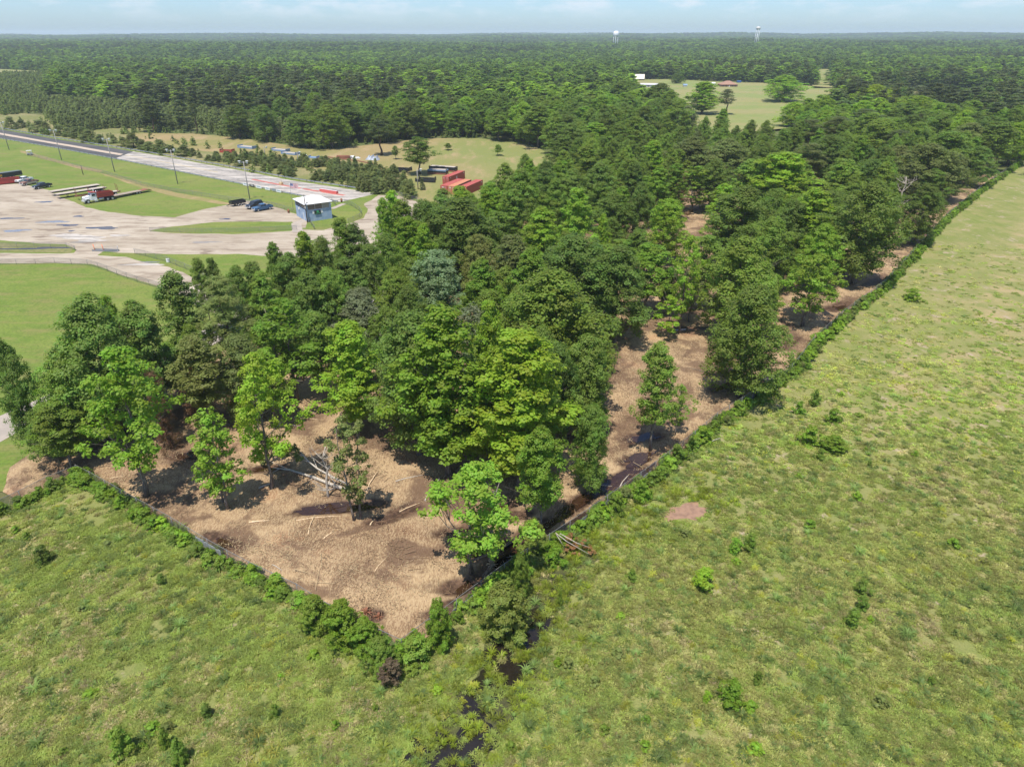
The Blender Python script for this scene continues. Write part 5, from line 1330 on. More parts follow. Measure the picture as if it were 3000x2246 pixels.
fl, _ = chain_fence(FENCE_L, 1.6, 'chain link fence along the left front of the cleared lot', None, 3.0, .15, .010, True)
fw, _ = chain_fence(FENCE_W, 1.5, 'sagging chain link fence at the left edge below the dark trees', None, 3.0, .12, .012, True)
solid_panels(fl, seg_between(FENCE_L, 572, 655), 1.15, M_MAT)
solid_panels(fr, seg_between(FENCE_R, 1320, 1470), .8, M_MAT)
solid_panels(fr, seg_between(FENCE_R, 1660, 1800), 1.0, M_MAT)
solid_panels(fr, seg_between(FENCE_R, 1855, 1905), 1.0, M_MAT)
solid_panels(fr, seg_between(FENCE_R, 2190, 2240), 1.2, M_MAT)

# ------------------------------------------------------------------ felled wood in the clearing
def ground_z(x, y): return float(clear_z(np.array([x]), np.array([y]))[0])
def log_px(a, b, r, mat, label, group=None, name='log', lift=(0.0, 0.0), bend=.0):
    (x0, y0), (x1, y1) = G(*a), G(*b)
    z0, z1 = ground_z(x0, y0) + r * .6 + lift[0], ground_z(x1, y1) + r * .6 + lift[1]
    m = MB(); d = Vector((x1 - x0, y1 - y0, z1 - z0)); s = Vector((-d.y, d.x, 0)) * bend
    m.tube([(0, 0, z0), Vector((0, 0, z0)) + d * .35 + s, Vector((0, 0, z0)) + d * .7 + s * .6, Vector((0, 0, z0)) + d], [r, r * .9, r * .75, r * .5], 7)
    o = m.build(name, mat, None, (x0, y0, 0)); return props(o, label, 'log', group)
for i, (a, b, r, mt, lb) in enumerate([((732, 1541), (792, 1535), .09, M_FRESH, 'long pale split board on the chips below the leafy pair of stems'), ((905, 1577), (924, 1522), .05, M_FRESH, 'thin pale splinter standing out of a dark puddle'), ((950, 1590), (980, 1568), .08, M_FRESH, 'pale torn plank in the middle of the clearing'), ((1085, 1545), (1098, 1525), .07, M_FRESH, 'short pale splinter beside the brown hole'),
        ((870, 1535), (1010, 1520), .05, M_FRESH, 'long thin pale pole right of the dark puddle'), ((1170, 1500), (1230, 1480), .06, M_FRESH, 'pale stick lying below the shaded trees'), ((1160, 1420), (1240, 1402), .07, M_DEAD, 'grey pole on the wet ground before the crooked oak'), ((1246, 1476), (1293, 1412), .10, M_DEAD, 'grey leaning limb at the foot of the lime sweetgum'), ((800, 1665), (828, 1682), .05, M_DEAD, 'short grey stick near the left fence'),
        ((300, 1432), (360, 1440), .06, M_FRESH, 'pale stick near the fence bend'), ((325, 1410), (365, 1404), .05, M_FRESH, 'thin pale splinter above the fence bend'), ((850, 1232), (935, 1238), .06, M_FRESH, 'pale pole on the open chips behind the two-trunked tree'), ((850, 1255), (880, 1258), .06, M_DEAD, 'short pole on the open chips at the back'), ((1075, 1450), (1110, 1392), .06, M_FRESH, 'pale splintered pole leaning by the damaged sapling'),
        ((1725, 1230), (1740, 1215), .07, M_FRESH, 'pale splintered pole by the chips right of the big oak'), ((1720, 1310), (1780, 1280), .07, M_DEAD, 'crooked pale limb at the edge of the muddy ruts'), ((1752, 1300), (1770, 1275), .05, M_FRESH, 'small pale splinter right of the crooked limb'), ((1720, 1370), (1760, 1395), .06, M_DEAD, 'grey limb across the muddy ruts'), ((1690, 1430), (1800, 1425), .06, M_DEAD, 'long grey pole across the muddy ruts'),
        ((1815, 1430), (1848, 1385), .07, M_DEAD, 'bleached forked limb in the muddy ruts by the fence'), ((1500, 1600), (1512, 1645), .06, M_FRESH, 'reddish splinter in the mud beside the nearest tree'), ((1470, 1640), (1512, 1628), .07, M_DEAD, 'pale limb in the dark water beside the nearest tree'), ((1870, 960), (1892, 958), .07, M_FRESH, 'pale stick on the chips at the back right'), ((1100, 1690), (1140, 1640), .04, M_FRESH, 'slim pale branch on the bright chips'),
        ((760, 1440), (800, 1425), .09, M_DEAD, 'dark limb across the roots of the two-trunked tree'), ((1085, 1850), (1110, 1820), .04, M_FRESH, 'pale splinters at the front of the clearing'), ((620, 1340), (655, 1325), .05, M_DEAD, 'stick in the shade left of the two-trunked tree'), ((2080, 1300), (2110, 1285), .06, M_DEAD, 'bleached limb on the wet chips by the right fence')]):
    log_px(a, b, r, mt, lb, None, 'log' if r > .06 else 'stick', (0, .25 if 'stand' in lb or 'lean' in lb else 0), .04)
def fallen_trunk():
    x0, y0 = G(1040, 1444); o = empty('fallen_tree', (x0, y0, 0), 0, 'split fallen trunk with pale torn butt and bare limbs in the clearing', 'fallen tree')
    def q(px, py, z): x, y = G(px, py, z); return Vector((x - x0, y - y0, z))
    m = MB(); m.tube([q(1035, 1440, .6), q(985, 1424, .8), q(920, 1398, .7), q(850, 1376, .5), q(800, 1370, .4)], [.2, .19, .16, .12, .05], 8); m.build('trunk', M_DEAD, o)
    m = MB(); m.tube([q(1022, 1420, .8), q(975, 1397, 1.5), q(930, 1372, 2.0), q(905, 1352, 2.4), q(872, 1316, 3.2), q(850, 1305, 3.4)], [.13, .12, .10, .08, .05, .02], 7)
    for a in ([q(930, 1372, 2.0), q(912, 1330, 2.8), q(905, 1310, 3.2)], [q(905, 1352, 2.4), q(880, 1345, 2.7)], [q(985, 1424, .8), q(960, 1380, 2.0), q(955, 1350, 2.6)], [q(920, 1398, .7), q(900, 1410, .4)], [q(890, 1335, 2.8), q(860, 1330, 3.1)], [q(850, 1376, .5), q(790, 1350, 1.0), q(775, 1340, 1.2)], [q(820, 1372, .5), q(770, 1400, .3)]):
        m.tube(a, [.05] + [.03] * (len(a) - 2) + [.012], 5, False)
    m.build('limb', M_DEAD, o)
    m = MB()
    for k in range(7):
        a = random.uniform(0, 6.28); p = q(1038, 1441, .6); m.bar(p, p + Vector((.35 + random.uniform(0, .3), random.uniform(-.12, .12), random.uniform(-.2, .2))), .05, .03)
    m.build('torn_butt', M_FRESH, o)
    lob = [tuple(q(px, py, z)) + (r,) for px, py, z, r in ((845, 1312, 3.3, .75), (830, 1325, 3.0, .6), (860, 1325, 3.1, .6), (880, 1338, 2.7, .5), (820, 1310, 3.3, .5), (775, 1345, 1.1, .5))]
    C, N, T = crown_points(lob, 10, 20, .3)
    c = link('crown', leaves_mesh('fallen_crown', C, N, .3, .16, T), o); c.color = (*C_OLIVE, 1)
fallen_trunk()
def fallen_branch():
    x0, y0 = G(1640, 1572); o = empty('fallen_branch', (x0, y0, 0), 0, 'broken branch with dead orange leaves hanging over the right fence', 'branch')
    def q(px, py, z): x, y = G(px, py, z); return Vector((x - x0, y - y0, z))
    m = MB(); m.tube([q(1627, 1560, 1.9), q(1660, 1585, 1.3), q(1725, 1622, .5)], [.05, .04, .02], 6); m.tube([q(1640, 1562, 1.9), q(1690, 1590, 1.2), q(1735, 1605, .6)], [.045, .035, .015], 6); m.tube([q(1630, 1565, 1.8), q(1655, 1605, .7)], [.04, .015], 5)
    m.build('limb', M_DEAD, o)
    C, N, T = crown_points([tuple(q(px, py, z)) + (r,) for px, py, z, r in ((1672, 1575, 1.0, .5), (1700, 1590, .8, .6), (1690, 1610, .5, .6), (1728, 1612, .4, .5), (1660, 1600, .6, .5))], 8, 16, .25)
    c = link('crown', leaves_mesh('dead_leaves', C, N, .22, .14, T), o); c.color = (.30, .16, .07, 1)
fallen_branch()
# upturned stumps and root wads
for px, py, s, lb in ((1110, 1812, .5, 'small splintered stump with brown roots near the front corner'), (1075, 1805, .6, 'dark red root wad behind the flowering bush'), (1440, 1655, .5, 'broken stump in dark water by the nearest tree')):
    x, y = G(px, py); m = MB()
    m.tube([(0, 0, 0), (0, 0, s * .6), (.05, 0, s)], [s * .35, s * .28, s * .2], 8)
    for k in range(9):
        a = k * .7 + random.uniform(-.2, .2); m.tube([(0, 0, s * .2), (math.cos(a) * s * .6, math.sin(a) * s * .6, s * random.uniform(.1, .5)), (math.cos(a) * s * 1.3, math.sin(a) * s * 1.3, .02)], [s * .12, s * .08, s * .03], 5)
    o = m.build('stump', M_RUST if 'red' in lb else M_FRESH, None, (x, y, ground_z(x, y))); props(o, lb, 'stump')
m = MB(); m.bar((0, 0, 0), (0.02, 0, 1.3), .035); sx, sy = G(1218, 1888); props(m.build('survey_stake', paint('orange_stake', (.75, .22, .08), .7), None, (sx, sy, 0)), 'thin orange survey stake at the front corner of the lot', 'stake')

# ------------------------------------------------------------------ control building
def frame_of(a, b):
    (x0, y0), (x1, y1) = G(*a), G(*b); return (x0, y0), math.atan2(y1 - y0, x1 - x0), math.hypot(x1 - x0, y1 - y0)
def building():
    (x0, y0), rz, W = frame_of((902, 650.5), (974, 640)); cx, cy = G(884, 630.5)
    D = abs(-(cx - x0) * math.sin(rz) + (cy - y0) * math.cos(rz)); D = min(max(D, 5.5), 8.5); H = 4.5
    o = empty('control_building', (x0, y0, 0), rz, 'square blue block building with a white hipped roof beside the drag strip', 'building')
    t = NT('blue_painted_block'); v = t.obj()
    bk = t.n('ShaderNodeTexBrick'); t.set(bk.inputs['Vector'], v); bk.inputs['Scale'].default_value = 2.2; bk.inputs['Mortar Size'].default_value = .012
    n = t.noise(.9, 5, .6, v)
    MBL = t.done(t.mix(t.step(n, .42, .7, 0, .75), (.255, .345, .470), (.400, .470, .560)), .8, 0, None, .2)
    m = MB(); z1 = 3.05
    m.box((W / 2, D / 2, z1 / 2), (W, D, z1))
    for x, y, sx, sy in ((.22, .11, .44, .22), (W - .22, .11, .44, .22), (.11, D - .2, .22, .4), (W - .11, D / 2, .22, D - .5)): m.box((x, y, (z1 + H) / 2 + .002), (sx, sy, H - z1))
    m.box((W / 2, D - .1, (z1 + H) / 2 + .002), (W - .5, .2, H - z1)); m.build('wall', MBL, o)
    def pane(p, q, mat, fr):
        d = Vector(q) - Vector(p); d.z = 0; L = d.length; u = d / L; nrm = Vector((u.y, -u.x, 0))
        m = MB(); c = (Vector(p) + Vector(q)) / 2; m.box(c, (L - .1, .04, q[2] - p[2] - .1), math.atan2(u.y, u.x)); w = m.build('window', mat, o)
        f = MB()
        for a, b in (((p[0], p[1], p[2] + .03), (q[0], q[1], p[2] + .03)), ((p[0], p[1], q[2] - .03), (q[0], q[1], q[2] - .03))): f.bar(a, b, .07, .07)
        f.bar((p[0], p[1], p[2]), (p[0], p[1], q[2]), .07, .06); f.bar((q[0], q[1], p[2]), (q[0], q[1], q[2]), .07, .06); f.build('frame', fr, w)
    MG1 = paint('hazy_window', (.10, .085, .075), .15, 0, .3, .5); MG2 = paint('blind_grey', (.27, .26, .24), .5, 0, .1)
    a, b = .44, W - .44; k = (b - a) / 3
    for i, mt in enumerate((MG1, MG1, MG2)): pane((a + k * i + .02, .09, z1 + .02), (a + k * (i + 1) - .02, .09, H - .05), mt, M_GALV)
    pane((.1, D - .45, z1 + .3), (.1, D * .55, H - .05), MG1, M_GALV); pane((.1, D * .5, z1 + .3), (.1, .35, H - .05), MG1, M_GALV)
    ov = .42; m = MB(); e = H + .02
    cs = [(-ov, -ov, e), (W + ov, -ov, e), (W + ov, D + ov, e), (-ov, D + ov, e)]; cs2 = [(x, y, e + .16) for x, y, _ in cs]
    rl = max(0.4, (W - D) / 2 + .3); ap = [(W / 2 - rl / 2, D / 2, e + 1.5), (W / 2 + rl / 2, D / 2, e + 1.5)]
    m.add(cs + cs2 + ap, [(3, 2, 1, 0), (0, 1, 5, 4), (1, 2, 6, 5), (2, 3, 7, 6), (3, 0, 4, 7), (4, 5, 9, 8), (5, 6, 9), (6, 7, 8, 9), (7, 4, 8)])
    rf = m.build('roof', paint('white_roof', (.74, .73, .70), .6, 0, .18, .3, .5), o)
    m = MB(); m.bar((-ov, -ov - .03, e + .08), (W + ov, -ov - .03, e + .08), .06, .14); m.build('gutter', M_GALV, rf)
    m = MB(); m.cyl((.55, .35, e + .3), (.55, .35, e + .62), .16, .2, 8); m.build('vent', M_DARK, rf)
    m = MB(); m.box((-.01, D * .3, 1.05), (.06, .95, 2.1)); m.build('door', paint('pale_door', (.50, .55, .60), .5), o)
    m = MB(); m.box((W - .05, -.25, H - .45), (.22, .3, .26)); m.build('floodlight', M_WHITE, o)
    m = MB(); m.box((-.2, D * .62, 2.7), (.35, .4, .5)); m.build('air_conditioner', M_WHITE, o)
    # hanging banner: black with a green emblem over a green line of script, two white notices
    sxm, sz, sw, sh = W * .43, 2.25, W * .245, 1.05
    b = MB(); b.box((sxm, -.16, sz), (sw, .05, sh)); sg = b.build('banner', M_BLACK, o)
    MGN = paint('banner_green', (.06, .55, .22), .6, 0, .05)
    g = MB(); y = -.192
    for p, q, w in (((-.28, .36), (.24, .02), .12), ((-.22, .02), (.26, .36), .10), ((-.30, .36), (.30, .36), .08), ((-.34, .20), (-.12, .20), .07), ((.10, .14), (.36, .14), .06)): g.bar((sxm + p[0], y, sz + p[1]), (sxm + q[0], y, sz + q[1]), .012, w)
    g.build('emblem', MGN, sg)
    g = MB(); x = sxm - sw * .40
    random.seed(4)
    while x < sxm + sw * .40:
        w = random.uniform(.05, .13); hgt = random.uniform(.09, .17); g.bar((x, y, sz - .30), (x + w * .7, y, sz - .30 + hgt * random.choice((-.3, .6))), .012, .055); x += w + .035
    g.bar((sxm - sw * .38, y, sz - .33), (sxm + sw * .42, y, sz - .27), .012, .035)
    g.build('script', MGN, sg)
    for dx in (-.68, .72):
        b = MB(); b.box((sxm + dx * sw, -.03, sz + .08), (.48, .03, .78)); b.build('notice', M_WHITE, o)
    return o
building()

# ------------------------------------------------------------------ poles
def light_pole(base, ty, label, group, heads=2, lean=0):
    x, y = G(*base); H = height_at(base[0], base[1], ty)
    o = empty('light_pole', (x, y, 0), random.uniform(-.3, .3), label, 'light pole', group)
    m = MB(); m.tube([(0, 0, 0), (0, 0, H * .5), (0, 0, H)], [.17, .14, .10], 8); m.build('pole', paint('grey_pole_wood', (.30, .28, .26), .8, 0, .4), o)
    m = MB(); m.bar((-1.3 if heads > 1 else 0, 0, H - .25), (1.3, 0, H - .25), .11, .11); m.build('crossarm', M_GALV, o)
    for k in range(heads):
        dx = (-1.15, 1.15, 0)[k] if heads > 1 else 1.2
        m = MB(); m.ring([(.05, .0), (.20, .1), (.42, .45), (.44, .5), (0.01, .46)], 12, (dx, -.2, H - .30)); m.box((dx, -.2, H - .38), (.3, .3, .25)); m.build('floodlight', M_WHITE, o)
    return o
PG = 'tall light poles along the drag strip'
for b, t, lb in (((27, 439), 358, 'tall light pole at the far left end of the strip'), ((181, 469), 381, 'tall light pole second from the left along the strip'), ((336, 503.5), 407, 'tall light pole where the asphalt turns to concrete'), ((521, 539), 439, 'tall light pole behind the flatbed trailers and mown triangle'), ((732, 584), 473, 'tall light pole above the parked black dump trailer')): light_pole(b, t, lb, PG)
for b, t, lb in (((778, 462), 430, 'small yard lamp beside the pale flat frames'), ((875, 484), 446, 'small yard lamp by the black steel frames'), ((1225, 555), 497, 'yard lamp post left of the red containers')): light_pole(b, t, lb, 'yard lamps in the hay field', 1)
def plain_pole(name, base, ty, r, label, cat, mat=M_WOOD, arm=False):
    x, y = G(*base); H = height_at(base[0], base[1], ty); o = empty(name, (x, y, 0), 0, label, cat)
    m = MB(); m.tube([(0, 0, -.1), (0, 0, H * .6), (0, 0, H)], [r, r * .9, r * .75], 8); m.build('pole', mat, o)
    if arm: m = MB(); m.box((0, -.22, H * .55), (.4, .3, .55)); m.build('meter_box', M_GALV, o)
    return o, H
plain_pole('utility_pole', (901, 652), 571, .15, 'dark utility pole against the left corner of the blue building', 'utility pole', arm=True)
plain_pole('post', (244, 512), 485, .13, 'short dark wooden post standing on the mown lawn', 'post')
fo, fh = plain_pole('flagpole', (859, 613), 536, .05, 'slim flagpole with a flag left of the blue building', 'flagpole', M_GALV)
def flag():
    n = 14; w, h = 2.3, 1.3; z1 = fh - .1
    def cloth(name, x0, x1, r0, r1, mat, off=0.0):
        m = MB(); vs = []; k = 8
        for i in range(k + 1):
            x = x0 + (x1 - x0) * i / k
            for z in (r0, r1): vs.append((x + .05, .16 * math.sin(x * 4.2) - off, z1 - z * h - .10 * x))
        m.add(vs, [(2 * i, 2 * i + 2, 2 * i + 3, 2 * i + 1) for i in range(k)]); m.build(name, mat, fl_)
    fl_ = MB().box((0.02, 0, z1 - h / 2), (.05, .05, h)).build('flag', M_WHITE, fo)
    fr_, fwt, fb = paint('flag_red', (.50, .05, .06), .8, 0, .1), paint('flag_white', (.75, .74, .74), .8, 0, .1), paint('flag_blue', (.05, .07, .25), .8, 0, .1)
    for i in range(13): cloth('stripe', 0 if i > 6 else w * .4, w, i / 13, (i + 1) / 13, fr_ if i % 2 == 0 else fwt)
    cloth('canton', 0, w * .4, 0, 7 / 13, fb)
    m = MB()
    for i in range(9):
        for j in range(6 if i % 2 == 0 else 5):
            x = .06 + .095 * (2 * j + (i % 2)) ; z = (i + .7) / 9.6 * 7 / 13
            m.box((x + .05, .16 * math.sin(x * 4.2) - .012, z1 - z * h - .1 * x), (.045, .008, .04))
    c = m.build('star', fwt, fl_); c['kind'] = 'stuff'
flag()

# ------------------------------------------------------------------ strip rails, boards, barriers
def guardrail(pts, label, h=.78):
    o = empty('guardrail', (pts[0][0], pts[0][1], 0), 0, label, 'guardrail'); q = [(x - pts[0][0], y - pts[0][1]) for x, y in pts]; P = along(q, 3.8)
    m = MB()
    for i in range(len(P) - 1):
        (x0, y0), (x1, y1) = P[i], P[i + 1]; d = Vector((x1 - x0, y1 - y0, 0)); n = Vector((-d.y, d.x, 0)).normalized()
        prof = [(0, h - .34), (.06, h - .27), (0, h - .17), (.06, h - .08), (0, h)]
        vs = [(x + n.x * o_, y + n.y * o_, z) for x, y in ((x0, y0), (x1, y1)) for o_, z in prof]
        m.add(vs, [(k, k + 1, k + 6, k + 5) for k in range(4)])
    m.build('rail', M_GALV, o)
    m = MB()
    for x, y in P: m.box((x, y, h / 2 - .05), (.14, .14, h))
    m.build('posts', M_FENCE, o)['kind'] = 'stuff'
OFFS = lambda t: [strip_pt(i / 60, t) for i in range(61)]
guardrail(OFFS(-.07), 'steel guardrail along the far side of the drag strip')
guardrail([p for p in OFFS(1.07)], 'steel guardrail along the near side of the drag strip', .6)
for i, (a, w, mt, lb) in enumerate([(772, 3.0, M_WHITE, 'white advertising board on the near rail, leftmost of the row'), (790, 2.5, M_BLACK, 'black advertising board on the near rail'), (812, 3.0, M_WHITE, 'white advertising board on the near rail above the flagpole'), (838, 2.6, M_WHITE, 'white board with blue print on the near rail'), (858, 2.2, M_GALV, 'grey board on the near rail left of the blue building'), (875, 2.4, M_WHITE, 'white board on the near rail nearest the blue building')]):
    s = s_at(a); p, q = strip_pt(s, 1.11), strip_pt(min(1, s + .004), 1.11); rz = math.atan2(q[1] - p[1], q[0] - p[0])
    o = empty('board', (p[0], p[1], 0), rz, lb, 'board'); m = MB(); m.box((0, 0, .62), (w, .05, .85)); m.build('panel', mt, o)
    m = MB(); m.box((0, -.03, .72), (w * .6, .02, .22)); m.build('print', M_BLUE if mt is not M_BLACK else M_WHITE, o)
# red and white timing barrier and red kerb blocks down the middle of the start
s = s_at(965); p, q = strip_pt(s_at(935), .47), strip_pt(s_at(985), .47); rz = math.atan2(q[1] - p[1], q[0] - p[0]); L = math.hypot(q[0] - p[0], q[1] - p[1])
o = empty('barrier', ((p[0] + q[0]) / 2, (p[1] + q[1]) / 2, 0), rz, 'long low red barrier with a pale top at the start of the strip', 'barrier')
m = MB(); m.prism([(-L / 2, .03), (L / 2, .03), (L / 2, .75), (-L / 2, .75)], -.5, .5, (.03, .75, .35)); m.build('body', paint('barrier_red', (.50, .10, .08), .6, 0, .3), o)
m = MB(); m.box((0, 0, .80), (L * .98, .5, .1)); m.build('top_board', paint('pale_pink_board', (.62, .48, .48), .7, 0, .3), o)
x, y = strip_pt(s_at(825), .5); m = MB(); m.box((0, 0, .4), (1.3, .8, .8)); m.bar((.2, 0, .8), (.2, 0, 1.6), .1, .1); props(m.build('starter_box', paint('tan_box', (.55, .42, .22), .7), None, (x, y, .04), rz), 'small tan box on the centre line of the strip', 'box')
def bin_at(px, py, lb, mat=M_RUST, H=1.0):
    x, y = G(px, py); m = MB(); m.ring([(.01, 0), (.30, 0), (.31, H * .5), (.30, H), (.27, H), (.27, H - .1), (.01, H - .1)], 14); props(m.build('barrel', mat, None, (x, y, .03)), lb, 'barrel')
bin_at(846, 624, 'brown barrel by the fence left of the blue building'); bin_at(1001, 592, 'dark barrel at the end of the footpath by the strip')

# ------------------------------------------------------------------ fences around the lot
FGL = 'low chain link fences around the paved lot'
FZ = dict(step=4.0, sp=.3, w=.022)
chain_fence(GP([(80, 455), (160, 475), (250, 497), (300, 508), (420, 545), (530, 566), (640, 583), (720, 594), (796, 604), (846, 618), (884, 629)]), 1.2, 'chain link fence between the mown lawn and the strip, left of the blue building', FGL, **FZ)
chain_fence(GP([(972, 592), (985, 603)]), 1.2, 'short chain link fence behind the blue building', FGL, **FZ)
chain_fence(GP([(1010, 597), (1030, 604), (1052, 617), (1061, 630), (1052, 643), (1020, 655)]), 1.3, 'curved chain link fence round the grass right of the blue building', FGL, **FZ)
chain_fence(GP([(906, 650), (922, 673)]), 1.2, 'short chain link fence in front of the blue building', FGL, **FZ)
chain_fence(GP([(440, 679), (560, 682), (700, 681), (870, 673)]), 1.1, 'chain link fence along the grass island in the lot', FGL, **FZ)
chain_fence(GP([(0, 725), (130, 724), (205, 726), (222, 735)]), 1.2, 'chain link fence in the wet ditch left of the gate', FGL, **FZ)
chain_fence(GP([(396, 744), (430, 752), (490, 768), (560, 795), (600, 815)]), 1.3, 'chain link fence along the right side of the lower road', FGL, **FZ)
chain_fence(GP([(-60, 776), (60, 775), (172, 772), (268, 778), (312, 794), (400, 826), (470, 846)]), 1.3, 'chain link fence between the lower road and the left lawn', FGL, **FZ)
chain_fence(GP([(1107, 562), (1180, 578), (1240, 596)]), 1.3, 'chain link fence at the end of the strip before the young pines', FGL, **FZ)
def gate_guard():
    (x0, y0), rz, L = frame_of((274, 735), (347, 737)); o = empty('cattle_guard', (x0, y0, 0.03), rz, 'steel cattle guard gate with orange posts at the lot entrance', 'gate')
    m = MB(); m.box((L / 2, 0, .12), (L, 1.0, .16)); m.build('deck', M_GALV, o)
    for y in (-.45, .45): m = MB(); m.bar((0, y, .32), (L, y, .32), .1, .14); m.build('rail', M_FENCE, o)
    for x in (.25, 2.4): m = MB(); m.cyl((x, .2, .1), (x - .12, .2, 1.5), .07, .07, 8); m.build('post', paint('safety_orange', (.75, .16, .04), .6, 0, .1), o)
    m = MB(); m.cyl((L - .1, .2, .1), (L - .1, .2, 1.3), .06, .06, 8)
    for z in (.5, .8, 1.1): m.bar((2.4, .2, z), (L - .1, .2, z), .04, .04)
    m.build('swing_arm', M_GALV, o)
gate_guard()
x, y = G(493, 768); m = MB(); m.box((0, 0, .35), (.6, .4, .7)); m.box((0, 0, .74), (.66, .46, .06)); props(m.build('utility_box', M_WHITE, None, (x, y, .02)), 'small white utility box beside the lower road fence', 'utility box')
x, y = G(89, 455); o = empty('golf_cart', (x, y, 0.02), .4, 'small grey covered cart on the lawn near the left light poles', 'cart')
m = MB(); m.box((0, 0, .55), (2.0, 1.1, .5)); m.box((.5, 0, .95), (.5, 1.0, .4)); m.build('body', M_GALV, o); m = MB(); m.box((-.1, 0, 1.85), (1.9, 1.15, .1)); [m.bar((a, b, .8), (a, b, 1.85), .05, .05) for a in (-.9, .7) for b in (-.5, .5)]; m.build('canopy', M_WHITE, o)
for a in (-.65, .65):
    for b in (-.5, .5): m = MB(); m.cyl((a, b - .08, .25), (a, b + .08, .25), .25, .25, 12); m.build('wheel', M_DARK, o)

# ------------------------------------------------------------------ vehicles
def wheel(o, x, y, r, w, rim=True):
    s = 1 if y > 0 else -1
    m = MB(); m.cyl((x, y - w / 2, r), (x, y + w / 2, r), r, r, 16); t = m.build('wheel', M_DARK, o)
    if rim: m = MB(); m.cyl((x, y + s * (w / 2 - .02), r), (x, y + s * (w / 2 + .015), r), r * .62, r * .55, 14); m.build('rim', M_RIM, t)
def veh(name, front, rear, label, cat, group=None, zoff=0.03):
    """placed by the ground pixels under its front and rear"""
    (x1, y1), (x0, y0) = G(*front), G(*rear); return empty(name, ((x0 + x1) / 2, (y0 + y1) / 2, zoff), math.atan2(y1 - y0, x1 - x0), label, cat, group)
def pickup(front, rear, mat, label, crew=True, mat2=None, suv=False):
    o = veh('suv' if suv else 'pickup_truck', front, rear, label, 'car' if suv else 'pickup truck', 'parked vehicles'); w = .96
    m = MB(); m.prism([(2.8, .5), (2.82, .95), (2.7, 1.08), (1.25, 1.18), (-1.0, 1.16), (-1.0, .55), (-1.35, .42), (1.3, .42)], -w, w)
    m.prism([(-1.0, .55), (-1.0, .80), (-2.78, .80), (-2.8, .6)], -w, w)
    for y in (-w + .05, w - .05): m.prism([(-1.0, .80), (-1.0, 1.16), (-2.78, 1.16), (-2.78, .80)], y - .05, y + .05)
    m.prism([(-2.72, .78), (-2.72, 1.15), (-2.8, 1.15), (-2.8, .78)], -w, w); m.build('body', mat, o)
    back = -2.65 if suv else (-1.0 if crew else -.55)
    m = MB(); m.prism([(1.25, 1.17), (.55, 1.78), (.2, 1.84), (back + .25, 1.82), (back, 1.17)], -w + .06, w - .06, (1.17, 1.85, .16)); m.build('cab', mat, o)
    g = MB(); g.prism([(1.22, 1.22), (.60, 1.745), (.56, 1.70), (1.14, 1.22)], -w + .16, w - .16); g.prism([(1.26, 1.22), (.62, 1.76), (.60, 1.74), (1.2, 1.2)], -w + .18, w - .18, (1.17, 1.85, .16)); g.build('windshield', M_GLASS, o)
    for sgn in (-1, 1):
        for a, b in (((.95, .12), (.02, -.85)) if crew else ((.95, -.3),)) if not suv else ((.95, .12), (.02, -.95), (-1.05, -2.35)):
            zt, zb = 1.74, 1.25; yt, yb = (w - .06) * (1 - .16 * (zt - 1.17) / .68) + .006, (w - .06) * (1 - .16 * (zb - 1.17) / .68) + .006
            at = min(a, .58) if a > .5 else a
            m = MB(); vs = [(a, sgn * yb, zb), (b, sgn * yb, zb), (b, sgn * yt, zt), (at, sgn * yt, zt)]; m.add(vs + [(x, y - sgn * .02, z) for x, y, z in vs], [(0, 1, 2, 3), (7, 6, 5, 4), (0, 4, 5, 1), (2, 6, 7, 3)]); m.build('side_window', M_GLASS, o)
    if not suv: m = MB(); m.box((-1.9, 0, .815), (1.7, 1.6, .02)); m.build('bed_liner', M_BLACK, o)
    else: m = MB(); m.prism([(-1.0, .8), (-1.0, 1.17), (-2.72, 1.17), (-2.72, .8)], -w + .02, w - .02); m.build('tail', mat, o)
    m = MB(); m.box((2.86, 0, .6), (.12, 1.86, .22)); m.box((-2.85, 0, .62), (.12, 1.8, .2)); m.build('bumper', M_RIM, o)
    m = MB(); m.box((2.815, 0, .86), (.04, 1.0, .2)); m.build('grille', M_DARK, o)
    for y in (-.72, .72): m = MB(); m.box((2.80, y, .9), (.06, .32, .18)); m.build('headlight', M_WHITE, o)
    for x in (1.8, -1.75):
        for y in (-.84, .84): wheel(o, x, y, .40, .26)
    return o
pickup((40, 540), (104, 527), M_WHITE, 'white crew cab pickup beside the red roll-off box')
bp = pickup((62, 546), (112, 536), paint('brown_rust_paint', (.24, .12, .085), .6, 0, .5), 'rusty brown and cream old pickup between white and black ones', False)
m = MB(); m.box((-.2, .968, .72), (3.6, .02, .34)); m.box((-.2, -.968, .72), (3.6, .02, .34)); m.build('side_panel', paint('cream_paint', (.60, .52, .40), .5, 0, .3), bp)
pickup((100, 556), (150, 547), paint('black_blue_paint', (.022, .028, .036), .3, 0, .1), 'black pickup at the corner of the gravel, right of the brown one')
pickup((727, 614), (765, 602), paint('navy_paint', (.014, .018, .030), .3, 0, .1), 'dark navy sport utility car left of the blue pickup', suv=True)
pickup((742, 621), (798, 611), paint('blue_car_paint', (.045, .110, .200), .3, 0, .1), 'blue extended cab pickup near the blue building')
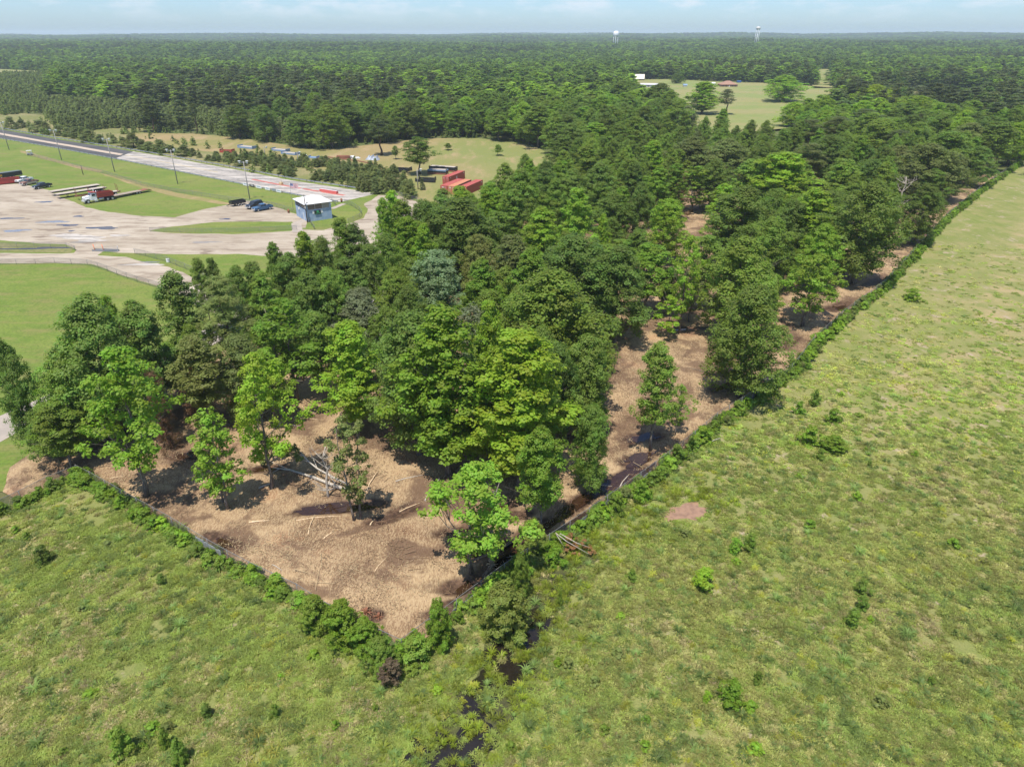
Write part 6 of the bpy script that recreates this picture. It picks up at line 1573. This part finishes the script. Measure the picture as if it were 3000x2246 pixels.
def dump_truck():
    o = veh('dump_truck', (254, 596), (324, 585), 'dump truck with white cab and red dump bed parked on the lawn', 'dump truck'); W = 1.2
    m = MB(); m.box((0, 0, .95), (7.6, .9, .22)); m.build('chassis', M_DARK, o)
    m = MB(); m.prism([(4.05, .75), (4.05, 1.55), (3.85, 1.85), (2.15, 2.05), (2.15, .8)], -.78, .78); m.prism([(4.0, .95), (3.9, 1.35), (2.6, 1.45), (2.5, 1.0), (2.75, 1.15), (3.25, 1.3), (3.65, 1.05)], -1.1, 1.1); m.build('hood', M_WHITE, o)
    m = MB(); m.prism([(2.2, .8), (2.2, 2.0), (1.85, 2.75), (1.6, 2.85), (.65, 2.85), (.55, .8)], -1.05, 1.05, (2, 2.85, .08)); m.build('cab', M_WHITE, o)
    m = MB(); m.prism([(2.205, 2.05), (1.9, 2.68), (1.88, 2.66), (2.15, 2.05)], -.92, .92); m.build('windshield', M_GLASS, o)
    for s in (-1, 1): m = MB(); m.box((1.35, s * 1.045, 2.25), (.95, .05, .6)); m.build('side_window', M_GLASS, o)
    m = MB(); m.box((4.07, 0, 1.3), (.06, 1.1, .8)); m.build('grille', M_RIM, o)
    m = MB(); m.box((4.15, 0, .72), (.22, 2.3, .34)); m.build('bumper', M_RIM, o)
    for y in (-.92, .92): m = MB(); m.box((4.02, y, 1.2), (.1, .26, .22)); m.build('headlight', M_GLASS, o)
    for y in (-.95, .95): m = MB(); m.cyl((.4, y, 1.2), (.4, y, 3.4), .08, .08, 8); m.build('exhaust_stack', M_RIM, o)
    b = MB()
    for y in (-W, W): b.prism([(.35, 1.35), (.35, 2.85), (-4.1, 2.65), (-4.25, 1.35)], y - .05, y + .05)
    b.box((.33, 0, 2.1), (.1, 2.4, 1.5)); b.box((-4.2, 0, 1.95), (.1, 2.4, 1.3)); b.box((-1.95, 0, 1.35), (4.6, 2.4, .1)); db = b.build('dump_bed', M_RED, o)
    for s in (-1, 1):
        for z in (1.5, 2.0, 2.62): m = MB(); m.bar((.3, s * 1.29, z), (-4.15, s * 1.29, z - .02), .09, .14); m.build('side_rib', M_RED, db)
    m = MB(); m.box((-1.95, 0, 1.75), (4.3, 2.25, .06)); m.build('bed_floor', M_DARK, db)
    m = MB(); m.prism([(.35, 2.8), (.35, 2.92), (2.0, 3.12), (2.05, 3.02)], -1.15, 1.15); m.build('cab_guard', M_RED, db)
    for s in (-1, 1): m = MB(); m.cyl((.1, s * .95, .85), (-1.3, s * .95, .85), .32, .32, 14); m.build('fuel_tank', M_RIM, o); m = MB(); m.box((.95, s * 1.0, .55), (.9, .35, .5)); m.build('step', M_RIM, o)
    for x, ys in ((3.15, (-.98, .98)), (-2.3, (-.92, .92)), (-3.65, (-.92, .92))):
        for y in ys: wheel(o, x, y, .52, .32 if x > 0 else .56)
dump_truck()
def planked(o, L, W, z, mat, x0=0.0, pitch=.9, th=.1):
    """deck boards across the trailer, each its own piece"""
    n = int(L / pitch); m = MB(); m.box((0, 0, 0), (L / n - .02, W, th)); me = m.mesh('deck_board', mat)
    for i in range(n): link('deck_board', me, o, (x0 - L / 2 + L / n * (i + .5), random.uniform(-.015, .015), z + random.uniform(-.012, .012)))
def flatbed(front, rear, label, L=14.5, z=1.35):
    o = veh('flatbed_trailer', front, rear, label, 'trailer', 'trailers on the lawn')
    planked(o, L, 2.5, z, M_DECK)
    m = MB()
    for y in (-.5, .5): m.bar((L / 2 - .3, y, z - .28), (-L / 2 + .2, y, z - .28), .15, .42)
    for i in range(9): m.bar((-L / 2 + i * L / 8.2, -1.2, z - .12), (-L / 2 + i * L / 8.2, 1.2, z - .12), .1, .12)
    for y in (-1.24, 1.24): m.bar((L / 2, y, z - .1), (-L / 2, y, z - .1), .06, .16)
    m.build('frame', M_DARK, o)
    for y in (-.5, .5): m = MB(); m.bar((L / 2 - 3.2, y, .1), (L / 2 - 3.2, y, z - .3), .12, .12); m.box((L / 2 - 3.2, y, .06), (.3, .3, .1)); m.build('landing_leg', M_DARK, o)
    for x in (-L / 2 + 1.5, -L / 2 + 2.9):
        for y in (-.92, .92): wheel(o, x, y, .5, .52)
    m = MB(); m.box((L / 2 + .02, 0, z + .35), (.08, 2.4, .02)); 
    return o
flatbed((178, 581), (300, 562), 'long flatbed trailer with grey board deck, the nearer of two')
flatbed((160, 573), (284, 554), 'long flatbed trailer with grey board deck, the farther of two')
def log_trailer():
    o = veh('log_trailer', (234, 585), (344, 572), 'rusty log trailer with upright stakes behind the dump truck', 'trailer', 'trailers on the lawn'); L = 12.5; z = 1.2
    m = MB()
    for y in (-.42, .42): m.bar((L / 2, y * .5, z - .1), (-L / 2, y, z - .1), .14, .3)
    m.build('frame', M_RUST, o)
    for x in (L / 2 - .5, L / 2 - 4.0, -L / 2 + 4.2, -L / 2 + .8):
        m = MB(); m.bar((x, -1.25, z + .12), (x, 1.25, z + .12), .22, .2); bl = m.build('bolster', M_RUST, o)
        for y in (-1.2, 1.2): m = MB(); m.bar((x, y, z + .1), (x, y * 1.04, z + 2.2), .12, .10); m.build('stake', M_RUST, bl)
    m = MB(); m.box((-L / 2 + 2.2, 0, z + .08), (3.4, 2.2, .08)); m.build('rear_deck', M_DECK, o)
    for x in (-L / 2 + 1.5, -L / 2 + 2.9):
        for y in (-.92, .92): wheel(o, x, y, .5, .52)
    m = MB(); m.bar((L / 2 - 1.6, 0, .05), (L / 2 - 1.6, 0, z), .14, .14); m.build('landing_leg', M_DARK, o)
log_trailer()
def lowboy():
    o = veh('lowboy_trailer', (333, 581), (424, 563), 'low equipment trailer with worn deck and dark ramps behind the dump truck', 'trailer', 'trailers on the lawn'); z = .75; L = 9.0
    planked(o, L, 2.45, z, paint('dark_deck_wood', (.30, .24, .18), .9, 0, .5), .8)
    m = MB()
    for y in (-.6, .6): m.bar((L / 2 + .8, y, z - .2), (-L / 2 + .6, y, z - .2), .14, .25)
    m.bar((L / 2 + .8, -.6, z - .2), (L / 2 + 2.6, 0, z - .1), .12, .2); m.bar((L / 2 + .8, .6, z - .2), (L / 2 + 2.6, 0, z - .1), .12, .2); m.build('frame', M_DARK, o)
    m = MB(); m.prism([(-L / 2 + .7, z), (-L / 2 - 1.6, z + .15), (-L / 2 - 2.6, z - .35), (-L / 2 - 2.5, z - .45), (-L / 2 - 1.5, z), (-L / 2 + .7, z - .15)], -1.15, 1.15); m.build('ramp', M_RUST, o)
    for x in (-2.9, -1.9):
        for y in (-1.0, 1.0): wheel(o, x, y, .38, .3)
lowboy()
def rolloff():
    o = veh('roll_off_box', (-75, 549), (52, 535), 'long red steel roll-off box at the left edge of the lot', 'dumpster'); L = 13.5
    m = MB(); m.box((0, 0, .25), (L, 2.4, .15)); [m.box((0, y, 1.05), (L, .1, 1.5)) for y in (-1.2, 1.2)]; [m.box((x, 0, 1.05), (.1, 2.4, 1.5)) for x in (-L / 2, L / 2)]; b = m.build('box', M_RED, o)
    for s in (-1, 1):
        for z in (.45, 1.75): m = MB(); m.bar((-L / 2, s * 1.29, z), (L / 2, s * 1.29, z), .1, .14); m.build('rail', M_RED, b)
        for i in range(10): m = MB(); m.box((-L / 2 + .6 + i * L / 10, s * 1.28, 1.1), (.12, .08, 1.2)); m.build('rib', M_RED, b)
    m = MB(); m.box((.5, 0, .45), (L - .4, 2.2, .25)); m.build('load', M_RUST, o)
rolloff()
def black_trailer():
    o = veh('gooseneck_trailer', (-20, 529), (64, 517), 'black tall sided trailer behind the red roll-off box', 'trailer'); L = 9
    m = MB(); m.box((0, 0, .75), (L, 2.3, .2)); [m.box((-.6, y, 1.45), (L - 1.2, .08, 1.3)) for y in (-1.15, 1.15)]; m.box((-L / 2, 0, 1.45), (.1, 2.3, 1.3)); m.box((L / 2 - 1.2, 0, 1.45), (.1, 2.3, 1.3)); b = m.build('box', M_BLACK, o)
    for i in range(7): m = MB(); m.box((-L / 2 + .5 + i * 1.15, -1.21, 1.45), (.1, .06, 1.3)); m.build('rib', M_BLACK, b)
    m = MB(); m.box((-.6, 0, 2.05), (L - 1.6, 2.1, .12)); m.build('tarp', paint('dark_tarp', (.10, .12, .13), .7, 0, .3), o)
    m = MB(); m.box((L / 2 + .4, 0, 1.9), (2.8, 2.1, .12)); m.build('front_deck', M_DECK, o)
    for x in (-1.6, -.5):
        for y in (-1.05, 1.05): wheel(o, x, y, .4, .28)
    o = veh('loader', (-28, 532), (-4, 528), 'yellow loader arm showing at the left edge behind the red box', 'loader')
    YEL = paint('machine_yellow', (.62, .33, .03), .5, 0, .3)
    m = MB(); m.box((-1.2, 0, 1.1), (2.6, 1.6, 1.0)); m.prism([(-.4, 1.5), (-.6, 2.6), (-1.8, 2.6), (-1.9, 1.5)], -.7, .7); m.build('body', YEL, o)
    m = MB(); m.bar((-.2, .5, 1.5), (1.7, .5, 2.1), .16, .25); m.bar((-.2, -.5, 1.5), (1.7, -.5, 2.1), .16, .25); m.build('arm', YEL, o)
    m = MB(); m.prism([(1.6, 1.8), (2.3, 1.7), (2.5, 2.2), (1.9, 2.7)], -1, 1); m.build('bucket', M_DARK, o)
    for x in (-2, .0):
        for y in (-.85, .85): wheel(o, x, y, .55, .4)
black_trailer()
def dump_trailer():
    o = veh('dump_trailer', (674, 606), (720, 598), 'small black dump trailer left of the navy car', 'trailer'); L = 4.3
    m = MB(); m.box((0, 0, .7), (L, 1.9, .12)); [m.box((0, y, 1.1), (L, .07, .8)) for y in (-.95, .95)]; [m.box((x, 0, 1.1), (.07, 1.9, .8)) for x in (-L / 2, L / 2)]; b = m.build('box', M_BLACK, o)
    for i in range(6): m = MB(); m.box((-L / 2 + .3 + i * .74, -1.0, 1.1), (.08, .06, .8)); m.build('rib', M_BLACK, b)
    m = MB(); m.bar((L / 2, -.5, .55), (L / 2 + 1.3, 0, .5), .09, .12); m.bar((L / 2, .5, .55), (L / 2 + 1.3, 0, .5), .09, .12); m.build('drawbar', M_BLACK, o)
    m = MB(); m.bar((L / 2 + 1.0, 0, .05), (L / 2 + 1.0, 0, .75), .08, .08); m.build('jack', M_RIM, o)
    for x in (-.5, .4):
        for y in (-1.08, 1.08): wheel(o, x, y, .36, .22)
dump_trailer()

# ------------------------------------------------------------------ containers and stacked steel in the hay field
def container(corner, rz, mat, label, mark, L=12.2, W=2.44, H=2.6):
    """local x runs along the length from the near left bottom corner"""
    o = empty('shipping_container', (corner[0], corner[1], 0.02), rz, label, 'container', 'red shipping containers')
    # corrugated sides
    def corr(a, b, nrm, n):
        m = MB(); a, b, nv = Vector(a), Vector(b), Vector(nrm); k = n * 4; vs = []
        for i in range(k + 1):
            p = a.lerp(b, i / k) - nv * (.05 if (i % 4) in (1, 2) else .0)
            vs += [(p.x, p.y, .14), (p.x, p.y, H - .12)]
        m.add(vs, [(2 * i, 2 * i + 2, 2 * i + 3, 2 * i + 1) for i in range(k)]); return m
    m = corr((.1, .02, 0), (L - .1, .02, 0), (0, -1, 0), 22); m2 = corr((.1, W - .02, 0), (L - .1, W - .02, 0), (0, 1, 0), 22)
    m.add(m2.v, m2.f); m3 = corr((L - .02, .1, 0), (L - .02, W - .1, 0), (1, 0, 0), 5); m.add(m3.v, m3.f); m.build('side_wall', mat, o)
    m = MB()
    for x in (.07, L - .07):
        for y in (.07, W - .07): m.box((x, y, H / 2), (.16, .16, H))
        m.bar((x, .1, H - .07), (x, W - .1, H - .07), .13, .13); m.bar((x, .1, .08), (x, W - .1, .08), .14, .14)
    for y in (.06, W - .06):
        for z in (.08, H - .06): m.bar((.1, y, z), (L - .1, y, z), .12, .13)
    m.build('frame', mat, o)
    m = MB(); m.box((L / 2, W / 2, H - .05), (L - .2, W - .16, .06)); [m.box((.55 + i * 1.01, W / 2, H - .012), (.35, W - .3, .025)) for i in range(12)]; m.build('roof', mat, o)
    for s in (0, 1):
        m = MB(); m.box((.045, W * (.265 + .47 * s), H / 2), (.05, W * .44, H - .34)); d = m.build('door', mat, o)
        m = MB(); [m.cyl((-.0, W * (.15 + .47 * s) + q, .2), (-.0, W * (.15 + .47 * s) + q, H - .2), .02, .02, 6) for q in (.12, .46)]; m.build('lock_rod', M_GALV, d)
    if mark:
        m = MB()
        for i in range(mark): m.box((.01, W * .62 + .2 - i * .17, H - .5), (.014, .12, .24))
        m.build('marking', M_WHITE, o)
    return o
def corner_from(px, py): return G(px, py)
(ax, ay), (bx_, by_) = G(1314, 541), G(1346, 528); RZC = math.atan2(by_ - ay, bx_ - ax)
def off(c, dx, dy): return (c[0] + dx * math.cos(RZC) - dy * math.sin(RZC), c[1] + dx * math.sin(RZC) + dy * math.cos(RZC))
c1 = off(G(1297, 540.5), 0, -2.44)
oc = container(c1, RZC, M_CRED, 'red shipping container set back behind the row of three', 0)
m = MB(); [m.box((5.6 + i * .42, -.012, 1.75 - j * .42), (.3, .012, .28)) for j in range(3) for i in range(2) if (i + j) % 4 != 3]; [m.box((1.0 + i * .2, -.012, 2.1), (.13, .012, .22)) for i in range(3)]; [m.box((11.0 + i * .2, -.012, 2.15), (.13, .012, .22)) for i in range(4)]; m.build('marking', M_WHITE, oc)
c2 = off(G(1291, 568), 0, -2.44)
container(c2, RZC, M_CRED, 'red shipping container at the left of the row of three', 4)
container(off(c2, 0.2, -2.5), RZC, M_CORG, 'faded orange shipping container in the middle of the row', 2)
c4 = container(off(c2, 1.0, -6.2), RZC, M_CRED, 'red shipping container at the right of the row, half behind leaves', 0)
m = MB(); [m.box((11.0 + i * .2, -.012, 2.1), (.13, .012, .22)) for i in range(4)]; m.build('marking', M_WHITE, c4)
def flat_rack(x, y, z, rz, L, mat, label):
    o = empty('flat_rack', (x, y, z), rz, label, 'flat rack', 'stacked flat racks'); h = .55
    m = MB(); [m.bar((-L / 2, s * 1.15, h / 2), (L / 2, s * 1.15, h / 2), .12, h - .08) for s in (-1, 1)]; [m.bar((-L / 2 + i * L / 10, -1.1, h * .4), (-L / 2 + i * L / 10, 1.1, h * .4), .1, .16) for i in range(11)]; [m.box((e * L / 2, s * 1.12, h / 2), (.3, .25, h)) for e in (-1, 1) for s in (-1, 1)]; m.build('frame', mat, o)
    m = MB(); m.box((0, 0, h - .06), (L - .5, 2.2, .06)); m.build('deck', M_DECK, o)
    return o
for (a, b, L, name, mats, k) in (((1262, 498), (1336, 503), 12.2, 'longer stack', (M_RUST, M_BLACK, M_BLACK), 3), ((1258, 508), (1309, 511), 9.0, 'shorter stack', (M_RUST, M_BLACK, M_BLUE), 3)):
    (x0, y0), (x1, y1) = G(*a), G(*b); rz = math.atan2(y1 - y0, x1 - x0)
    for i in range(k): flat_rack((x0 + x1) / 2, (y0 + y1) / 2, .02 + .56 * i, rz, math.hypot(x1 - x0, y1 - y0), mats[i], f'{("lowest", "middle", "topmost")[i]} flat rack of the {name} behind the containers')
def platform(a, b, W, h, mat, label, deck=None, name='steel_platform'):
    (x0, y0), (x1, y1) = G(*a), G(*b); L = math.hypot(x1 - x0, y1 - y0)
    o = empty(name, ((x0 + x1) / 2, (y0 + y1) / 2, .02), math.atan2(y1 - y0, x1 - x0), label, 'steel frame', 'steel frames lying in the hay field')
    m = MB(); [m.bar((-L / 2, s * W / 2, h / 2 + .03), (L / 2, s * W / 2, h / 2 + .03), .22, h) for s in (-1, 1)]; [m.bar((-L / 2 + i * L / 7, -W / 2, h * .5), (-L / 2 + i * L / 7, W / 2, h * .5), .12, h * .6) for i in range(8)]; [m.bar((e * (L / 2 - .1), -W / 2, h + .25), (e * (L / 2 - .1), W / 2, h + .25), .16, .5) for e in (-1, 1)]; m.build('frame', mat, o)
    if deck: m = MB(); m.box((0, 0, h - .05), (L - .3, W - .2, .06)); m.build('deck', deck, o)
for a in (((704, 432), (747, 436), 3.0, .7, M_BLUE, 'blue grey steel frame at the far edge of the hay field', M_DECK), ((649, 446), (684, 447), 2.6, .9, M_RED, 'red steel frame standing alone in the hay field', None), ((801, 440), (844, 444), 2.6, .6, M_BLUE, 'pale decked frame, left of the overlapping pair', M_DECK), ((830, 450), (872, 454), 2.6, .6, M_BLUE, 'pale decked frame, right of the overlapping pair', M_DECK), ((790, 468), (855, 473), 3.0, .7, M_BLACK, 'black steel frame nearest the young pines', M_BLACK), ((843, 478), (890, 482), 3.0, .6, M_BLACK, 'second black steel frame right of the yard lamp', M_BLACK), ((880, 482), (916, 486), 3.2, .6, M_BLACK, 'third black steel frame at the right of the row', M_BLACK),
        ((905, 462), (932, 463), 3.0, .25, M_BLUE, 'flat blue panel on the ground by the rusty pipes', M_BLUE), ((1218, 532), (1275, 535), .9, .7, M_BLACK, 'nearer black beam frame left of the containers', None), ((1228, 526), (1277, 528), .9, .7, M_BLACK, 'farther black beam frame left of the containers', None), ((1150, 500), (1200, 503), 4.5, .9, M_BLACK, 'large black ladder frame behind the yard lamp post', None), ((1114, 503), (1150, 500), 2.5, .6, M_RUST, 'rusty frame left of the black ladder frame', None)): platform(*a)
def pipes(a, b, n, r, label, mat=M_RUST):
    (x0, y0), (x1, y1) = G(*a), G(*b); o = empty('pipe_stack', (x0, y0, .02), math.atan2(y1 - y0, x1 - x0), label, 'pipe stack'); L = math.hypot(x1 - x0, y1 - y0)
    for i in range(n):
        m = MB(); row = i // 4; m.cyl((random.uniform(-.3, .3), (i % 4) * r * 2.1 + row * r, r + row * r * 1.75), (L + random.uniform(-.5, .5), (i % 4) * r * 2.1 + row * r, r + row * r * 1.75), r, r, 8); m.build('pipe', mat, o)
pipes((985, 468), (1022, 468), 10, .28, 'heap of rusty pipes in the middle of the hay field'); pipes((950, 460), (1040, 472), 2, .16, 'pair of long rusty pipes behind the pipe heap'); pipes((1040, 471), (1116, 486), 2, .15, 'long thin rusty pipes trailing right of the heap'); pipes((930, 466), (960, 468), 4, .18, 'short dark rusty pipes left of the heap', paint('dark_rust', (.13, .06, .04), .9, 0, .5))
def heap(px0, px1, py, H, mat, name, label, cat, n=40):
    (x0, y0), (x1, y1) = G(px0, py), G(px1, py); L = x1 - x0; m = MB()
    for i in range(n):
        t = random.uniform(0, 1); c = Vector((L * t, random.uniform(-1, 1), H * random.uniform(0.05, .8) * math.sin(math.pi * min(.95, max(.05, t))))); M_ = Matrix.Rotation(random.uniform(0, 3), 3, Vector((random.random(), random.random(), random.random())).normalized())
        m.box(c, (random.uniform(.4, 1.6), random.uniform(.2, .9), random.uniform(.04, .2)), 0, M_)
    props(m.build(name, mat, None, (x0, y0, 0.05)), label, cat)
heap(880, 898, 458, 1.2, M_WHITE, 'debris_heap', 'heap of white broken debris left of the blue panel', 'debris'); heap(1018, 1052, 465, 1.2, M_WHITE, 'debris_heap', 'heap of white and grey debris left of the silver tarp', 'debris')
def tarp():
    (x0, y0), (x1, y1) = G(1068, 468), G(1104, 471); L = math.hypot(x1 - x0, y1 - y0); m = MB(); n, k = 18, 6; vs = []
    for i in range(n + 1):
        for j in range(k + 1):
            t, s = i / n, j / k; z = 1.9 * math.sin(math.pi * s * .5) * (.75 + .2 * math.sin(t * 17) + .15 * math.sin(t * 41)) * min(1, 6 * t, 6 * (1 - t)); vs.append((L * t, s * 2.2 + .18 * math.sin(t * 31 + s * 4), max(.02, z)))
    m.add(vs, [(i * (k + 1) + j, (i + 1) * (k + 1) + j, (i + 1) * (k + 1) + j + 1, i * (k + 1) + j + 1) for i in range(n) for j in range(k)])
    props(m.build('tarp', paint('silver_tarp', (.30, .33, .37), .5, .1, .6), None, (x0, y0, 0), math.atan2(y1 - y0, x1 - x0)), 'crumpled silver tarp under the leaning dark pine', 'tarp')
tarp()

# ------------------------------------------------------------------ far houses and water towers
def house(a, b, D, hw, hr, wall, roof, label, name='house', hip=False, wins=5, cat='house'):
    (x0, y0), (x1, y1) = G(*a), G(*b); W = math.hypot(x1 - x0, y1 - y0); z = float(terr(x0, y0)); o = empty(name, (x0, y0, z), math.atan2(y1 - y0, x1 - x0), label, cat)
    m = MB(); m.box((W / 2, D / 2, hw / 2), (W, D, hw)); m.build('wall', wall, o)
    e = .5; i = D / 2 if hip else 0
    m = MB(); vs = [(-e, -e, hw + .01), (W + e, -e, hw + .01), (W + e, D + e, hw + .01), (-e, D + e, hw + .01), (i - (0 if hip else e), D / 2, hw + hr), (W - i + (0 if hip else e), D / 2, hw + hr)]
    m.add(vs, [(3, 2, 1, 0), (0, 1, 5, 4), (2, 3, 4, 5), (1, 2, 5), (3, 0, 4)]); m.build('roof', roof, o)
    for k in range(wins):
        x = W * (k + .7) / (wins + .4); dr = k == wins // 2
        m = MB(); m.box((x, -.02, 1.0 if dr else 1.5), (.95 if dr else 1.2, .06, 2.0 if dr else 1.1)); m.build('door' if dr else 'window', M_GLASS if not dr else M_WHITE, o)
    return o
M_BRICK = paint('brown_brick', (.24, .12, .085), .9, 0, .4); M_BROOF = paint('brown_shingle', (.30, .17, .115), .9, 0, .3)
house((1838, 238), (1886, 238.5), 14, 3.0, 4.2, paint('dark_barn_wall', (.16, .11, .085), .9), paint('pale_barn_roof', (.70, .62, .50), .6, 0, .3), 'long barn with pale metal roof at the back of the meadow', 'barn', wins=4, cat='barn')
mh = house((1877, 258), (1929, 258.5), 7, 2.7, 1.2, paint('grey_siding', (.42, .42, .44), .7), paint('grey_home_roof', (.50, .49, .50), .7), 'grey mobile home with white porch rail on the meadow', 'mobile_home', wins=6)
m = MB(); [m.bar((.5, -3, z), (12, -3, z), .08, .12) for z in (.5, 1.1)]; [m.bar((.5 + i * 1.15, -3, 0), (.5 + i * 1.15, -3, 1.2), .12, .12) for i in range(11)]; m.box((6.2, -1.6, .3), (11.5, 2.9, .12)); m.build('porch', M_WHITE, mh)
house((2003, 258), (2012, 258), 4, 2.3, 1.0, M_WHITE, M_BLUE, 'small white shed right of the mobile home', 'shed', wins=1, cat='shed'); house((2086, 256), (2093, 256), 3, 3.4, .8, M_WHITE, M_WHITE, 'narrow white shed left of the brick house', 'shed', wins=1, cat='shed')
house((2112, 258), (2160, 258), 12, 2.8, 3.0, M_BRICK, M_BROOF, 'brick house with brown hipped roof on the meadow', hip=True)
house((2161, 246), (2170, 246), 5, 2.6, .3, paint('bright_blue', (.05, .16, .45), .5), paint('bright_blue', (.05, .16, .45), .5), 'small bright blue container beside the brick house', 'storage_container', wins=0, cat='container')
house((1918, 372), (1957, 374), 9, 3.0, 3.4, paint('pink_brick', (.36, .20, .16), .9), M_BROOF, 'brown roofed house almost hidden in the wood', hip=True, wins=3)
house((548, 186), (575, 184), 10, 3, 2, M_WHITE, paint('grey_roof', (.42, .42, .43), .7), 'far house with grey roof among the trees at the left', wins=2); house((2278, 146), (2304, 144), 12, 4, 3, M_WHITE, paint('grey_roof2', (.50, .51, .53), .7), 'far pale building among trees under the right water tower', wins=2, cat='building')
def water_tower(px, z_depth, top_row, dia, label, ped=False):
    y = (z_depth - 20) / _cp; x = (px - 1500) / FPX * z_depth; zt = float(terr(x, y)); v = (1123 - top_row) / FPX
    top = CAM_H + y * (-_sp + v * _cp) / (_cp + v * _sp); o = empty('water_tower', (x, y, zt), 0, label, 'water tower'); T_ = top - zt; r = dia / 2; hb = T_ - dia * (.95 if not ped else .8)
    m = MB()
    if not ped: m.ring([(.01, hb), (r * .5, hb + .4), (r * .92, hb + dia * .18), (r, hb + dia * .3), (r, hb + dia * .62), (r * .85, hb + dia * .80), (r * .5, hb + dia * .92), (.01, T_)], 24)
    else: m.ring([(r * .25, hb), (r * .75, hb + dia * .18), (r, hb + dia * .38), (r, hb + dia * .55), (r * .8, hb + dia * .7), (.01, T_)], 24)
    m.build('tank', paint('tower_white' if not ped else 'tower_pale', (.80, .80, .78) if not ped else (.62, .58, .54), .5, 0, .08), o)
    for k in range(6):
        a = k * math.pi / 3 + .3; m = MB(); m.cyl((r * (.95 if not ped else .85) * math.cos(a), r * (.95 if not ped else .85) * math.sin(a), 0), (r * .82 * math.cos(a), r * .82 * math.sin(a), hb + dia * .3), .45, .4, 8); m.build('leg', M_WHITE, o)
    m = MB(); m.cyl((0, 0, 0), (0, 0, hb + 1), .9, .9, 10); m.build('riser', M_WHITE, o)
    m = MB(); [m.bar((r * .9 * math.cos(a), r * .9 * math.sin(a), z), (r * .9 * math.cos(a + math.pi / 3), r * .9 * math.sin(a + math.pi / 3), z), .25, .25) for z in (hb * .35, hb * .7) for a in [k * math.pi / 3 + .3 for k in range(6)]]; m.build('bracing', M_WHITE, o)
water_tower(1802, 2000, 91, 16.5, 'round white water tower standing over the forest, the left of two'); water_tower(2212, 1900, 78, 12, 'slender pale water tower on the horizon, the right of two', True)
# ------------------------------------------------------------------ labels that single the grove's trees out by their neighbours
import re
def short_noun(lb):
    s = re.split(r"\b(?:nearest|just|in|at|of|with|on|over|standing|rising|behind|before|left|right|beside|by|growing|below|above|casting|between|casts|hiding|inside|overhanging|round|where|cut|third|nearer)\b", lb)[0].strip(' ,')
    return s
def relabel():
    hand = [o for o in sc.objects if o.get('category') == 'tree' and not o.get('group')]
    auto = [o for o in sc.objects if o.get('category') == 'tree' and str(o.get('group', '')).find('grove') >= 0 ]
    cnt = {}
    for o in hand: cnt[short_noun(o['label'])] = cnt.get(short_noun(o['label']), 0) + 1
    pt = lambda o: project(o.location.x, o.location.y, o.scale.z * 12)
    hp = [(pt(o), short_noun(o['label'])) for o in hand if cnt[short_noun(o['label'])] == 1 and len(short_noun(o['label']).split()) >= 3]
    seen = {}
    for o in auto:
        p = pt(o); what = ' '.join(o['label'].split()[:4]); what = re.split(r'\b(?:at|in|behind)\b', what)[0].strip()
        near = sorted(hp, key=lambda h: math.hypot(h[0][0] - p[0], h[0][1] - p[1]))[:7]
        for (q, nm) in near:
            dx, dy = p[0] - q[0], p[1] - q[1]
            rel = ('right of' if dx > 0 else 'left of') if abs(dx) > abs(dy) else ('below' if dy > 0 else 'behind')
            lb = f'{what} {rel} the {nm}'
            if lb not in seen and len(lb.split()) <= 16: break
        else:
            continue
        seen[lb] = o; o['label'] = lb; o['group'] = 'trees of the grove on the cleared lot'
relabel()
# ------------------------------------------------------------------ the air
def build_haze():
    m = bpy.data.materials.new('pale_air'); m.use_nodes = True
    t = m.node_tree; t.nodes.clear()
    o = t.nodes.new('ShaderNodeOutputMaterial'); v = t.nodes.new('ShaderNodeVolumePrincipled')
    v.inputs['Color'].default_value = (0.80, 0.90, 1.0, 1)
    v.inputs['Density'].default_value = HAZE
    v.inputs['Anisotropy'].default_value = 0.2
    t.links.new(v.outputs[0], o.inputs['Volume'])
    b = MB(); b.box((0, 0, 0), (40000, 40000, 110))
    h = b.build('haze', m); h.location = (0, 0, 28.0); h['kind'] = 'stuff'
HAZE = 0.00013
if HAZE: build_haze()
